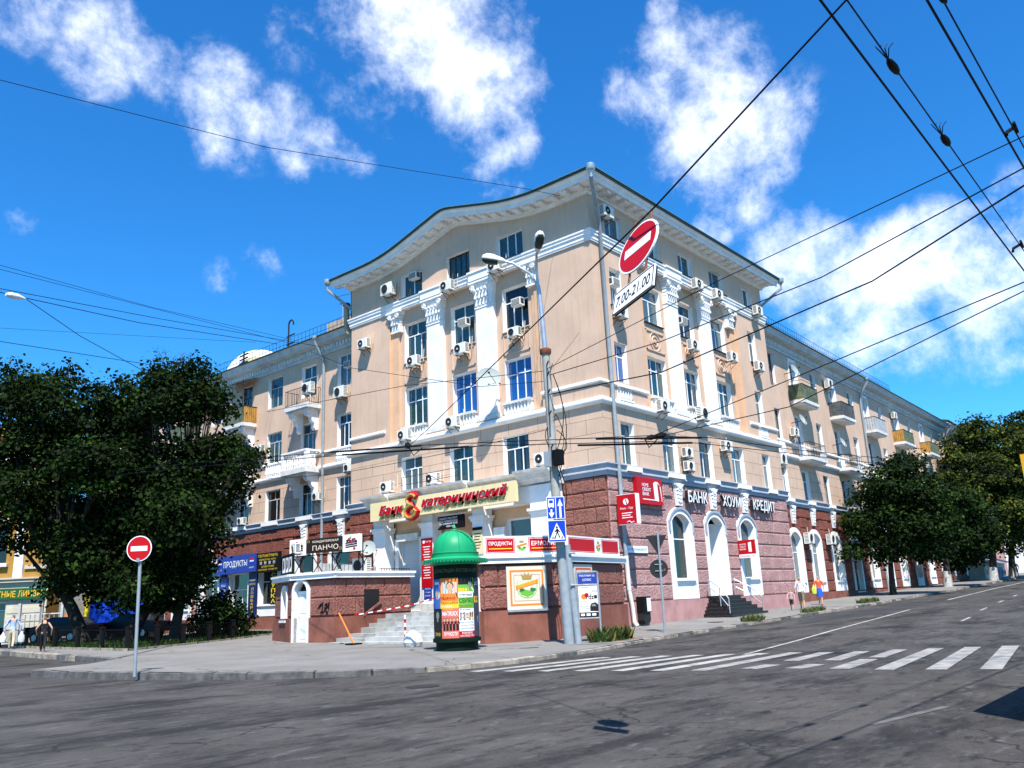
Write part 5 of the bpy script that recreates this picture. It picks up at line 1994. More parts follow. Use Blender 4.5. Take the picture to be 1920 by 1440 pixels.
# ------------------------------------------------------------------ air conditioners
def ac_proto(name, sx=0.84, sz=0.58, sd=0.32, brackets=True, win=False):
    """local frame: x along wall, -y outward, z up from the unit's foot"""
    t = bpy.data.objects.new(name, None)
    COL.objects.link(t)
    t.empty_display_size = 0.2
    f = lambda u, d, z: (u, -d, z)
    c = MB(f)
    d0 = 0.16
    c.block(-sx / 2, sx / 2, d0 + sd, d0, 0, sz, ACW, 0.02) if False else c.box(-sx / 2, sx / 2, d0, d0 + sd, 0, sz, ACW)
    c.box(-sx / 2 + 0.02, sx / 2 - 0.02, d0 + sd, d0 + sd + 0.012, 0.02, sz - 0.02, ACW)
    c.build('casing', t)
    g = MB(f)
    if win:
        g.box(-sx / 2 + 0.05, sx / 2 - 0.05, d0 + sd + 0.012, d0 + sd + 0.02, 0.05, sz - 0.05, ACD)
        for i in range(5):
            z = 0.08 + (sz - 0.16) * i / 4
            g.box(-sx / 2 + 0.05, sx / 2 - 0.05, d0 + sd + 0.02, d0 + sd + 0.03, z, z + 0.02, ACW)
    else:
        r = sz * 0.40
        cu = -sx / 2 + r + 0.07
        g.disc(cu, sz / 2, r, d0 + sd + 0.012, d0 + sd + 0.018, ACD, 20)
        for rr in (0.35, 0.68, 1.0):
            g.tube([(cu + r * rr * math.cos(2 * math.pi * i / 18), d0 + sd + 0.025, sz / 2 + r * rr * math.sin(2 * math.pi * i / 18)) for i in range(19)], 0.010, 4, ACW if rr == 1.0 else ACD, False)
        g.disc(cu, sz / 2, r * 0.22, d0 + sd + 0.018, d0 + sd + 0.03, ACW if RNG.random() < 0.3 else ACD, 10)
    g.build('fan_grille', t)
    for s in (-1, 1):
        g = MB(f)
        for i in range(7):
            z = 0.08 + (sz - 0.16) * i / 6
            g.box(s * sx / 2 - (0.006 if s > 0 else 0.004), s * sx / 2 + (0.004 if s > 0 else 0.006), d0 + 0.05, d0 + sd - 0.05, z, z + 0.035, ACD)
        g.build('side_louvre', t)
    if brackets:
        b = MB(f)
        for s in (-0.28, 0.28):
            b.tube([(s, 0.0, -0.03), (s, d0 + sd, -0.03)], 0.02, 4, IRON)
            b.tube([(s, 0.0, -0.35), (s, d0 + sd * 0.8, -0.04)], 0.015, 4, IRON)
        b.each('bracket', t)
        b = MB(f)
        b.tube([(sx / 2 - 0.02, d0 + 0.1, sz * 0.3), (sx / 2 + 0.14, 0.08, sz * 0.35), (sx / 2 + 0.18, 0.05, sz * 1.6)], 0.02, 5, TAN)
        b.build('hose', t)
    return t


PA = ac_proto('air_conditioner')
PB = ac_proto('air_conditioner', 0.95, 0.72, 0.36)
PC = ac_proto('air_conditioner', 0.72, 0.50, 0.28)
PWN = ac_proto('air_conditioner', 0.62, 0.42, 0.34, False, True)
used_proto = set()


def put_ac(proto, fr, ang, u, z, label, d=0.0, sc=1.0):
    if proto.name not in used_proto:
        o = proto
        used_proto.add(proto.name)
    else:
        o = copy_tree(proto)
    o.location = fr(u, d, z)
    o.rotation_euler = (0, 0, math.radians(ang))
    o.scale = (sc, sc, sc)
    tag(o, label, 'air conditioner', 'outdoor air conditioners on the facades')


AR, AL_, AW = 0, -90, 1.7
for p, u, z, lb, d in (
    (PB, 14.3, 19.45, 'white air conditioner high on the gable wall left of its top-floor windows', 0),
    (PWN, 12.35, 19.95, 'boxy window air conditioner in the top of the leftmost gable window', -0.3),
    (PA, 9.35, 18.3, 'white air conditioner on the gable belt below the dark wooden top window', 0.1),
    (PA, 5.8, 18.4, 'white air conditioner on the gable belt just behind the street lamp head', 0.1),
    (PWN, 4.85, 16.35, 'boxy window air conditioner in the rightmost fourth-floor gable window', -0.5),
    (PWN, 8.7, 16.25, 'boxy window air conditioner in the middle fourth-floor gable window', -0.5),
    (PA, 16.55, 16.7, 'white air conditioner alone on the blank left end of the gable wall', 0),
    (PA, 12.45, 14.75, 'white air conditioner under the leftmost fourth-floor gable window', -0.2),
    (PA, 8.7, 14.6, 'white air conditioner under the middle fourth-floor gable window', -0.2),
    (PC, 4.95, 14.65, 'white air conditioner with coiled cable under the rightmost fourth-floor gable window', -0.2),
    (PA, 9.25, 10.65, 'white air conditioner by the balusters under the middle third-floor gable window', 0.05),
    (PA, 13.0, 10.55, 'white air conditioner by the balusters under the left third-floor gable window', 0.05)):
    put_ac(p, FL, AL_, u, z, lb, d)
for p, u, z, lb, d in ((PA, 13.95, 7.75, 'air conditioner standing on the left end of the porch roof', 0.5), (PA, 10.35, 7.75, 'air conditioner standing behind the porch roof railing', 0.5),
                       (PA, 2.95, 7.75, 'air conditioner standing on the right end of the porch roof by the lamp post', 0.5)):
    put_ac(p, FL, AL_, u, z, lb, d)
for p, u, z, lb, d in (
    (PB, 2.15, 14.55, 'large air conditioner in the angle between gable block and left wing', 0),
    (PB, 4.95, 15.3, 'air conditioner standing at the right end of the iron-railed balcony', 0.45),
    (PWN, 1.75, 16.5, 'window air conditioner in the left wing window next to the gable block', -0.3),
    (PA, 11.1, 12.3, 'air conditioner on the left wing wall half hidden by maple leaves', 0),
    (PC, 4.5, 8.35, 'air conditioner behind the left wing drainpipe under the white stone balcony', 0),
    (PC, 13.0, 7.6, 'twin-fan air conditioner standing on the left wing belt', 0.0),
    (PA, 0.25, 4.85, 'air conditioner on the red wall right of the confectioner board', 0.1),
    (PC, 1.35, 9.75, 'small air conditioner in the shaded angle beside the lowest gable wall', 0)):
    put_ac(p, FLW, AL_, u, z, lb, d)
put_ac(PB, fc, math.degrees(math.atan2(10.2 - 14.0, 0.4)), 3.6, 3.34, 'air conditioner standing on the left red terrace', -1.0)
put_ac(PC, fs_, math.degrees(math.atan2(13.2 - 15.4, -0.85)), 0.8, 4.4, 'air conditioner above the three small cake pictures', -0.7)
for p, u, z, lb, d in (
    (PA, 1.15, 19.85, 'white air conditioner with a red dot beside the top of the corner pipe', 0),
    (PWN, 1.75, 16.45, 'window air conditioner in the narrow window behind the hanging time plate', -0.3),
    (PA, 1.75, 14.75, 'air conditioner under the hanging time plate on the street facade', 0),
    (PA, 9.85, 18.3, 'air conditioner on the street belt below the middle top-floor window', 0.1),
    (PA, 12.25, 18.3, 'air conditioner on the street belt below the dark top-floor window', 0.1),
    (PA, 17.7, 18.6, 'air conditioner at the right end of the street belt', 0.1),
    (PWN, 8.75, 16.1, 'window air conditioner in the middle fourth-floor street window', -0.5),
    (PA, 9.1, 14.6, 'air conditioner over the ring medallion of the middle street bay', -0.15),
    (PA, 13.5, 14.75, 'air conditioner beside the ring medallion of the right street bay', -0.0),
    (PA, 4.9, 10.5, 'air conditioner with a black cable under the first tall street window', 0.05),
    (PB, 9.0, 10.6, 'air conditioner under the middle third-floor street window', 0.05),
    (PA, 17.15, 14.85, 'air conditioner under the narrow fourth-floor window at the block end', 0),
    (PA, 11.5, 9.2, 'air conditioner on a deep bracket right of the second-floor stack', 0),
    (PC, 7.05, 8.42, 'upper unit of the stacked pair between second-floor street windows', 0),
    (PC, 7.1, 7.72, 'lower unit of the stacked pair between second-floor street windows', 0)):
    put_ac(p, FR, AR, u, z, lb, d)
for p, u, z, lb, d in (
    (PB, 2.45, 9.6, 'air conditioner over the first second-floor window of the right wing', 0),
    (PB, 14.1, 16.7, 'air conditioner above the dark slate balcony', 0),
    (PA, 5.5, 11.85, 'air conditioner left of the iron balcony under a white dish', 0),
    (PA, 31.9, 16.8, 'air conditioner above the nearer yellow plank balcony', 0),
    (PB, 5.45, 4.55, 'large air conditioner over the left of the two arched windows near the walking family', 0.05),
    (PB, 9.7, 4.6, 'large air conditioner over the right arched window near the trees', 0.05),
    (PA, 41.2, 13.0, 'far air conditioner below the last plank balcony', 0)):
    put_ac(p, FRW, AW, u, z, lb, d)


# ------------------------------------------------------------------ satellite dishes
def dish(fr, u, d, z, r, label, tilt=(88, 0.4)):
    P = Vector(fr(u, d, z))
    n = (Vector((-math.cos(math.radians(tilt[0])), -math.sin(math.radians(tilt[0])), tilt[1]))).normalized()
    a = n.orthogonal().normalized()
    b = n.cross(a)
    w = MB()
    w._m(mat('dull_dish_enamel', (0.30, 0.335, 0.32), 0.6))
    rows = []
    for i in range(7):
        q = i / 6
        rows.append([w.pv(tuple(P + (a * math.cos(t) + b * math.sin(t)) * r * q + n * (0.22 * r * q * q))) for t in [2 * math.pi * j / 24 for j in range(24)]])
    for x, y in zip(rows, rows[1:]):
        for j in range(24):
            w.f.append([x[j], x[(j + 1) % 24], y[(j + 1) % 24], y[j]])
            w.mi.append(0)
    t = MB()
    t.tube([tuple(P), tuple(P - n * 0.15), tuple(Vector(fr(u, 0, z - 0.1)))], 0.03, 5, IRON)
    low = P - b * r * 0.9 if b.z > 0 else P + b * r * 0.9
    t.tube([tuple(low), tuple(P + n * r * 0.85)], 0.014, 4, IRON)
    t.box(*[c for i in range(3) for c in ((P + n * r * 0.85)[i] - 0.04, (P + n * r * 0.85)[i] + 0.04)], IRON)
    o = w.build('satellite_dish', None, tuple(P), smooth=True)
    tag(o, label, 'satellite dish', 'satellite dishes on the building')
    t.build('dish_arm', o)


dish(FL, 6.1, 0.9, 12.55, 0.62, 'big pale satellite dish on the gable pilaster right of centre', (45, 0.4))
dish(FL, 14.6, 1.6, 4.75, 0.42, 'small white dish on the porch pillar by the confectioner board', (35, 0.4))
dish(FRW, 5.75, 0.75, 16.5, 0.5, 'round white dish beside the green slate balcony')
dish(FRW, 6.0, 0.75, 13.0, 0.42, 'white dish with a dark emblem under the green slate balcony')
dish(FRW, 14.1, 0.75, 12.35, 0.4, 'white dish left of the second iron balcony')

# ------------------------------------------------------------------ advertising pillar
KX, KY, KZ = -10.53, -0.70, 0.12
K = thing('advertising_pillar', 'round poster pillar with a bright green dome standing on the pavement', 'poster pillar', (KX, KY, KZ))
kw = MB()
kw.lathe((KX, KY), [(0.70, KZ), (0.70, KZ + 0.30), (0.80, KZ + 0.32), (0.80, KZ + 0.44), (0.76, KZ + 0.45)], 40, KDARK)
kw.build('base', K, smooth=True)
kw = MB()
kw.lathe((KX, KY), [(0.755, KZ + 0.44), (0.755, KZ + 2.95)], 48, KDARK)
dr = kw.build('drum', K, smooth=True)
kw = MB()
kw.lathe((KX, KY), [(0.80, KZ + 2.80), (0.82, KZ + 2.86), (1.08, KZ + 2.88), (1.10, KZ + 2.92), (1.10, KZ + 2.98), (0.86, KZ + 3.02), (0.80, KZ + 3.06), (0.80, KZ + 3.18)], 48, KGREEN)
n = 56
for i in range(n):
    a = 2 * math.pi * i / n
    x, y = KX + 1.10 * math.cos(a), KY + 1.10 * math.sin(a)
    kw.tube([(x, y, KZ + 2.86), (x, y, KZ + 2.97)], 0.022, 4, KGREEN)
kw.build('brim', K, smooth=True)
kw = MB()
prof = [(0.80, KZ + 3.14), (0.82, KZ + 3.2), (0.75, KZ + 3.22)]
for i in range(9):
    a = i / 9 * math.pi / 2
    prof.append((0.75 * math.cos(a) ** 0.92, KZ + 3.22 + 0.76 * math.sin(a) ** 0.98))
prof += [(0.07, KZ + 3.98), (0.05, KZ + 4.02), (0.075, KZ + 4.06), (0.03, KZ + 4.12), (0.012, KZ + 4.2)]
kw.lathe((KX, KY), prof, 48, KGREEN)
for k in range(8):
    a = 2 * math.pi * k / 8 + 0.2
    kw.tube([(KX + (p[0] + 0.006) * math.cos(a), KY + (p[0] + 0.006) * math.sin(a), p[1]) for p in prof[3:12]], 0.012, 4, KGREEN)
kw.build('dome', K, smooth=True)
KA0 = math.atan2(-21.3 - KY, -31.46 - KX)      # bearing of the side that carries the newest posters


def kfr(u, d, z):
    a = KA0 + u / 0.757
    return (KX + (0.757 + d) * math.cos(a), KY + (0.757 + d) * math.sin(a), KZ + z)


def kpatch(mbx, u0, u1, z0, z1, d, m):
    n = max(1, int((u1 - u0) / 0.08))
    for i in range(n):
        a, b = u0 + (u1 - u0) * i / n, u0 + (u1 - u0) * (i + 1) / n
        mbx.poly([(a, d, z0), (b, d, z0), (b, d, z1), (a, d, z1)], m)


def kdisc(mbx, u, z, ru, rz, d, m, n=14):
    mbx.poly([(u + ru * math.cos(2 * math.pi * i / n), d, z + rz * math.sin(2 * math.pi * i / n)) for i in range(n)], m)


def figure(mbx, u, z, s, d, skin, hair, cloth, hairtop=True):
    """printed head and shoulders on a bill"""
    mbx.poly([(u - s * 0.5, d, z), (u + s * 0.5, d, z), (u + s * 0.42, d, z + s * 0.42), (u + s * 0.15, d, z + s * 0.55), (u - s * 0.15, d, z + s * 0.55), (u - s * 0.42, d, z + s * 0.42)], cloth)
    mbx.poly([(u - s * 0.09, d + 0.0005, z + s * 0.4), (u + s * 0.09, d + 0.0005, z + s * 0.4), (u + s * 0.09, d + 0.0005, z + s * 0.7), (u - s * 0.09, d + 0.0005, z + s * 0.7)], skin)
    if hairtop:
        kdisc(mbx, u, z + s * 0.90, s * 0.25, s * 0.30, d + 0.001, hair)
    kdisc(mbx, u, z + s * 0.82, s * 0.19, s * 0.26, d + 0.0015, skin)


SKIN = mat('printed_skin', (0.60, 0.34, 0.22), 0.6)
HAIRB = mat('printed_brown', (0.13, 0.05, 0.02), 0.6)
PPINK = mat('printed_salmon', (0.62, 0.14, 0.10), 0.5)
PBL = mat('printed_blue', (0.05, 0.13, 0.42), 0.5)
PWH = mat('printed_white', (0.78, 0.77, 0.74), 0.5)
PBK = mat('printed_black', (0.015, 0.014, 0.014), 0.5)
PGY = mat('printed_grey', (0.22, 0.22, 0.23), 0.5)
PYE = mat('printed_yellow', (0.75, 0.48, 0.04), 0.5)
PCY = mat('printed_pale_teal', (0.42, 0.58, 0.55), 0.5)


def kfb(u, d, z):
    z = 0.45 + (z - 0.64) * 1.3056 if z < 1.36 else 1.39 + (z - 1.36) * 1.128
    return kfr(u * 1.24, d, z)


def bill(label, u0, u1, z0, z1, base, fn):
    m = MB(kfb)
    kpatch(m, u0, u1, z0, z1, 0.004, base)
    fn(m)
    o = m.build('poster_bill', dr)
    o['label'] = label
    return o


def lines(m, rows, d=0.008):
    for txt, a, b, z, h, mm in rows:
        m.text(txt, a, b, z, z + h, d, mm, 0, 0, 0.008)


def b1(m):
    kpatch(m, -0.42, 0.02, 1.78, 2.10, 0.005, PCY)
    figure(m, -0.16, 1.62, 0.42, 0.006, SKIN, HAIRB, PBK)
    kpatch(m, -0.46, 0.06, 1.36, 1.56, 0.0055, PYE)
    lines(m, [('Надежда', -0.44, -0.02, 1.60, 0.10, SIGNRED), ('Кадышева', -0.44, 0.04, 1.47, 0.10, SIGNRED), ('КОНЦЕРТ', -0.42, -0.1, 1.385, 0.05, PWH)])


bill('orange concert bill with a woman in a dark dress', -0.46, 0.06, 1.36, 2.22, ORANGEP, b1)


def b2(m):
    kpatch(m, 0.06, 0.50, 2.02, 2.22, 0.005, PBK)
    kpatch(m, 0.06, 0.36, 1.84, 1.92, 0.005, PYE)
    kpatch(m, 0.06, 0.50, 1.56, 1.82, 0.005, PWH)
    figure(m, 0.40, 1.78, 0.3, 0.006, PGY, PBK, PWH)
    kpatch(m, 0.06, 0.52, 1.44, 1.66, 0.0085, GREENP)
    lines(m, [('Александр', 0.08, 0.46, 1.69, 0.08, PBK), ('СВИЯШ', 0.08, 0.50, 1.50, 0.13, PBK), ('ВСТРЕЧА', 0.10, 0.44, 1.385, 0.04, SIGNRED)], 0.010)


bill('green and white lecture bill with bold black lettering', 0.06, 0.52, 1.36, 2.22, GREENP, b2)


def b3(m):
    for i in range(5):
        x = -0.34 + 0.09 * i
        figure(m, x, 0.98, 0.13, 0.006, SKIN, PBK, PBK)
        kpatch(m, x - 0.035, x + 0.035, 0.82, 0.99, 0.006, PBK)
    lines(m, [('MATRIXX', -0.39, 0.04, 1.18, 0.11, PWH), ('ЛИЧНОСТИ', -0.36, 0.02, 0.70, 0.09, PWH), ('22 МАЯ', -0.38, -0.1, 1.31, 0.04, PYE)])


bill('salmon rock concert bill with five dark figures', -0.42, 0.06, 0.74 - 0.1, 1.36, PPINK, b3)


def b4(m):
    kpatch(m, 0.07, 0.52, 0.64, 0.80, 0.005, SIGNRED)
    for i, c in enumerate((PGY, ORANGEP, PYE)):
        x = 0.16 + 0.135 * i
        kpatch(m, x - 0.06, x + 0.06, 1.06, 1.26, 0.005, PBK)
        figure(m, x, 1.06, 0.15, 0.006, SKIN if i else PWH, HAIRB, c)
    lines(m, [('22 апреля', 0.09, 0.4, 1.29, 0.05, PBK), ('Вера АЛЕНТОВА', 0.09, 0.5, 0.98, 0.045, PBL), ('Сергей АСТАХОВ', 0.09, 0.5, 0.91, 0.045, SIGNRED), ('Анна БОЛЬШОВА', 0.09, 0.5, 0.84, 0.045, PBL),
              ('РОКОВОЕ', 0.14, 0.45, 0.73, 0.05, PWH), ('НАСЛЕДСТВО', 0.09, 0.5, 0.66, 0.05, PWH)])


bill('white theatre bill with three portraits and a red foot', 0.07, 0.52, 0.64, 1.35, PWH, b4)


def b5(m):
    figure(m, -0.58, 0.9, 0.36, 0.006, PGY, PBK, PBK)
    lines(m, [('ТЕРРКОВ', -0.72, -0.48, 0.70, 0.08, PYE)])


bill('dark bill with a grey bearded face', -0.78, -0.43, 0.66, 1.33, PBK, b5)


def b6(m):
    figure(m, -0.6, 1.5, 0.34, 0.006, SKIN, PBL, PBL)
    kdisc(m, -0.56, 1.75, 0.1, 0.12, 0.0052, PCY)
    kpatch(m, -0.7, -0.5, 2.05, 2.12, 0.006, PWH)


bill('blue bill on the left turn of the pillar', -0.80, -0.47, 1.36, 2.20, PBL, b6)


def b7(m):
    lines(m, [('ШОУ', 0.58, 0.78, 2.0, 0.1, PWH), ('ГОД', 0.58, 0.74, 1.55, 0.1, PBK)])
    kpatch(m, 0.55, 0.74, 1.5, 1.68, 0.005, PYE)
    figure(m, 0.7, 0.9, 0.25, 0.006, PGY, PBK, PBL)


bill('dark bill on the right turn of the pillar', 0.53, 0.98, 0.66, 2.20, mat('printed_dusk', (0.05, 0.05, 0.07), 0.5), b7)
m = MB(kfr)
m.text('АДМИНИСТРАЦИЯ г.РОСТОВА-НА-ДОНУ', -0.88, 0.88, 2.52, 2.66, 0.006, mat('faded_gold_letters', (0.13, 0.11, 0.04), 0.6), 0, 0, 0.01)
for a in range(3):
    pass
m.build('title_lettering', dr)
m = MB(kfr)
for u in (-2.4, -1.9, -1.3, 1.2, 1.7, 2.2):
    kpatch(m, u - 0.22, u + 0.2, 0.7, 1.3, 0.003, random.choice((PWH, PPINK, PBL, PYE)))
    kpatch(m, u - 0.22, u + 0.2, 1.36, 2.1, 0.003, random.choice((PCY, PBK, ORANGEP, PWH)))
m.each('old_bill', dr)

# ------------------------------------------------------------------ lamp post
LP = thing('lamp_post', 'tall concrete street lamp post with two lamp heads and many cables', 'lamp post', (-7.28, -2.9, 0.1))
w = MB()
w.tube([(-7.28, -2.9, 0.1), (-7.40, -2.76, 5.5), (-7.46, -2.70, 10.75)], [0.18, 0.165, 0.145], 14, CONC)
w.build('concrete_mast', LP, smooth=True)
w = MB()
w.tube([(-7.28, -2.9, 0.1), (-7.345, -2.82, 3.4)], [0.186, 0.176], 14, PIPE)
w.tube([(-7.09, -3.16, 0.08), (-7.22, -2.99, 3.5)], 0.125, 12, PIPE)
for z in (2.1, 3.2):
    w.tube([(-7.28 - 0.05, -3.14, z), (-7.1, -3.25, z)], 0.03, 5, ZINC)
w.build('steel_sleeve', LP, smooth=True)
w = MB()
w.tube([(-7.46, -2.70, 10.6), (-7.50, -2.64, 12.4), (-7.54, -2.60, 13.3)], [0.10, 0.085, 0.07], 10, ZINC)
w.lathe((-7.46, -2.70), [(0.2, 10.55), (0.22, 10.62), (0.22, 10.74), (0.12, 10.8)], 12, RUST)
w.build('upper_tube', LP, smooth=True)
for nm, pts, hd in (('arm', [(-7.54, -2.60, 13.25), (-7.75, -2.38, 13.8), (-8.15, -1.9, 14.25), (-8.35, -1.66, 14.36)], (-8.72, -1.22, 14.5)),
                    ('arm', [(-7.54, -2.60, 13.25), (-7.6, -2.6, 13.9), (-7.75, -2.75, 14.45), (-7.82, -2.85, 14.55)], (-8.15, -3.25, 14.85))):
    w = MB()
    w.tube(pts, 0.05, 8, ZINC)
    o = w.build(nm, LP, smooth=True)
    a, b = Vector(pts[-1]), Vector(hd)
    t = (b - a).normalized()
    m = MB()
    L = (b - a).length * 1.55
    prof = [(0.0, 0.07), (0.12, 0.12), (0.3, 0.15), (0.55, 0.2), (0.8, 0.19), (0.95, 0.11), (1.0, 0.02)]
    m.tube([tuple(a + t * L * q) for q, r in prof], [r for q, r in prof], 12, ACW)
    h = m.build('lamp_head', o, smooth=True)
    m = MB()
    up = Vector((0, 0, -0.06))
    m.tube([tuple(a + t * L * q + up) for q, r in prof[2:]], [r * 0.93 for q, r in prof[2:]], 12, mat('dark_lamp_glass', (0.03, 0.04, 0.03), 0.15))
    m.build('lamp_lens', h, smooth=True)
w = MB()
w.box(-7.72, -7.42, -3.25, -2.95, 6.3, 6.85, BLACK)
w.box(-7.9, -7.72, -2.9, -2.7, 6.25, 6.8, PIPE)
w.build('junction_box', LP)
w = MB()
for k, (z0, z1, s) in enumerate(((9.7, 6.9, 0.25), (8.2, 6.5, 0.22), (9.7, 5.9, 0.32), (6.4, 4.2, 0.2), (6.2, 3.8, 0.12), (8.1, 6.7, -0.35), (8.2, 6.9, -0.28), (7.6, 6.6, 0.30), (10.1, 8.3, -0.2))):
    c = (-7.42 - 0.06, -2.82)
    pts = [(c[0] + s * 0.75 * math.sin(math.pi * t) + 0.1, c[1] - s * 0.9 * math.sin(math.pi * t) - 0.12, z0 + (z1 - z0) * t + 0.05 * math.sin(7 * t + k)) for t in [i / 10 for i in range(11)]]
    w.tube(pts, 0.015, 4, BLACK)
for z in (10.1, 9.7, 9.04, 8.23, 7.0):
    w.tube([(-7.9, -3.15, z), (-7.05, -2.3, z)], 0.03, 5, IRON)
w.each('cable_loop', LP)

RS = (math.cos(math.radians(-48)), math.sin(math.radians(-48)))
fsn = frame((-7.78, -3.02), -48)


def road_sign_board(z0, z1, label, fn):
    w = MB(fsn)
    w.box(-0.32, 0.32, 0.0, 0.03, z0, z1, PIPE)
    w.box(-0.315, 0.315, 0.03, 0.034, z0 + 0.005, z1 - 0.005, SIGNWHITE)
    w.box(-0.295, 0.295, 0.034, 0.037, z0 + 0.025, z1 - 0.025, SIGNBLUE)
    t = MB(fsn)
    fn(t)
    return put(w, 'road_sign', label, 'road sign', fsn(0, 0, z0), None, (('symbol', t),))


def sy1(t):
    t.box(-0.012, 0.012, 0.037, 0.041, 4.36, 5.12, SIGNWHITE)
    t.box(0.12, 0.19, 0.037, 0.041, 4.42, 4.85, SIGNWHITE)
    t.prism([(0.155, 5.08), (0.25, 4.83), (0.06, 4.83)], 0.037, 0.041, SIGNWHITE)
    t.box(-0.19, -0.13, 0.037, 0.041, 4.6, 4.72, SIGNWHITE)
    t.prism([(-0.16, 4.42), (-0.06, 4.6), (-0.26, 4.6)], 0.037, 0.041, SIGNWHITE)
    t.block(-0.26, -0.06, 0.037, 0.043, 4.80, 5.08, SIGNWHITE, 0.02)
    t.box(-0.23, -0.09, 0.043, 0.046, 4.93, 5.04, SIGNBLUE)
    for u in (-0.24, -0.11):
        t.box(u, u + 0.03, 0.037, 0.043, 4.77, 4.80, SIGNWHITE)


road_sign_board(4.38, 5.16, 'square blue bus lane sign with white arrows, upper of two on the lamp post', sy1)


def sy2(t):
    t.prism([(0, 4.24), (0.27, 3.66), (-0.27, 3.66)], 0.037, 0.041, SIGNWHITE)
    t.disc(0.0, 4.09, 0.038, 0.041, 0.045, BLACK, 12)
    for pts in ([(-0.02, 4.05), (0.05, 4.03), (0.04, 3.88), (-0.03, 3.88)], [(0.0, 3.9), (0.04, 3.9), (0.11, 3.72), (0.07, 3.72)], [(-0.03, 3.9), (0.01, 3.9), (-0.06, 3.72), (-0.1, 3.72)],
                [(0.04, 4.02), (0.12, 3.92), (0.1, 3.9), (0.03, 3.97)], [(-0.02, 4.03), (-0.1, 3.93), (-0.08, 3.91), (0.0, 3.97)]):
        t.prism(pts, 0.041, 0.045, BLACK)
    for u in (-0.19, -0.12, 0.13):
        t.prism([(u, 3.69), (u + 0.05, 3.69), (u + 0.06, 3.78), (u + 0.03, 3.78)], 0.041, 0.045, BLACK)


road_sign_board(3.58, 4.34, 'square blue pedestrian crossing sign with walking figure, lower of two on the lamp post', sy2)

# ------------------------------------------------------------------ other signs on posts
def noentry(fr, cz, r, ext=0.02):
    w = MB(fr)
    w.disc(0, cz, r, 0, ext, SIGNWHITE, 40)
    t = MB(fr)
    t.disc(0, cz, r * 0.93, ext, ext + 0.004, SIGNRED, 40)
    t.box(-r * 0.66, r * 0.66, ext + 0.004, ext + 0.008, cz - r * 0.19, cz + r * 0.19, SIGNWHITE)
    return w, t


NS = thing('no_entry_sign', 'red no entry disc on a slim grey post at the left pavement edge', 'road sign', (-19.93, 2.36, 0.12))
w = MB()
w.tube([(-19.93, 2.36, 0.1), (-19.95, 2.38, 1.6), (-19.97, 2.41, 3.75)], 0.045, 10, PIPE)
w.build('post', NS, smooth=True)
f1 = frame((-20.02, 2.38), -51)
a, t = noentry(f1, 3.53, 0.355)
o = a.build('disc', NS)
t.build('face', o)
w = MB(f1)
w.box(-0.045, 0.045, 0.024, 0.05, 3.16, 3.26, PIPE)
w.build('clamp', o)

# sign hung over the street on a span wire
HS = thing('hanging_no_entry_sign', 'no entry disc with a time plate hung on a wire above the street', 'road sign', (-23.0, -16.3, 5.4))
HP = Vector((-23.64, -16.69, 5.47))
HU, HV = Vector((-0.289, -0.9412, 0.1749)), Vector((0.3763, 0.0563, 0.9248))
HN = HU.cross(HV)


def hfr(u, d, z):   # the whole sign hangs askew from its sloping wire
    return tuple(HP + HU * u + HN * d + HV * (z - 5.86))


a, t = noentry(hfr, 5.86, 0.35)
o = a.build('disc', HS)
t.build('face', o)
w = MB(hfr)
w.box(-0.36, 0.36, 0, 0.02, 5.05, 5.36, SIGNWHITE)
w.box(-0.35, 0.35, -0.03, -0.005, 5.06, 5.35, IRON)
o = w.build('time_plate', HS)
t = MB(hfr)
for q in ((-0.35, 0.35, 5.04, 5.055), (-0.35, 0.35, 5.335, 5.35), (-0.35, -0.337, 5.055, 5.335), (0.337, 0.35, 5.055, 5.335)):
    t.box(q[0], q[1], 0.02, 0.022, q[2], q[3], BLACK)
t.text('7.00-21.00', -0.30, 0.30, 5.12, 5.27, 0.023, BLACK, 0, 0.15, 0.012)
t.build('lettering', o)
w = MB(hfr)
for u in (-0.14, 0.16):
    w.tube([(u, -0.01, 5.05), (u, -0.01, 6.36)], 0.014, 5, RUST)
w.build('hanger', HS)

BS = thing('road_sign_post', 'post carrying a yield triangle and a round sign seen from behind', 'road sign', (-1.95, -3.5, 0.24))
w = MB()
w.tube([(-1.95, -3.5, 0.2), (-2.0, -3.58, 4.05)], 0.045, 10, PIPE)
w.build('post', BS, smooth=True)
f2 = frame((-1.97, -3.48), 128)
w = MB(f2)
w.prism([(-0.42, 3.95), (0.42, 3.95), (0, 3.22)], 0.03, 0.05, SIGNWHITE)
w.prism([(-0.42, 3.95), (0.42, 3.95), (0, 3.22)], 0.015, 0.03, IRON)
w.build('yield_triangle', BS)
w = MB(f2)
w.disc(0, 2.65, 0.36, 0.03, 0.05, SIGNWHITE, 32)
w.disc(0, 2.65, 0.36, 0.015, 0.03, IRON, 32)
w.disc(-0.22, 2.6, 0.045, 0.008, 0.015, RUST, 10)
for z in (2.55, 2.8):
    w.box(-0.15, 0.15, -0.02, 0.015, z, z + 0.03, ZINC)
w.build('round_disc', BS)

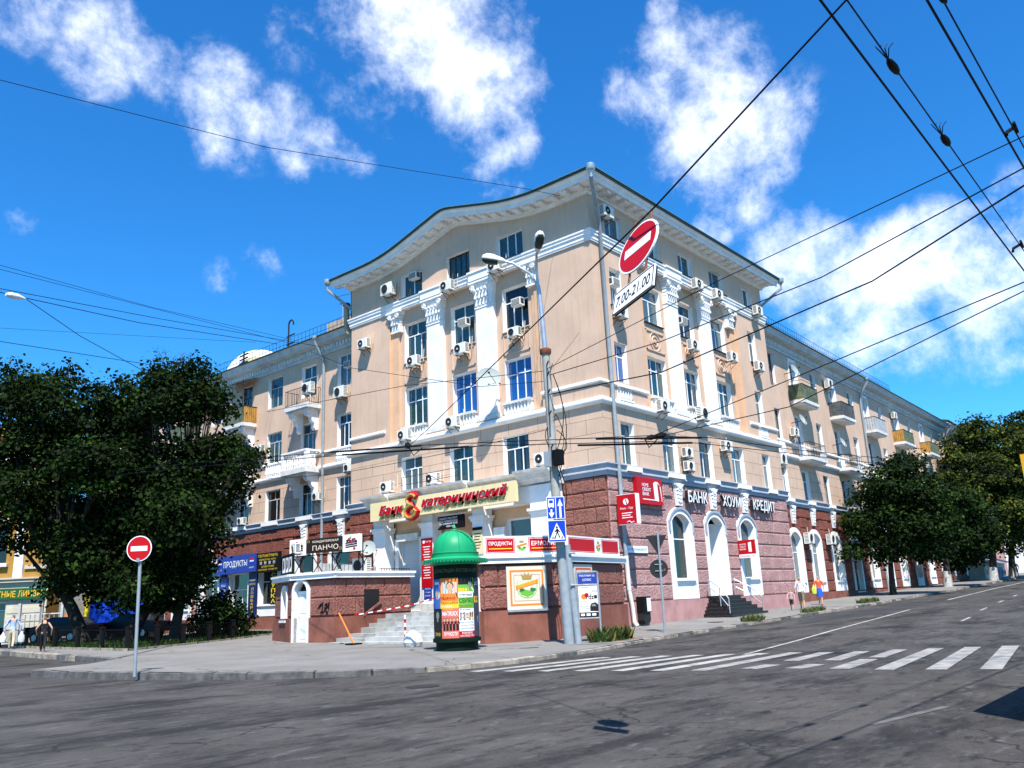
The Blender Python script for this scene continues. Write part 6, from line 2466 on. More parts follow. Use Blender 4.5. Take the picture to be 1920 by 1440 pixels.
# advertising stand
AS = thing('advertising_stand', 'small grey steel stand holding a black and white bill by the kerb', 'advertising stand', (-6.4, -3.1, 0.15))
f3 = frame((-6.62, -2.78), -49)
w = MB(f3)
for u in (0.08, 0.83):
    w.tube([(u, 0, 0.1), (u, 0, 2.55)], 0.035, 8, ZINC)
for z in (0.95, 2.1, 2.55):
    w.tube([(0.08, 0, z), (0.83, 0, z)], 0.03, 6, ZINC)
w.build('stand_frame', AS)
w = MB(f3)
w.box(0.12, 0.79, -0.02, 0.012, 2.14, 2.51, SHOPBLUE)
w.text('РЕКЛАМА Щ', 0.18, 0.72, 2.38, 2.46, 0.014, SIGNWHITE)
w.text('СЕРВИС', 0.28, 0.6, 2.24, 2.32, 0.014, SIGNWHITE)
w.build('header', AS)
w = MB(f3)
w.box(0.12, 0.79, -0.02, 0.012, 0.99, 2.08, PWH)
w.text('AURHARD', 0.15, 0.5, 1.98, 2.04, 0.014, PBK)
w.text('31 МАЯ', 0.5, 0.77, 1.84, 1.93, 0.014, PBK)
w.disc(0.30, 1.70, 0.10, 0.012, 0.014, ORANGEP, 12)
w.disc(0.40, 1.75, 0.08, 0.012, 0.0145, SIGNRED, 12)
w.text('rdz', 0.38, 0.66, 1.60, 1.78, 0.016, PBK, 0, 0, 0.02)
w.box(0.66, 0.77, 0.012, 0.014, 1.62, 1.74, PBK)
for i in range(4):
    w.text(('ТЮНИНГ', 'АВТОСПОРТ', 'АВТОЗВУК', 'ДРАЙВ')[i], 0.15, 0.48, 1.50 - 0.08 * i, 1.55 - 0.08 * i, 0.014, PBK)
w.prism([(0.5, 1.2), (0.79, 1.18), (0.79, 1.42), (0.7, 1.5), (0.55, 1.46), (0.5, 1.36)], 0.012, 0.0135, PBK)
w.prism([(0.55, 1.36), (0.72, 1.36), (0.68, 1.44), (0.58, 1.42)], 0.0135, 0.015, PGY)
w.box(0.12, 0.79, 0.012, 0.0138, 0.99, 1.16, PBK)
for i in range(3):
    w.box(0.16 + 0.2 * i, 0.3 + 0.2 * i, 0.0138, 0.015, 1.04, 1.12, PWH)
w.build('bill', AS)

# mailbox-like street box on the plinth
w = MB(FR)
w.box(1.35, 1.95, 0.17, 0.55, 0.95, 1.62, BLACK)
w.prism([(1.37, 0.95), (1.93, 0.95), (1.93, 0.6), (1.8, 0.45), (1.5, 0.45), (1.37, 0.6)], 0.17, 0.5, IRON)
w.box(1.62, 1.93, 0.55, 0.56, 0.98, 1.55, SIGNWHITE)
o = put(w, 'street_box', 'black wall box with stickers low on the plinth behind the back-facing signs', 'street box', (1.65, -0.3, 0.5))

# barrier tape post
T1 = thing('barrier_post', 'thin orange barrier post with striped tape in front of the broken steps', 'barrier post', (-8.05, 7.75, 0.2))
w = MB()
w.tube([(-8.05, 7.75, 0.2), (-8.2, 8.6, 1.5)], 0.035, 8, ORANGEP)
w.build('post', T1)
w = MB()
w.box(-8.35, -7.8, 7.53, 7.97, 0.16, 0.26, BLACK)
w.build('foot', T1)
w = MB()
tp = [(-8.05, 7.75, 1.36), (-6.0, 6.6, 1.65), (-3.6, 5.4, 2.3)]
for i in range(24):
    q0, q1 = i / 24, (i + 1) / 24

    def lp(q):
        k = q * 2
        a, b = (tp[0], tp[1]) if k < 1 else (tp[1], tp[2])
        k = k if k < 1 else k - 1
        return tuple(a[j] + (b[j] - a[j]) * k for j in range(3))
    a, b = lp(q0), lp(q1)
    w.poly([a, b, (b[0], b[1], b[2] + 0.045), (a[0], a[1], a[2] + 0.045)], SIGNWHITE if i % 2 else SIGNRED)
w.build('tape', T1)
T2 = MB()
for i in range(8):
    T2.tube([(-9.0, 3.55, 0.2 + 0.14 * i), (-9.0, 3.55, 0.34 + 0.14 * i)], 0.04, 8, SIGNWHITE if i % 2 else SIGNRED)
put(T2, 'striped_post', 'short red and white striped post left of the poster pillar', 'barrier post', (-9.0, 3.55, 0.2))
w = MB()
w.lathe((-9.2, 2.9), [(0.05, 0.18), (0.32, 0.2), (0.38, 0.35), (0.3, 0.6), (0.12, 0.72), (0.05, 0.8), (0.11, 0.88)], 12, mat('white_plastic_sack', (0.7, 0.7, 0.68), 0.5, bump=1.0, bscale=6, bdist=0.1))
put(w, 'plastic_sack', 'white filled plastic sack on the pavement behind the poster pillar', 'sack', (-9.2, 2.9, 0.2))

# ------------------------------------------------------------------ overhead wires
def wire(label, pts, r=0.012, sag=0.0, group=None, cat='wire', name='overhead_wire'):
    w = MB()
    out = []
    for a, b in zip(pts, pts[1:]):
        for i in range(6):
            t = i / 6
            out.append(tuple(a[j] + (b[j] - a[j]) * t - (sag * 4 * t * (1 - t) if j == 2 else 0) for j in range(3)))
    out.append(pts[-1])
    w.tube(out, r, 5, BLACK)
    o = w.build(name, None, pts[0])
    return tag(o, label, cat, group or 'overhead wires')


wire('long thin wire crossing the left sky down to the gable roof', [(-27.0, 5.4, 17.3), (-24.1, 5.02, 17.86), (-15.37, 3.97, 18.71), (-4.43, 0.28, 19.61), (2, 2, 22)], 0.013)
wire('upper of the faint pair of cables at far left', [(-24, 18.5, 17.4), (-18.71, 20.93, 18.13), (-9.33, 25.29, 19.5), (2.44, 27.08, 20.24)], 0.013)
wire('lower of the faint pair of cables at far left', [(-24, 18.4, 17.1), (-18.68, 20.97, 17.94), (2.49, 27.14, 19.94)], 0.013)
wire('dark cable just above the hanging lamp wire on the left', [(-26, 8.0, 12.4), (-21.76, 10.53, 13.19), (-13.33, 15.7, 15.34), (-1.17, 19.7, 17.38)], 0.014)
wire('dark cable carrying the hanging lamp on the left', [(-26, 7.2, 12.2), (-21.73, 10.2, 12.93), (-14.84, 14.61, 14.53), (-4.01, 20.0, 17.03)], 0.016)
wire('lowest cable running into the maple crown on the left', [(-26, 14.5, 12.2), (-20.12, 15.2, 12.68), (-13.14, 16.33, 13.22)], 0.014)
wire('faint far cable level across the left sky', [(-20, 46, 21.5), (-11.61, 42.93, 22.07), (5.79, 37.84, 23.41)], 0.013)
wire('slack cable falling from the hanging lamp to the maples', [(-21.06, 9.95, 12.8), (-18.46, 11.7, 12.42), (-15.32, 13.02, 11.9), (-12, 14.5, 11.4)], 0.014)
HL = MB()
HL.tube([(-21.75, 9.9, 12.8), (-21.6, 9.95, 12.82), (-21.35, 9.98, 12.84), (-21.1, 9.97, 12.82)], [0.05, 0.11, 0.10, 0.03], 10, ACW)
HL.tube([(-21.62, 9.7, 12.72), (-21.45, 10.2, 12.95)], 0.012, 4, IRON)
o = HL.build('hanging_lamp', None, (-21.4, 9.95, 12.8), smooth=True)
tag(o, 'pale street lamp hung sideways on a cable at far left', 'lamp')
wire('span wire holding the no entry disc, down to the trolley lines', [(-24.08, -19.75, 7.18), (-24.05, -19.46, 7.03), (-23.79, -17.04, 5.81), (-23.63, -16.65, 5.74), (-22.85, -15.61, 5.86), (-15.12, -4.23, 6.45), (-13.37, -1.52, 6.57)], 0.011)
wire('highest cable from the lamp post over the street', [(-14.5, -22, 9.7), (-14.02, -19.6, 9.76), (-10.43, -11.22, 10.16), (-7.5, -2.7, 9.95)], 0.013)
wire('middle cable from the lamp post over the street', [(-14.5, -22, 9.25), (-13.93, -19.49, 9.18), (-11.34, -14.51, 9.1), (-9.46, -8.78, 9.19), (-7.45, -2.8, 9.72)], 0.016)
wire('lowest thick cable from the lamp post over the street', [(-14.5, -22, 8.95), (-13.87, -19.42, 8.86), (-11.51, -15.74, 8.60), (-9.3, -8.6, 8.27), (-7.5, -2.75, 8.98)], 0.02)
wire('upper wire slanting from the right to the trolley junction', [(-14.2, -21.4, 7.2), (-13.57, -19.06, 7.08), (-11.45, -13.41, 6.67), (-9.17, -8.1, 6.4)], 0.013)
wire('lower wire slanting from the right to the trolley junction', [(-13.3, -21.6, 7.7), (-12.43, -18.88, 7.25), (-10.38, -12.9, 6.23), (-9.15, -8.2, 6.33)], 0.013)
wire('upper trolley wire crossing in front of the second floor', [(-13.3, 20.0, 8.6), (-12.97, 11.82, 7.99), (-12.51, 3.6, 7.24), (-12.2, -1.2, 6.81), (-9.19, -7.95, 6.40), (-7.06, -8.91, 6.43), (-1.51, -9.15, 6.62), (7.83, -9.22, 7.22), (37.2, -9.47, 9.05)], 0.014)
wire('lower trolley wire crossing in front of the second floor', [(-13.3, 20.0, 8.4), (-12.94, 11.86, 7.81), (-12.49, 3.63, 7.1), (-11.5, -2.93, 6.59), (-9.3, -7.95, 6.20), (-7.31, -8.57, 6.28), (-1.48, -9.12, 6.47), (7.87, -9.18, 6.98), (37.26, -9.39, 8.68)], 0.014)
for lb, seg in (('left thick insulator rod on the upper trolley wire', ((-12.51, 3.6, 7.24), (-12.22, -0.9, 6.83))), ('left thick insulator rod on the lower trolley wire', ((-12.45, 3.0, 7.06), (-11.6, -2.5, 6.62))),
                ('right thick insulator rod on the upper trolley wire', ((-9.9, -6.4, 6.46), (-7.4, -8.75, 6.42))), ('right thick insulator rod on the lower trolley wire', ((-10.2, -5.9, 6.3), (-7.6, -8.5, 6.27)))):
    w = MB()
    w.tube(seg, 0.032, 6, BLACK)
    o = w.build('insulator_rod', None, seg[0])
    tag(o, lb, 'insulator', 'insulators on the trolley wires')
for lb, p, q in (('knotted clamp where the slanting wires meet the trolley lines', (-9.45, -7.9, 6.28), (-8.9, -8.35, 6.42)), ('knotted clamp on the span wire left of the lamp post', (-13.5, -1.7, 6.52), (-13.2, -1.3, 6.7))):
    w = MB()
    v = [tuple(p[j] + (q[j] - p[j]) * t for j in range(3)) for t in (0, 0.3, 0.5, 0.8, 1)]
    w.tube(v, [0.03, 0.09, 0.05, 0.10, 0.03], 7, BLACK)
    w.tube([(p[0], p[1], p[2]), (p[0] + 0.2, p[1], p[2] - 0.25), (p[0] + 0.4, p[1] - 0.2, p[2])], 0.02, 4, BLACK)
    o = w.build('wire_clamp', None, p)
    tag(o, lb, 'wire clamp', 'clamps on the wires')
TZ = 6.5
for k, (lb, y, x0, x1, r, dz) in enumerate((('thick near trolley wire at top right', -19.42, -28, -12, 0.012, 0), ('thin companion of the near trolley wire at top right', -19.55, -28, -12, 0.008, 0.12),
                                          ('thick far right trolley wire at the frame corner', -20.12, -28, -14, 0.012, 0), ('thin companion of the far right trolley wire', -20.20, -28, -14, 0.008, 0.10))):
    pts = [(x0, y - 0.03, TZ + dz), (x1, y + 0.08, TZ + dz)] if k < 2 else [(x0, y, TZ + dz), (x1, y + 0.03, TZ + dz)]
    wire(lb, pts, r, 0, 'trolley wires at top right')
for lb, x, y, z, tuft in (('dark egg insulator with frayed ends on the upper trolley wire', -23.25, -19.54, 6.62, 1), ('second frayed insulator lower on the same trolley wire', -21.3, -19.53, 6.62, 1), ('bulky insulator by the top right frame edge', -24.1, -20.2, 6.60, 0)):
    w = MB()
    w.tube([(x - 0.17, y, z), (x - 0.1, y, z), (x, y, z), (x + 0.1, y, z), (x + 0.17, y, z)], [0.012, 0.035, 0.045, 0.035, 0.012], 8, BLACK)
    if tuft:
        for i in range(4):
            w.tube([(x - 0.15, y, z), (x - 0.22 - 0.03 * i, y - 0.04 + 0.03 * i, z + 0.08), (x - 0.20 - 0.02 * i, y - 0.08 + 0.05 * i, z + 0.13)], 0.006, 4, BLACK)
    o = w.build('wire_insulator', None, (x, y, z), smooth=True)
    tag(o, lb, 'insulator', 'insulators on the trolley wires')
for lb, x, y0, y1 in (('wire hanger linking the far right trolley pair', -21.2, -20.12, -20.2), ('wire hanger linking the near trolley pair', -17.2, -19.42, -19.53)):
    w = MB()
    w.tube([(x, y0, 6.48), (x + 0.1, y0, 6.56), (x + 0.2, y1, 6.64)], 0.022, 6, BLACK)
    w.tube([(x + 0.12, y1, 6.66), (x + 0.28, y1, 6.60)], 0.018, 6, BLACK)
    o = w.build('wire_hanger', None, (x, y0, 6.5))
    tag(o, lb, 'wire clamp', 'clamps on the wires')
wire('cable from the lamp post to the wall bracket on the gable corner', [(-7.5, -2.7, 9.7), (-0.1, 0.9, 13.9)], 0.008)
wire('upper cable from the lamp post across the gable to the left wing', [(-9.5, 9, 12.9), (-9.45, 6.23, 11.58), (-7.89, 0.29, 9.83), (-7.5, -2.7, 9.5)], 0.011)
wire('drooping cable from the lamp post across the gable windows', [(-9.31, 12.75, 10.86), (-9.16, 3.2, 10.25), (-7.5, -2.7, 9.9)], 0.012)
wire('low cable from the lamp post over the porch roof', [(-9.67, 22.02, 8.75), (-9.92, 7.0, 7.07), (-7.45, -2.7, 7.7)], 0.011, 0.1)

# ------------------------------------------------------------------ vegetation
def leafmat(name, c, tr):
    m = bpy.data.materials.new(name)
    N, L = nodes_of(m)
    b = N['Principled BSDF']
    b.inputs['Base Color'].default_value = (*c, 1)
    b.inputs['Roughness'].default_value = 0.7
    b.inputs['Specular IOR Level'].default_value = 0.06
    t = N.new('ShaderNodeBsdfTranslucent')
    t.inputs[0].default_value = (c[0] * 1.5, c[1] * 1.7, c[2] * 0.7, 1)
    mx = N.new('ShaderNodeMixShader')
    mx.inputs[0].default_value = tr
    L.new(b.outputs[0], mx.inputs[1])
    L.new(t.outputs[0], mx.inputs[2])
    L.new(mx.outputs[0], N['Material Output'].inputs[0])
    return m


LF = {'maple': [leafmat('maple_leaf_dark', (0.006, 0.012, 0.0035), 0.10), leafmat('maple_leaf', (0.010, 0.022, 0.005), 0.15), leafmat('maple_leaf_light_glint', (0.026, 0.055, 0.008), 0.2)],  # lightest tone varies the leaves and stands in for sun glints
      'street': [leafmat('street_leaf_dark', (0.007, 0.014, 0.004), 0.10), leafmat('street_leaf', (0.011, 0.025, 0.006), 0.15), leafmat('street_leaf_light_glint', (0.026, 0.056, 0.009), 0.2)],  # here too the palest leaves double as painted glints
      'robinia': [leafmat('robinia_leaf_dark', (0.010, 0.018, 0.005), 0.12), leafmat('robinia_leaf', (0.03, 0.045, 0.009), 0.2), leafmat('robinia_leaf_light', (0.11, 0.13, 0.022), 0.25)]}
BARK = mat('dark_bark', (0.035, 0.028, 0.022), 0.95, var=0.4, vscale=6, bump=1.0, bscale=14, bdist=0.05)
BARKW = mat('whitewashed_bark', (0.42, 0.41, 0.38), 0.95, var=0.3, vscale=6, bump=1.0, bscale=14, bdist=0.04)


def crown_mesh(name, blobs, n, size, mats, seed, origin, spread=0.42):
    """thousands of small kite leaves gathered in sprays through the crown's volume"""
    rng = np.random.default_rng(seed)
    bl = np.array(blobs)
    vol = bl[:, 3] ** 2.2
    per = np.maximum(1, (n * vol / vol.sum()).astype(int))
    C, MI, NR = [], [], []
    for (x, y, z, r), k in zip(bl, per):
        ns = max(8, int(k / 34))
        d = rng.normal(size=(ns, 3))
        d /= np.linalg.norm(d, axis=1)[:, None]
        rad = r * (0.35 + 0.75 * rng.random(ns) ** 0.55)
        sc = np.array([x, y, z]) + d * rad[:, None] * np.array([1, 1, 0.88])
        tone = rng.random(ns)
        j = rng.integers(0, ns, k)
        off = rng.normal(size=(k, 3)) * spread * np.array([1, 1, 0.55])
        C.append(sc[j] + off)
        up = 0.35 + 0.5 * d[j][:, 2]
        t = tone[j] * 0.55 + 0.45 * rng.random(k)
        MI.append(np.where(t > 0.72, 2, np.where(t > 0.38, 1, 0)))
        NR.append(d[j] * 0.7 + np.array([0, 0, 0.55]) + rng.normal(size=(k, 3)) * 0.55)
    C = np.concatenate(C) - np.array(origin)
    MI = np.concatenate(MI)
    NR = np.concatenate(NR)
    NR /= np.linalg.norm(NR, axis=1)[:, None]
    k = len(C)
    a = np.cross(NR, rng.normal(size=(k, 3)))
    a /= np.linalg.norm(a, axis=1)[:, None]
    b = np.cross(NR, a)
    s = size * (0.6 + 0.8 * rng.random(k))[:, None]
    V = np.empty((k, 5, 3))
    V[:, 0] = C - a * s * 0.55
    V[:, 1] = C - a * s * 0.05 + b * s * 0.48 - NR * s * 0.12
    V[:, 2] = C + a * s * 0.35 + b * s * 0.28
    V[:, 3] = C + a * s * 0.62 - NR * s * 0.10
    V[:, 4] = C + a * s * 0.05 - b * s * 0.46 - NR * s * 0.12
    me = bpy.data.meshes.new(name)
    me.vertices.add(k * 5)
    me.vertices.foreach_set('co', V.reshape(-1))
    me.loops.add(k * 5)
    me.loops.foreach_set('vertex_index', np.arange(k * 5, dtype=np.int32))
    me.polygons.add(k)
    me.polygons.foreach_set('loop_start', np.arange(0, k * 5, 5, dtype=np.int32))
    me.polygons.foreach_set('loop_total', np.full(k, 5, dtype=np.int32))
    for m in mats:
        me.materials.append(m)
    me.polygons.foreach_set('material_index', MI.astype(np.int32))
    me.update(calc_edges=True)
    me.validate()
    return me


def tree(name, label, base, blobs, n, size, kind, seed, lean=(0, 0), r0=0.28, white=0.0, group=None, spread=0.42):
    x, y = base
    z0 = zs(x, y) if name != 'shrub' else zs(x, y)
    T = thing(name, label, 'shrub' if name == 'shrub' else 'tree', (x, y, z0), group)
    me = crown_mesh('crown', blobs, n, size, LF[kind], seed, (x, y, z0), spread)
    c = bpy.data.objects.new('crown', me)
    COL.objects.link(c)
    c.parent = T
    w = MB()
    top = sorted(blobs, key=lambda b: -b[2])
    low = min(b[2] - b[3] * 0.4 for b in blobs)
    fork = (x + lean[0], y + lean[1], max(z0 + 1.6, low + 0.4))
    w.tube([(x, y, z0 - 0.3), (x + lean[0] * 0.25, y + lean[1] * 0.25, z0 + (fork[2] - z0) * 0.35), (x + lean[0] * 0.6, y + lean[1] * 0.6, z0 + (fork[2] - z0) * 0.7), fork], [r0 * 1.35, r0, r0 * 0.85, r0 * 0.75], 10, BARK)
    if white:
        w.tube([(x, y, z0 - 0.1), (x + lean[0] * 0.2, y + lean[1] * 0.2, z0 + white)], [r0 * 1.32, r0 * 1.06], 12, BARKW)
    rng = random.Random(seed)
    for bx, by, bz, br in blobs:
        p1 = (fork[0] + (bx - fork[0]) * 0.45 + rng.uniform(-.3, .3), fork[1] + (by - fork[1]) * 0.45, fork[2] + (bz - fork[2]) * 0.55 + 0.2)
        w.tube([(x + lean[0] * 0.9, y + lean[1] * 0.9, fork[2] - 0.4), p1, (bx, by, bz)], [r0 * 0.42, r0 * 0.25, r0 * 0.07], 6, BARK)
        for i in range(3):
            e = (bx + rng.uniform(-1, 1) * br * 0.9, by + rng.uniform(-1, 1) * br * 0.9, bz + rng.uniform(-0.3, 1) * br * 0.9)
            w.tube([p1, tuple((p1[j] + e[j]) / 2 + rng.uniform(-.15, .15) for j in range(3)), e], [r0 * 0.16, r0 * 0.1, r0 * 0.03], 5, BARK)
    w.build('trunk', T, smooth=True)
    return T


TREES = {
    'L1': ((-11.5, 25.4), [(-13.76, 26.3, 13.03, 1.78), (-14.22, 28.91, 13.9, 1.49), (-12.56, 25.77, 12.81, 1.63), (-12.57, 27.36, 10.67, 2.34), (-14.08, 29.27, 10.8, 2.19), (-12.34, 23.39, 9.55, 1.89), (-15.36, 26.74, 8.06, 1.73), (-12.38, 28.73, 8.18, 2.3), (-16.26, 29.46, 12.05, 2.06), (-16.08, 29.07, 9.13, 1.74), (-10.76, 27.94, 7.29, 2.01), (-14.18, 28.37, 14.26, 1.19), (-12.6, 28.97, 15.11, 0.9), (-15.31, 29.74, 14.04, 1.49), (-12.27, 26.31, 5.37, 1.56), (-12.88, 27.02, 6.26, 1.14), (-11.83, 25.79, 4.09, 1.07), (-14.92, 29.43, 6.4, 1.0), (-14.99, 29.52, 15.6, 0.48), (-12.89, 27.04, 15.45, 0.42), (-12.37, 26.42, 3.85, 1.13), (-13.6, 27.88, 6.02, 0.74), (-10.78, 24.55, 3.06, 0.73)]),
    'L2': ((-10.0, 23.7), [(-10.07, 24.76, 12.67, 1.63), (-10.22, 21.48, 12.95, 1.34), (-10.81, 25.6, 13.64, 1.04), (-9.89, 26.15, 10.76, 2.19), (-9.24, 22.96, 9.49, 2.18), (-9.42, 24.72, 7.34, 2.44), (-10.83, 25.87, 5.93, 2.0), (-9.65, 20.16, 6.87, 1.87), (-9.65, 25.1, 4.76, 1.84), (-8.52, 22.6, 4.61, 1.56), (-12.25, 24.98, 5.0, 1.56), (-10.63, 21.12, 3.44, 1.13), (-10.61, 24.42, 3.74, 1.18), (-9.04, 22.57, 3.22, 0.95), (-11.29, 25.22, 4.48, 1.13), (-10.21, 23.95, 14.28, 0.48), (-10.94, 24.81, 14.55, 0.42), (-10.02, 23.72, 2.74, 0.78), (-8.83, 22.32, 2.53, 0.67), (-11.05, 24.93, 3.36, 0.84)]),
    'L3': ((-8.5, 21.9), [(-7.68, 22.62, 14.66, 1.13), (-8.81, 22.13, 12.99, 1.33), (-7.27, 21.46, 13.09, 0.95), (-6.6, 21.43, 10.42, 1.31), (-6.31, 20.32, 9.39, 0.93), (-7.33, 22.46, 9.59, 1.6), (-8.6, 21.53, 6.49, 1.57), (-7.74, 22.39, 4.88, 1.27), (-9.02, 22.26, 5.14, 1.56), (-6.26, 21.3, 10.74, 0.82), (-7.04, 21.94, 7.61, 1.29), (-10.08, 21.95, 14.55, 0.75), (-7.0, 18.42, 9.65, 0.64), (-8.24, 21.6, 3.58, 0.84), (-7.31, 20.5, 5.88, 0.63), (-8.13, 21.46, 15.27, 0.36), (-8.75, 22.19, 15.16, 0.42), (-7.16, 20.32, 12.59, 0.41), (-6.11, 19.08, 10.12, 0.29), (-7.44, 20.65, 13.68, 0.42), (-6.92, 20.04, 8.57, 0.52), (-8.13, 21.46, 2.89, 0.67), (-7.71, 20.96, 3.82, 0.62), (-7.44, 20.65, 7.02, 0.86), (-6.54, 19.59, 8.25, 0.58)]),
    'R1': ((32.73, -1.4), [(32.84, -2.74, 8.79, 1.87), (33.85, -0.74, 7.72, 1.63), (34.38, -3.61, 7.82, 1.86), (32.17, -0.2, 5.93, 1.35), (33.0, -2.57, 5.56, 2.12), (35.18, -4.26, 6.45, 1.47), (33.95, -3.32, 9.98, 1.1), (32.25, -1.47, 4.13, 1.15), (34.98, -3.69, 4.77, 1.53), (31.57, 0.33, 4.25, 0.77)]),
    'R2': ((49.13, -0.92), [(50.87, -1.29, 5.85, 1.95), (49.08, -0.1, 4.98, 1.62), (51.53, -1.99, 4.42, 1.85), (52.05, -2.92, 6.92, 1.86), (50.88, -0.95, 7.76, 1.77), (50.8, -2.18, 8.57, 1.64), (50.43, -3.84, 5.18, 1.39)]),
    'R3': ((66.93, -0.79), [(68.91, -1.19, 16.9, 2.14), (70.97, -3.07, 15.39, 2.7), (67.46, 0.8, 13.86, 2.01), (67.64, -1.26, 12.46, 2.9), (70.07, -3.36, 11.54, 2.5), (64.73, 0.22, 10.21, 2.22), (69.27, -1.77, 8.6, 2.48), (67.3, -0.82, 6.4, 1.92), (63.96, 1.53, 11.96, 1.39), (67.49, -3.78, 8.3, 1.65), (69.74, -2.2, 5.82, 1.64), (67.66, 1.04, 15.94, 1.35)]),
    'R4': ((77.43, -0.48), [(78.55, -3.99, 18.53, 1.98), (81.77, -4.02, 15.78, 3.07), (79.29, -3.16, 11.36, 2.73), (78.39, -3.46, 7.7, 2.4)]),
}
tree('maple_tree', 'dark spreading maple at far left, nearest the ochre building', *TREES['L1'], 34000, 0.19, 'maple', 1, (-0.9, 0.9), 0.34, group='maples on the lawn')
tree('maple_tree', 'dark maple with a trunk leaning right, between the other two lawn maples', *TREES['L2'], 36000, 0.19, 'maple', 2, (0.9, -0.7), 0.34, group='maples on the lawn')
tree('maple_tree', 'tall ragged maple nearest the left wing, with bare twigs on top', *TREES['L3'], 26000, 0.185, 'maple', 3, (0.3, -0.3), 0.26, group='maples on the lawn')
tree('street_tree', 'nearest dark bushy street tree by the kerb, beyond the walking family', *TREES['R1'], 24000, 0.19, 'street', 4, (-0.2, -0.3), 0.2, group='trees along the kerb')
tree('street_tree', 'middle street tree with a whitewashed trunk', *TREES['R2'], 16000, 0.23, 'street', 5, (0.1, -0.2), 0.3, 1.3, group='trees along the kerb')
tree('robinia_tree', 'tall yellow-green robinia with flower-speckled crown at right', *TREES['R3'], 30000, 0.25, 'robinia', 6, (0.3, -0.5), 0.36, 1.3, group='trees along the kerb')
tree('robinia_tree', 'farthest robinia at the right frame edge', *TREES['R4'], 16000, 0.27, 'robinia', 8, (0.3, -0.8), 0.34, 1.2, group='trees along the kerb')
tree('shrub', 'leafy round shrub behind the low black fence', (-6.2, 21.5), [(-6.3, 21.2, 1.4, 1.1), (-5.7, 21.8, 1.9, 0.9), (-6.9, 21.8, 1.2, 0.8), (-6.2, 21.6, 2.4, 0.6), (-5.2, 21.4, 1.2, 0.8)], 4500, 0.15, 'maple', 9, (0, 0), 0.08, spread=0.25)
# bare twigs over the tallest maple
w = MB()
rng = random.Random(4)
tw = (-9.6, 22.0, 14.2)
for i in range(16):
    a = rng.uniform(-0.9, 0.9)
    L = rng.uniform(0.8, 1.9)
    e = (tw[0] + a * 1.1, tw[1] - a * 1.0, tw[2] + L)
    mid = (tw[0] + a * 0.35, tw[1] - a * 0.3, tw[2] + L * 0.55)
    w.tube([tw, mid, e], [0.03, 0.018, 0.006], 4, BARK)
    for k in range(3):
        f = rng.uniform(0.4, 0.95)
        s = tuple(mid[j] + (e[j] - mid[j]) * f for j in range(3))
        w.tube([s, (s[0] + rng.uniform(-.3, .3), s[1] + rng.uniform(-.3, .3), s[2] + rng.uniform(.1, .35))], [0.01, 0.004], 3, BARK)
mt = bpy.data.objects.get('maple_tree.002')
w.build('twig_spray', mt)

# lawn, with grass blades, and the low black fence
GRASS = mat('lawn_earth', (0.03, 0.045, 0.014), 0.95, var=0.4, vscale=3)
LAWN = [(-13.5, 30.0), (-13.65, 24.0), (-13.45, 16.5), (-9.95, 18.2), (-6.2, 19.9), (-2.0, 21.8), (-0.2, 23), (-0.2, 31), (-9, 31)]
w = MB()
w.poly([(x, y, zs(x, y) + 0.03) for x, y in LAWN], GRASS)
for (ax, ay), (bx, by) in zip(LAWN[:6], LAWN[1:7]):
    n = 6
    for i in range(n):
        p = (ax + (bx - ax) * i / n, ay + (by - ay) * i / n)
        q = (ax + (bx - ax) * (i + 1) / n, ay + (by - ay) * (i + 1) / n)
        w.slab([p, q, (q[0] + 0.1, q[1] + 0.1), (p[0] + 0.1, p[1] + 0.1)], zs(*p) - 0.05, zs(*p) + 0.1, KERBM)
o = w.build('lawn_bed')
tag(o, 'shaded lawn bed edged with stone under the maples', None, kind='structure')


def grass(name, label, pts, n, h, mats, seed, cen=None):
    rng = np.random.default_rng(seed)
    w = MB()
    from_x = [p[0] for p in pts]
    from_y = [p[1] for p in pts]
    cnt = 0
    P = pts

    def inside(x, y):
        c = False
        for i in range(len(P)):
            x1, y1 = P[i]
            x2, y2 = P[i - 1]
            if (y1 > y) != (y2 > y) and x < (x2 - x1) * (y - y1) / (y2 - y1) + x1:
                c = not c
        return c
    while cnt < n:
        x, y = rng.uniform(min(from_x), max(from_x)), rng.uniform(min(from_y), max(from_y))
        if not inside(x, y):
            continue
        cnt += 1
        z = zs(x, y) + 0.02
        a = rng.uniform(0, 6.28)
        hh = h * rng.uniform(0.4, 1.3) * (0.45 + 0.75 * min(1.0, abs(math.sin(x * 2.3 + y * 3.1)) + 0.2) if n < 2000 else 1.0)
        wd = hh * 0.16
        lx, ly = rng.normal() * hh * 0.4, rng.normal() * hh * 0.4
        w.poly([(x - wd * math.cos(a), y - wd * math.sin(a), z), (x + wd * math.cos(a), y + wd * math.sin(a), z), (x + lx, y + ly, z + hh)], mats[int(rng.integers(0, len(mats)))])
    o = w.build(name)
    return tag(o, label, 'grass', kind='stuff')


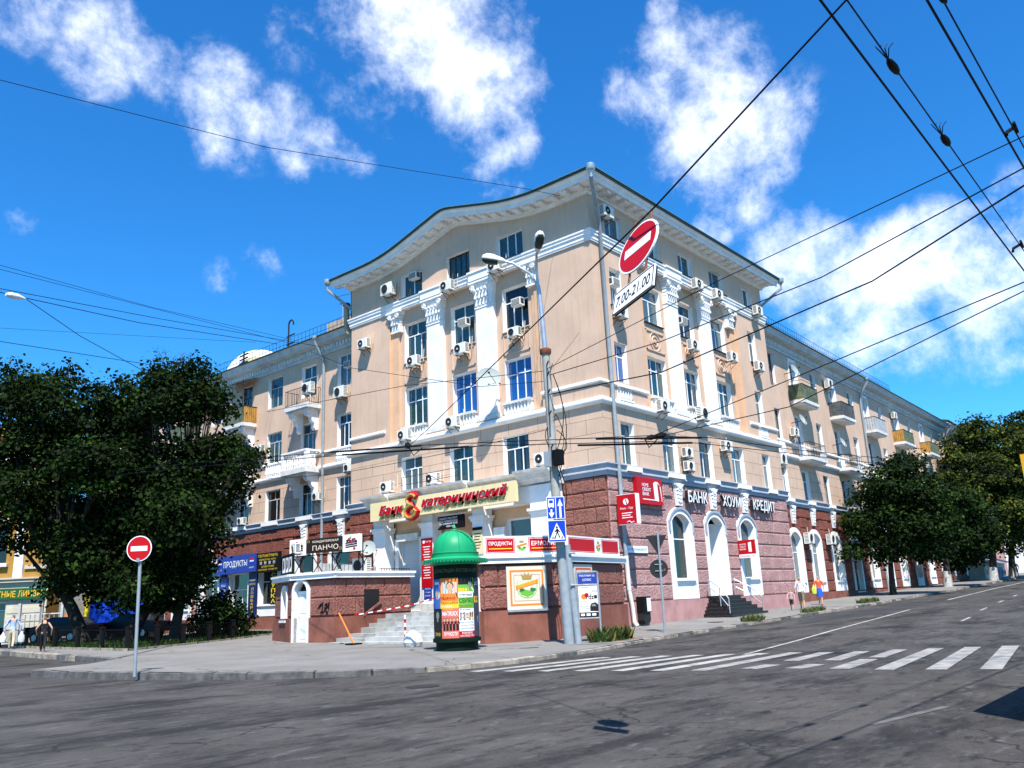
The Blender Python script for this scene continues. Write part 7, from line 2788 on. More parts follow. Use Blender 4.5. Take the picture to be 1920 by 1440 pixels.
GR = LF['maple'][1:] + [leafmat('grass_blade', (0.05, 0.10, 0.02), 0.2)]
grass('lawn_grass', 'short grass and weeds on the shaded lawn behind the low fence', LAWN[:6] + [(-4, 26), (-12, 30)], 9000, 0.22, GR, 5)
KG = [leafmat('verge_weed', (0.04, 0.075, 0.02), 0.1), leafmat('dry_weed', (0.16, 0.12, 0.04), 0.1)]
for lb, c, rr, n, seed in (('weed tuft growing round the foot of the lamp post and advertising stand', (-5.6, -3.5), (1.2, 0.45), 900, 1), ('weed tuft at the kerb before the bank steps', (4.9, -3.9), (1.0, 0.35), 420, 2),
                           ('thin weeds at the kerb by the walking man', (12.0, -3.85), (1.6, 0.25), 320, 3), ('green weed tuft at the kerb right of the woman', (21.5, -3.4), (1.7, 0.4), 480, 4)):
    pts = [(c[0] + rr[0] * math.cos(t), c[1] + rr[1] * math.sin(t)) for t in [i * 0.628 for i in range(10)]]
    o = grass('kerb_weeds', lb, pts, n, 0.34 if seed == 1 else 0.2, [KG[0], KG[0], KG[0], KG[1]], seed)
    o['category'] = 'weeds'
w = MB()
pp = [(-7.4 + 2.4 * math.cos(t * 0.5236) * (1 if math.cos(t * 0.5236) > 0 else 0.15) + 1.0, -3.75 + 0.42 * math.sin(t * 0.5236)) for t in range(12)]
w.poly([(x, y, zs(x, y) + 0.008) for x, y in pp], EARTH)
o = w.build('earth_patch')
tag(o, 'bare brown earth patch by the kerb at the lamp post', None, kind='structure')

FP = [(-13.2, 36.0), (-13.4, 31.6), (-13.5, 24.0), (-13.35, 16.7), (-9.9, 18.35), (-6.2, 20.05)]
w0 = None
Fe = thing('low_fence', 'low black railing with stout posts round the shaded lawn', 'fence', (-13.4, 16.65, 0.3))
rails = MB()
posts = []
for a, b in zip(FP, FP[1:]):
    L = math.hypot(b[0] - a[0], b[1] - a[1])
    n = max(1, round(L / 2.1))
    for i in range(n):
        p = (a[0] + (b[0] - a[0]) * i / n, a[1] + (b[1] - a[1]) * i / n)
        q = (a[0] + (b[0] - a[0]) * (i + 1) / n, a[1] + (b[1] - a[1]) * (i + 1) / n)
        posts.append(p)
        z, zq = zs(*p), zs(*q)
        for h in (0.25, 0.88):
            rails.tube([(*p, z + h), (*q, zq + h)], 0.02, 4, BLACK)
        m = max(4, int(L / n / 0.14))
        for k in range(1, m):
            x, y = p[0] + (q[0] - p[0]) * k / m, p[1] + (q[1] - p[1]) * k / m
            rails.tube([(x, y, z + 0.2), (x, y, z + 0.92)], 0.009, 4, BLACK)
posts.append(FP[-1])
rails.build('railing', Fe)
for p in posts:
    w = MB()
    w.box(p[0] - 0.09, p[0] + 0.09, p[1] - 0.09, p[1] + 0.09, zs(*p) - 0.1, zs(*p) + 0.95, BLACK)
    w.slab([(p[0] - 0.11, p[1] - 0.11), (p[0] + 0.11, p[1] - 0.11), (p[0] + 0.11, p[1] + 0.11), (p[0] - 0.11, p[1] + 0.11)], zs(*p) + 0.95, zs(*p) + 1.02, BLACK)
    w.build('post', Fe)
w = MB()
for h in (0.2, 0.75):
    w.tube([(-16.2, 11.9, zs(-16.2, 11.9)), (-16.2, 11.9, zs(-16.2, 11.9) + 0.01)], 0.01, 4, IRON)

# ------------------------------------------------------------------ people
CL = {k: mat('cloth_' + k, c, 0.85, var=0.12, vscale=6, bump=0.3, bscale=30) for k, c in dict(white=(0.72, 0.73, 0.76), khaki=(0.16, 0.15, 0.11), orange=(0.75, 0.11, 0.03), blue=(0.02, 0.09, 0.50), pinkgrey=(0.45, 0.30, 0.32),
                                                         dark=(0.03, 0.03, 0.035), beige=(0.50, 0.43, 0.30), lightblue=(0.38, 0.48, 0.70), black=(0.014, 0.014, 0.015), navy=(0.03, 0.035, 0.09), red=(0.35, 0.04, 0.05)).items()}
SK = mat('skin', (0.52, 0.29, 0.19), 0.6)
HAIRD = mat('dark_hair', (0.02, 0.013, 0.010), 0.6)
HAIRG = mat('grey_hair', (0.35, 0.34, 0.33), 0.7)
HAIRR = mat('reddish_hair', (0.20, 0.075, 0.03), 0.7)


def person(label, x, y, heading, H, pose, top, bottom, hair, shoe, sleeve='short', legs='long', skirt=False, z=None, hair_long=False):
    z0 = zs(x, y) if z is None else z
    T = thing('person', label, 'person', (x, y, z0))
    T.rotation_euler = (0, 0, math.radians(heading - 90))
    s = H / 1.75
    p = dict(armL=0.12, armR=-0.1, elL=0.3, elR=0.3, legL=0.28, legR=-0.24, kneeL=0.1, kneeR=0.35, spread=0.09, bend=0.0)
    p.update(pose)
    V, E, R, ZN = [], [], [], []

    def add(co, r, par, zone):
        V.append(Vector(co))
        R.append(r)
        if par is not None:
            E.append((par, len(V) - 1))
            ZN.append((par, len(V) - 1, zone))
        return len(V) - 1
    hip = add((0, 0, 0.93), (0.135, 0.105), None, 'hip')
    wst = add((0, 0.01, 1.07), (0.125, 0.095), hip, 'torso')
    chs = add((0, 0.015, 1.27), (0.155, 0.11), wst, 'torso')
    shl = add((0, 0.0, 1.41), (0.115, 0.085), chs, 'torso')
    nk = add((0, 0.01, 1.49), (0.055, 0.055), shl, 'head')
    jaw = add((0, 0.035, 1.55), (0.062, 0.070), nk, 'head')
    hd = add((0, 0.02, 1.64), (0.078, 0.098), jaw, 'head')
    add((0, 0.015, 1.715), (0.060, 0.075), hd, 'head')
    add((0, 0.125, 1.60), (0.011, 0.012), hd, 'head')
    for sd, nm in ((-1, 'L'), (1, 'R')):
        a, k = p['arm' + nm], p['el' + nm]
        sh = add((sd * 0.17, 0.0, 1.40), (0.058, 0.058), shl, 'torso')
        out = p['spread']
        el = add((sd * (0.20 + out), 0.28 * math.sin(a), 1.40 - 0.28 * math.cos(a)), (0.043, 0.045), sh, 'uparm')
        e = V[el]
        wr = add((sd * (0.21 + out * 0.8), e.y + 0.25 * math.sin(a + k), e.z - 0.25 * math.cos(a + k)), (0.030, 0.033), el, 'forearm')
        dr_ = (V[wr] - V[el]).normalized()
        pm = add(V[wr] + dr_ * 0.07, (0.020, 0.036), wr, 'hand')
        for i in range(4):
            f1_ = add(V[pm] + dr_ * 0.035 + Vector((0.0, (i - 1.5) * 0.018, 0)), (0.009, 0.009), pm, 'hand')
            add(V[f1_] + (dr_ + Vector((-sd * 0.35, 0, 0))).normalized() * (0.045, 0.055, 0.05, 0.038)[i], (0.008, 0.008), f1_, 'hand')
        th = add(V[wr] + dr_ * 0.035 + Vector((-sd * 0.01, 0.035, 0)), (0.011, 0.011), wr, 'hand')
        add(V[th] + dr_ * 0.035 + Vector((-sd * 0.012, 0.018, 0)), (0.009, 0.009), th, 'hand')
        b, kn = p['leg' + nm], p['knee' + nm]
        hj = add((sd * 0.085, 0.0, 0.86), (0.098, 0.10), hip, 'thigh')
        kj = add((sd * 0.095, 0.42 * math.sin(b), 0.86 - 0.41 * math.cos(b)), (0.060, 0.066), hj, 'thigh')
        q = V[kj]
        cf = add((sd * 0.098, q.y + 0.14 * math.sin(b - kn), q.z - 0.14 * math.cos(b - kn)), (0.052, 0.06), kj, 'calf')
        an = add((sd * 0.10, q.y + 0.40 * math.sin(b - kn), q.z - 0.40 * math.cos(b - kn)), (0.034, 0.038), cf, 'calf')
        ft = add((sd * 0.105, V[an].y + 0.06, V[an].z - 0.035), (0.036, 0.034), an, 'foot')
        add((sd * 0.115, V[an].y + 0.17, V[an].z - 0.045), (0.034, 0.022), ft, 'foot')
    zmin = min(v.z for v in V) - 0.02
    me = bpy.data.meshes.new('b')
    me.from_pydata([((v.x) * s, v.y * s, (v.z - zmin) * s) for v in V], E, [])
    o = bpy.data.objects.new('b', me)
    COL.objects.link(o)
    md = o.modifiers.new('s', 'SKIN')
    md.use_smooth_shade = True
    for i, r in enumerate(R):
        me.skin_vertices[0].data[i].radius = (r[0] * s, r[1] * s)
    me.skin_vertices[0].data[0].use_root = True
    sb = o.modifiers.new('d', 'SUBSURF')
    sb.levels = sb.render_levels = 1
    dg = bpy.context.evaluated_depsgraph_get()
    bm_ = bpy.data.meshes.new_from_object(o.evaluated_get(dg))
    bm_.name = 'body'
    P = [((v.x) * s, v.y * s, (v.z - zmin) * s) for v in V]
    bpy.data.objects.remove(o)
    bm_.materials.clear()
    bm_.materials.append(SK)
    bo = bpy.data.objects.new('body', bm_)
    COL.objects.link(bo)
    bo.parent = T
    PV = np.array(P)
    co = np.array([v.co[:] for v in bm_.vertices])
    nr = np.array([v.normal[:] for v in bm_.vertices])
    best = np.full(len(co), 9e9)
    zone = np.empty(len(co), dtype=object)
    tt = np.zeros(len(co))
    for a, b, zn in ZN:
        A, Bv = PV[a], PV[b]
        ab = Bv - A
        t = np.clip(((co - A) @ ab) / max(ab @ ab, 1e-9), 0, 1)
        d = np.linalg.norm(co - (A + t[:, None] * ab), axis=1)
        m = d < best
        best[m] = d[m]
        zone[m] = zn
        tt[m] = t[m]

    def cloth(name, ok, off, m):
        keep = [i for i in range(len(co)) if ok(i)]
        ks = set(keep)
        idx, vs, fs = {}, [], []
        for f in bm_.polygons:
            if all(v in ks for v in f.vertices):
                row = []
                for v in f.vertices:
                    if v not in idx:
                        idx[v] = len(vs)
                        vs.append(tuple(co[v] + nr[v] * off * s))
                    row.append(idx[v])
                fs.append(row)
        if not fs:
            return
        q = bpy.data.meshes.new(name)
        q.from_pydata(vs, [], fs)
        q.materials.append(m)
        q.polygons.foreach_set('use_smooth', [True] * len(fs))
        c = bpy.data.objects.new(name, q)
        COL.objects.link(c)
        c.parent = T
    sl = {'short': ('torso', 'uparm'), 'long': ('torso', 'uparm', 'forearm'), 'none': ('torso',)}[sleeve]
    hz = 0.84 * s
    cloth('shirt', lambda i: (zone[i] in sl or (zone[i] in ('hip', 'thigh') and co[i][2] > (0.90 - zmin) * s)) and not (zone[i] == 'head'), 0.014, top)
    if skirt:
        k = MB()
        k.lathe((0, 0), [(0.20 * s, (0.48 - zmin) * s), (0.19 * s, (0.7 - zmin) * s), (0.17 * s, (0.86 - zmin) * s), (0.14 * s, (1.0 - zmin) * s)], 18, bottom)
        ko = bpy.data.objects.new('skirt', k.mesh('skirt', smooth=True))
        COL.objects.link(ko)
        ko.parent = T
    else:
        lz = ('thigh', 'calf', 'hip') if legs == 'long' else ('thigh', 'hip')
        cloth('trousers', lambda i: zone[i] in lz and co[i][2] < (1.0 - zmin) * s and (legs == 'long' or zone[i] != 'calf'), 0.012, bottom)
    cloth('shoe', lambda i: zone[i] == 'foot' and co[i][0] < 0, 0.008, shoe)
    cloth('shoe', lambda i: zone[i] == 'foot' and co[i][0] > 0, 0.008, shoe)
    yb, zt_ = (0.02) * s, (1.61 - zmin) * s
    cloth('hair', lambda i: zone[i] == 'head' and (co[i][2] > (1.68 - zmin) * s or (co[i][1] < yb and co[i][2] > ((1.42 if hair_long else 1.55) - zmin) * s)), 0.016, hair)
    for sd in (-1, 1):
        e = MB()
        e.lathe((sd * 0.032 * s, 0.108 * s), [(0.002, (1.632 - zmin) * s), (0.011 * s, (1.640 - zmin) * s), (0.002, (1.648 - zmin) * s)], 8, HAIRD)
        eo = bpy.data.objects.new('eye', e.mesh('eye'))
        COL.objects.link(eo)
        eo.parent = T
        e = MB()
        e.tube([(sd * 0.082 * s, 0.02 * s, (1.59 - zmin) * s), (sd * 0.093 * s, 0.012 * s, (1.62 - zmin) * s), (sd * 0.085 * s, 0.015 * s, (1.655 - zmin) * s)], [0.008 * s, 0.014 * s, 0.01 * s], 6, SK)
        eo = bpy.data.objects.new('ear', e.mesh('ear'))
        COL.objects.link(eo)
        eo.parent = T
    return T


def bag(label, x, y, z, m, h=0.34, w_=0.26):
    b = MB()
    b.lathe((x, y), [(0.02, z), (w_ * 0.45, z + 0.02), (w_ * 0.5, z + h * 0.4), (w_ * 0.4, z + h * 0.75), (w_ * 0.16, z + h), (0.03, z + h * 1.2)], 10, m)
    o = b.build('carrier_bag', None, (x, y, z), smooth=True)
    return tag(o, label, 'bag')


HD = 183
person('man in a white shirt and dark knee shorts walking with a child on the pavement', 14.2, -2.4, 197, 1.76, dict(armL=0.35, armR=-0.1), CL['white'], CL['khaki'], HAIRD, CL['dark'], 'short', 'short')
person('small child in a pinkish top walking at the man\'s hand', 13.4, -2.15, 197, 1.12, dict(armL=0.1, armR=0.5), CL['pinkgrey'], CL['dark'], HAIRD, CL['red'], 'short', 'short')
wx, wy, _ = FRW(-0.1, 2.6, 0)
person('woman in an orange top and short blue skirt walking on the pavement', wx, wy, 195, 1.68, dict(legL=0.2, legR=-0.25, armL=0.05, armR=0.1, elR=0.9), CL['orange'], CL['blue'], HAIRD, CL['red'], 'short', 'long', True, hair_long=True)
bag('bright yellow-green bag at the woman\'s side', wx - 0.25, wy + 0.22, zs(wx, wy) + 0.62, mat('lime_bag', (0.45, 0.62, 0.06), 0.5), 0.45, 0.3)
person('grey-haired man in a light blue checked shirt and beige trousers walking away with two bags', -14.22, 27.53, 62, 1.76, dict(armL=-0.05, armR=0.05, elL=0.1, elR=0.1, spread=0.16, legL=0.25, legR=-0.2), CL['lightblue'], CL['beige'], HAIRG, CL['dark'], 'long')
bag('white carrier bag in the old man\'s left hand', -14.55, 27.8, zs(-14, 28) + 0.33, mat('pale_plastic_bag', (0.62, 0.66, 0.75), 0.4), 0.42, 0.36)
bag('white carrier bag in the old man\'s right hand', -13.85, 27.3, zs(-14, 28) + 0.30, mat('pale_plastic_bag', (0.62, 0.66, 0.75), 0.4), 0.46, 0.34)
person('red-haired woman in black sleeveless clothes walking away along the fence', -14.85, 21.9, 62, 1.60, dict(armL=-0.2, armR=-0.25, elL=0.7, elR=0.7, spread=0.16), CL['black'], CL['black'], HAIRR, CL['black'], 'none')
fx_, fy_, _ = FRW(62.4, 3.2, 0)
person('distant person in a dark striped top at the right frame edge', fx_, fy_, 20, 1.75, {}, CL['navy'], CL['dark'], HAIRD, CL['dark'], 'short', 'short')
fx_, fy_, _ = FRW(52.0, 2.6, 0)
person('distant person in dark clothes standing between two tree trunks', fx_, fy_, 200, 1.7, {}, CL['dark'], CL['dark'], HAIRD, CL['dark'], 'long')

# ------------------------------------------------------------------ vehicles
def car(label, x, y, ang, paint, z=None):
    z0 = zs(x, y) if z is None else z
    T = thing('parked_car', label, 'car', (x, y, z0))
    T.rotation_euler = (0, 0, math.radians(ang))
    prof = [(-2.1, 0.35), (-2.15, 0.7), (-2.0, 0.95), (-1.55, 1.0), (-0.95, 1.42), (0.35, 1.45), (1.05, 1.02), (1.95, 0.86), (2.15, 0.6), (2.1, 0.32)]
    b = MB(lambda u, d, zz: (u, d, zz))
    hw = 0.84
    top = [(u, (0.66 if zz > 1.2 else 0.82 if zz > 0.9 else hw), zz) for u, zz in prof]
    L = [b.pv((u, -w_, zz)) for u, w_, zz in top]
    Rr = [b.pv((u, w_, zz)) for u, w_, zz in top]
    b._m(paint)
    n = len(prof)
    for i in range(n):
        j = (i + 1) % n
        b.f.append([L[i], L[j], Rr[j], Rr[i]])
        b.mi.append(0)
    b.f += [L[::-1], Rr]
    b.mi += [0, 0]

    def child(mbx, nm, par=T):
        o = bpy.data.objects.new(nm, mbx.mesh(nm, smooth=False))
        COL.objects.link(o)
        o.parent = par
        return o
    child(b, 'body')
    g = MB()
    for sd in (-1, 1):
        g.poly([(-1.35, sd * 0.835, 1.03), (0.85, sd * 0.835, 1.04), (0.3, sd * 0.70, 1.38), (-0.88, sd * 0.70, 1.36)], mat('car_glass', (0.01, 0.013, 0.015), 0.15, spec=0.25))
    g.poly([(0.42, -0.6, 1.43), (0.42, 0.6, 1.43), (1.02, 0.74, 1.06), (1.02, -0.74, 1.06)], mat('car_glass', (0.01, 0.013, 0.015), 0.15, spec=0.25))
    g.poly([(-1.0, -0.6, 1.41), (-1.0, 0.6, 1.41), (-1.52, 0.74, 1.03), (-1.52, -0.74, 1.03)], mat('car_glass', (0.01, 0.013, 0.015), 0.15, spec=0.25))
    for q in g.v[:]:
        pass
    child(g, 'side_window')
    for wx_ in (-1.3, 1.3):
        for sd in (-1, 1):
            t = MB()
            t.tube([(wx_, sd * 0.66, 0.31), (wx_, sd * 0.87, 0.31)], 0.31, 18, BLACK)
            wo = child(t, 'wheel')
            t = MB()
            t.tube([(wx_, sd * 0.87, 0.31), (wx_, sd * 0.885, 0.31)], 0.19, 14, ZINC)
            child(t, 'rim', wo)
    for sd in (-1, 1):
        t = MB()
        t.box(1.98, 2.13, sd * 0.65 - 0.14, sd * 0.65 + 0.14, 0.62, 0.78, ACW)
        child(t, 'headlight')
        t = MB()
        t.box(-2.16, -2.05, sd * 0.68 - 0.1, sd * 0.68 + 0.1, 0.72, 0.9, SIGNRED)
        child(t, 'tail_light')
    return T


car('black car parked behind the lawn by the ochre building', -9.3, 33.5, 115, mat('black_car_paint', (0.005, 0.005, 0.006), 0.35, spec=0.2))
car('black car parked in front of the blue stall', -6.0, 31.6, 118, mat('black_car_paint', (0.005, 0.005, 0.006), 0.35, spec=0.2))

# yellow box truck standing in the street, just at the right frame edge
YT = thing('box_truck', 'yellow box truck standing in the street at the right frame edge', 'truck', (-17.0, -20.6, 0))
YPAINT = mat('yellow_truck_paint', (0.72, 0.36, 0.02), 0.4, var=0.1, vscale=1.0, streak=0.15)
w = MB()
w.box(-20.0, -14.6, -21.6, -19.44, 0.75, 3.04, YPAINT)
w.box(-20.02, -14.58, -21.62, -19.43, 2.52, 2.56, DARKW)
w.box(-20.02, -14.58, -21.62, -19.43, 0.70, 0.80, IRON)
w.build('box_body', YT)
w = MB(lambda u, d, z: (u, d, z))
w.box(-14.5, -12.6, -21.5, -19.6, 0.55, 1.5, YPAINT)
cabp = [(-14.5, 1.5), (-12.65, 1.5), (-13.2, 2.35), (-14.5, 2.4)]
w.prism(cabp, -21.45, -19.65, YPAINT)
w.build('cab', YT)
w = MB()
for x0 in (-19.0, -13.5):
    pass
w.poly([(-14.3, -19.64, 1.6), (-12.95, -19.64, 1.6), (-13.3, -19.64, 2.25), (-14.3, -19.64, 2.25)], mat('car_glass', (0.01, 0.013, 0.015), 0.15, spec=0.25))
w.build('cab_window', YT)
for x0 in (-18.8, -13.5):
    for y0 in (-21.5, -19.75):
        w = MB()
        w.tube([(x0, y0, 0.38), (x0, y0 + 0.25, 0.38)], 0.40, 18, BLACK)
        o = w.build('wheel', YT)
        w = MB()
        w.tube([(x0, y0 + 0.25, 0.38), (x0, y0 + 0.27, 0.38)], 0.2, 12, ZINC)
        w.build('rim', o)

# ------------------------------------------------------------------ neighbouring buildings
OCH = mat('ochre_render', (0.36, 0.20, 0.045), 0.9, var=0.12, vscale=1, streak=0.2)
PALEC = mat('pale_stone_render', (0.50, 0.46, 0.37), 0.9, var=0.1, vscale=1, streak=0.2)
fo = frame((-7.95, 39.9), math.degrees(math.atan2(-0.73863, 0.62574)))
NB = thing('ochre_building', 'ochre and cream old house with white pilasters at far left', 'building', (-8, 40, 0.5))
w = MB(fo)
wall(w, -9, 0, 0.2, 4.4, [(-9, -3.0 + 0.0, 0.2, 3.0)] and [(-4.9, -2.7, 0.4, 3.1)], PALEC, WHITE, 0.3)
for z in (1.3, 1.8, 2.35):
    w.box(-2.6, 0, 0, 0.03, z, z + 0.35, PALEC)
wall(w, -9, 0, 4.4, 15.0, [(-4.6, -3.0, 5.6, 8.0), (-8, -6.4, 5.6, 8.0), (-4.6, -3.0, 10, 12.4), (-8, -6.4, 10, 12.4)], OCH, WHITE, 0.3)
w.poly([(0, 0, 0.2), (0, -1.6, 0.2), (0, -1.6, 15), (0, 0, 15)], OCH)
w.build('wall', NB)
w = MB(fo)
w.box(-9, 0.1, 0, 0.2, 4.35, 4.55, PALEC)
w.box(-9, 0.1, 0, 0.28, 4.55, 4.65, PALEC)
w.box(-1.65, 0.02, 0, 0.12, 5.2, 5.45, PALEC)
w.build('belt', NB)
w = MB(fo)
w.box(-2.35, -1.75, 0.0, 0.2, 4.65, 14.9, WHITE)
w.box(-5.6, -5.1, 0.0, 0.2, 4.65, 14.9, WHITE)
w.build('pilaster', NB)
w = MB(fo)
for z in (8.2, 12.6):
    w.prism([(-4.9, z), (-2.7, z), (-2.75, z + 0.2), (-3.8, z + 0.75), (-4.85, z + 0.2)], 0, 0.4, WHITE_OLD)
w.box(-4.8, -2.8, 0, 0.25, 5.4, 5.6, WHITE_OLD)
w.each('window_pediment', NB)
for a, b, c, e in ((-4.6, -3.0, 5.6, 8.0), (-8, -6.4, 5.6, 8.0), (-4.6, -3.0, 10, 12.4), (-8, -6.4, 10, 12.4)):
    window(fo, NB, a, b, c, e, low=2, up=1)
window(fo, NB, -4.9, -2.7, 0.4, 3.1, low=2, up=1, transom=0.8, name='shop_window')
w = MB(fo)
w.box(-8.8, -0.1, 0.05, 0.2, 3.25, 3.95, mat('dark_green_sign', (0.015, 0.10, 0.03), 0.5))
t = MB(fo)
t.text('КОНТАКТНЫЕ ЛИНЗЫ', -5.05, -0.25, 3.38, 3.8, 0.205, mat('sign_amber', (0.75, 0.40, 0.03), 0.5), 0.01, 0, 0.01)
put(w, 'optician_sign', 'dark green board with amber Cyrillic letters on the far left house', 'sign', fo(-3, 0.1, 3.6), None, (('lettering', t),))

# blue stall and gate behind the cars
fb_ = frame((-8.0, 36.2), math.degrees(math.atan2(-0.73863, 0.62574)))
BK = thing('blue_stall', 'bright blue market stall with an orange corner behind the parked cars', 'stall', (-6, 34, 0.5))
w = MB(fb_)
for i in range(3):
    w.box(1.4 + 1.25 * i, 2.62 + 1.25 * i, 0, 0.08, 1.5, 2.85, SIGNBLUE)
w.box(1.3, 5.2, -2.2, -0.02, 0.4, 3.3, IRON)
w.each('panel', BK)
w = MB(fb_)
w.box(1.0, 1.3, 0, 0.1, 1.4, 3.2, YELLOW)
w.prism([(-0.9, 0.6), (-0.4, 0.6), (0.1, 2.1), (-0.1, 2.2)], 0, 0.05, ORANGEP)
w.prism([(-0.1, 2.2), (0.1, 2.1), (0.9, 0.6), (0.5, 0.6)], 0.0, 0.06, ORANGEP)
w.box(-0.3, 0.4, -0.05, -0.01, 0.9, 1.9, SHOPBLUE)
w.build('corner_panel', BK)
w = MB(fb_)
for i in range(9):
    w.tube([(-2.9 + 0.3 * i, 0.2, 0.5), (-2.9 + 0.3 * i, 0.2, 2.2)], 0.03, 4, PIPE)
w.tube([(-3.0, 0.2, 2.2), (-0.3, 0.2, 2.2)], 0.05, 4, PALEPL)
w.tube([(-3.0, 0.2, 1.9), (-0.3, 0.2, 1.9)], 0.03, 4, PALEPL)
for u in (-3.0, -1.6, -0.3):
    w.box(u - 0.08, u + 0.08, 0.12, 0.28, 0.3, 2.9, PALEPL)
put(w, 'metal_gate', 'pale grey barred gate between the ochre house and the blue stall', 'gate', fb_(-1.6, 0.2, 0.4))
w = MB(fb_)
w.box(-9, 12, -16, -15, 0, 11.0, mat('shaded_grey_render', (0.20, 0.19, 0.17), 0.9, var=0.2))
for i in range(4):
    for j in range(2):
        w.box(-3 + 2.8 * i, -1.8 + 2.8 * i, -15.0, -14.97, 2 + 3.2 * j, 4 + 3.2 * j, DARK)
put(w, 'courtyard_building', 'grey building at the back of the courtyard behind the maples', 'building', fb_(2, -15.5, 0.4))

# rooftop clutter behind the left wing: domed block, brick chimneys, mast
fd = frame((17.0, 63.0), math.degrees(math.atan2(-5.8, 4.0)))
DB = thing('domed_building', 'pale building with a white barrel dome and blue panels rising behind the left wing', 'building', (19, 60, 0))
w = MB(fd)
n = 20
arc = [(4.6 + 3.7 * math.cos(math.pi * i / n), 27.2 + 3.2 * math.sin(math.pi * i / n)) for i in range(n + 1)]
w.prism(arc, -6, 0.35, mat('white_dome_sheet', (0.78, 0.76, 0.70), 0.5))
w.build('dome', DB)
w = MB(fd)
arc2 = [(4.6 + 2.9 * math.cos(math.pi * i / n), 27.2 + 2.35 * math.sin(math.pi * i / n)) for i in range(n + 1)]
w.prism(arc2, 0.3, 0.40, SHOPBLUE)
w.prism([(x, z) for x, z in arc2 if 3.1 < x < 6.1] + [(3.1, 27.2), (6.1, 27.2)], 0.36, 0.5, mat('pale_yellow_panel', (0.62, 0.52, 0.30), 0.7))
for x in (3.6, 4.9):
    w.box(x, x + 0.5, 0.5, 0.55, 27.9, 28.4, DARK)
w.build('end_panel', DB)
w = MB(fd)
w.box(-3, 12, -8, 0, 0, 27.2, mat('pale_yellow_render', (0.55, 0.47, 0.32), 0.9, var=0.1))
w.build('wall', DB)
YB = thing('rooftop_house', 'yellowish rooftop house with a tall thin mast behind the left wing', 'building', (12.5, 40, 18))
w = MB()
w.slab([(12.0, 36.6), (14.4, 34.9), (16.2, 38), (13.8, 40)], 0, 23.4, mat('pale_yellow_render', (0.55, 0.47, 0.32), 0.9, var=0.1))
w.build('wall', YB)
w = MB()
w.poly([(11.9, 36.7, 23.4), (14.5, 34.8, 23.4), (14.8, 36.9, 24.2), (13.0, 38.3, 24.2)], mat('tin_roof', (0.35, 0.25, 0.10), 0.7))
w.tube([(13.2, 35.9, 23.4), (13.2, 35.9, 28.2)], [0.06, 0.03], 6, ZINC)
w.tube([(13.0, 36.1, 28.1), (13.4, 35.7, 28.1)], 0.05, 5, IRON)
w.build('roof_mast', YB)
CH = mat('pale_chimney_brick', (0.52, 0.38, 0.28), 0.9, brick=(0.3, 0.14, 0.02, 0, (0.8, 0.8, 0.8)), var=0.15)
w = MB(FLW)
w.box(6.0, 8.6, -4.2, -3.4, 19.0, 21.9, CH)
w.box(6.1, 6.5, -4.0, -3.6, 21.9, 22.05, IRON)
w.box(7.3, 7.7, -4.0, -3.6, 21.9, 22.05, IRON)
put(w, 'chimney', 'wide pale brick chimney on the left wing roof', 'chimney', FLW(7.3, -3.8, 19))
w = MB(FLW)
w.tube([(8.7, -0.2, 18.9), (8.7, -0.2, 21.2), (8.6, -0.2, 21.4), (8.35, -0.2, 21.45), (8.15, -0.2, 21.25), (8.15, -0.2, 21.05)], 0.06, 6, IRON)
for z in (19.3, 19.7, 20.3):
    w.tube([(8.9, -0.2, z), (8.0, -0.2, z + 0.05)], 0.05, 5, IRON)
put(w, 'roof_bracket', 'dark hooked cable bracket on the left wing roof edge', 'bracket', FLW(8.7, -0.2, 19))
w = MB(FLW)
w.tube([(14.3, -0.2, 18.9), (14.3, -0.2, 20.5)], 0.06, 6, IRON)
for z in (19.6, 19.9, 20.2):
    w.tube([(14.8, -0.2, z), (13.8, -0.2, z + 0.05)], 0.06, 5, IRON)
put(w, 'cable_bracket', 'dark rack of cable insulators on the left wing roof', 'bracket', FLW(14.3, -0.2, 19))
w = MB()
w.tube([(0.6, 18.9, 18.9), (0.6, 18.9, 22.5)], 0.03, 5, IRON)
for z, L in ((21.9, 1.6), (21.4, 1.2), (20.9, 1.0)):
    w.tube([(0.6 - L * 0.6, 18.9 + L * 0.6, z), (0.6, 18.9, z + 0.2)], 0.02, 4, IRON)
put(w, 'roof_aerial', 'thin black television aerial beside the gable block on the left wing roof', 'aerial', (0.6, 18.9, 18.9))
w = MB(FRW)
w.tube([(0.3, 0.3, 19.0), (0.3, 0.3, 20.4)], 0.025, 4, IRON)
for z in (19.9, 20.3):
    w.tube([(0.3, 0.3, z), (1.6, 0.3, z + 0.05)], 0.015, 4, IRON)
put(w, 'roof_aerial', 'small aerial at the near end of the right wing railing', 'aerial', FRW(0.3, 0.3, 19))

# buildings farther along the street
PINKB = mat('rose_render', (0.50, 0.30, 0.25), 0.9, var=0.1, streak=0.2)
GB_ = thing('rose_building', 'pale rose building beyond the right wing, mostly hidden by robinias', 'building', FRW(56, 0, 0.8))
w = MB(FRW)
hs = [(54.5 + 3.2 * i, 56.0 + 3.2 * i, z, z + 2.1) for i in range(7) for z in (6.8, 10.4, 14.2)]
wall(w, 53.2, 77, 0.5, 19.2, hs, PINKB, WHITE, 0.25)
w.poly([(53.2, 0, 0.5), (53.2, -14, 0.5), (53.2, -14, 19.2), (53.2, 0, 19.2)], PINKB)
w.build('wall', GB_)
for h in hs:
    window(FRW, GB_, *h, low=2, up=1)
w = MB(FRW)
w.sweep([(53.2, 19.3), (77, 19.3)], [(0, -0.6), (0.3, -0.5), (0.5, -0.2), (0.7, 0), (0, 0.2)], WHITE_OLD)
w.sweep([(53.2, 19.5), (77, 19.5)], [(0.75, 0), (0.75, 0.08), (-7, 2.0), (-14, 0)], ROOF)
w.build('roof', GB_)
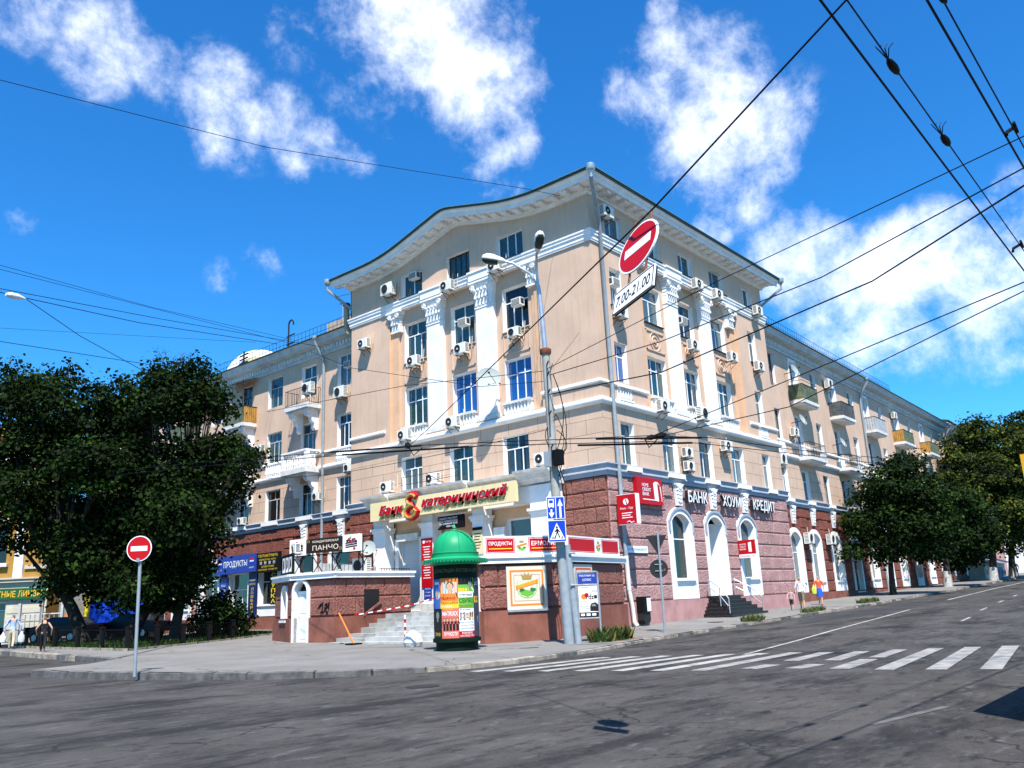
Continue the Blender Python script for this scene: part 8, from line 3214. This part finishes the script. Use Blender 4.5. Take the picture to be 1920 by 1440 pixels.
SHP = thing('shop_row', 'low row of shops with pale tin awnings and posters far up the street', 'shop', FRW(48, 1.2, 1.3))
w = MB(FRW)
w.box(53.4, 60, 0.05, 1.6, 0.8, 3.6, PALEC)
w.box(60.2, 66, 0.05, 1.5, 0.8, 3.6, WHITE)
w.box(53.4, 66, 1.55, 1.7, 0.8, 1.7, PINKB)
w.build('wall', SHP)
w = MB(FRW)
w.poly([(53.2, 2.6, 3.5), (60.1, 2.6, 3.5), (60.1, 0, 4.4), (53.2, 0, 4.4)], PALEPL)
w.poly([(60.2, 2.6, 3.6), (66.2, 2.6, 3.6), (66.2, 0, 4.5), (60.2, 0, 4.5)], PALEPL)
w.build('awning', SHP)
w = MB(FRW)
for i in range(8):
    u = 53.8 + 1.5 * i
    w.box(u, u + 1.15, 1.61 if u < 59 else 1.51, 1.66 if u < 59 else 1.56, 1.8, 3.2, random.choice((PCY, PWH, PGY, PBL)))
    w.disc(u + 0.5, 2.6, 0.32, 1.67, 1.69, random.choice((SIGNRED, BERRY, PBK)), 12)
w.build('poster_strip', SHP)
w = MB(FRW)
w.box(45.5, 52.3, 0.14, 0.25, 1.9, 4.6, mat('dark_poster_wall', (0.10, 0.06, 0.05), 0.7, var=0.3))
for i in range(7):
    w.disc(46.3 + 0.9 * i, 2.7 + 0.9 * (i % 2), 0.42, 0.25, 0.27, SIGNRED if i % 3 else PWH, 16)
put(w, 'poster_board', 'dark board of round red pictures on the right wing behind the trees', 'poster board', FRW(49, 0.2, 2))
WT = thing('white_tower_block', 'tall white block at the right frame edge beyond the trees', 'building', FRW(95, -4, 2))
w = MB(FRW)
hs = [(87 + 3.0 * i, 88.4 + 3.0 * i, z, z + 1.7) for i in range(6) for z in (6, 9, 12)]
wall(w, 85, 105, 1, 15, hs, WHITE, WHITE, 0.25, d=-1.5)
w.poly([(85, -1.5, 1), (85, -14, 1), (85, -14, 15), (85, -1.5, 15)], WHITE)
w.build('wall', WT)
for h in hs:
    window(FRW, WT, *h, d=-1.7, low=2, up=1)
FB = thing('far_building', 'beige building with a dark archway closing the street at right', 'building', FRW(120, 2, 2))
w = MB(FRW)
wall(w, 106, 150, 1.5, 9.0, [(108, 112, 1.5, 6.0, 1.2)], PINKB, WHITE, 0.6, d=0.5)
w.box(108, 112, -1.0, -0.8, 1.5, 6, DARK)
w.box(106, 150, 0.5, 0.9, 8.6, 9.2, WHITE_OLD)
w.poly([(106, 0.5, 1.5), (106, -12, 1.5), (106, -12, 9), (106, 0.5, 9)], PINKB)
w.build('wall', FB)
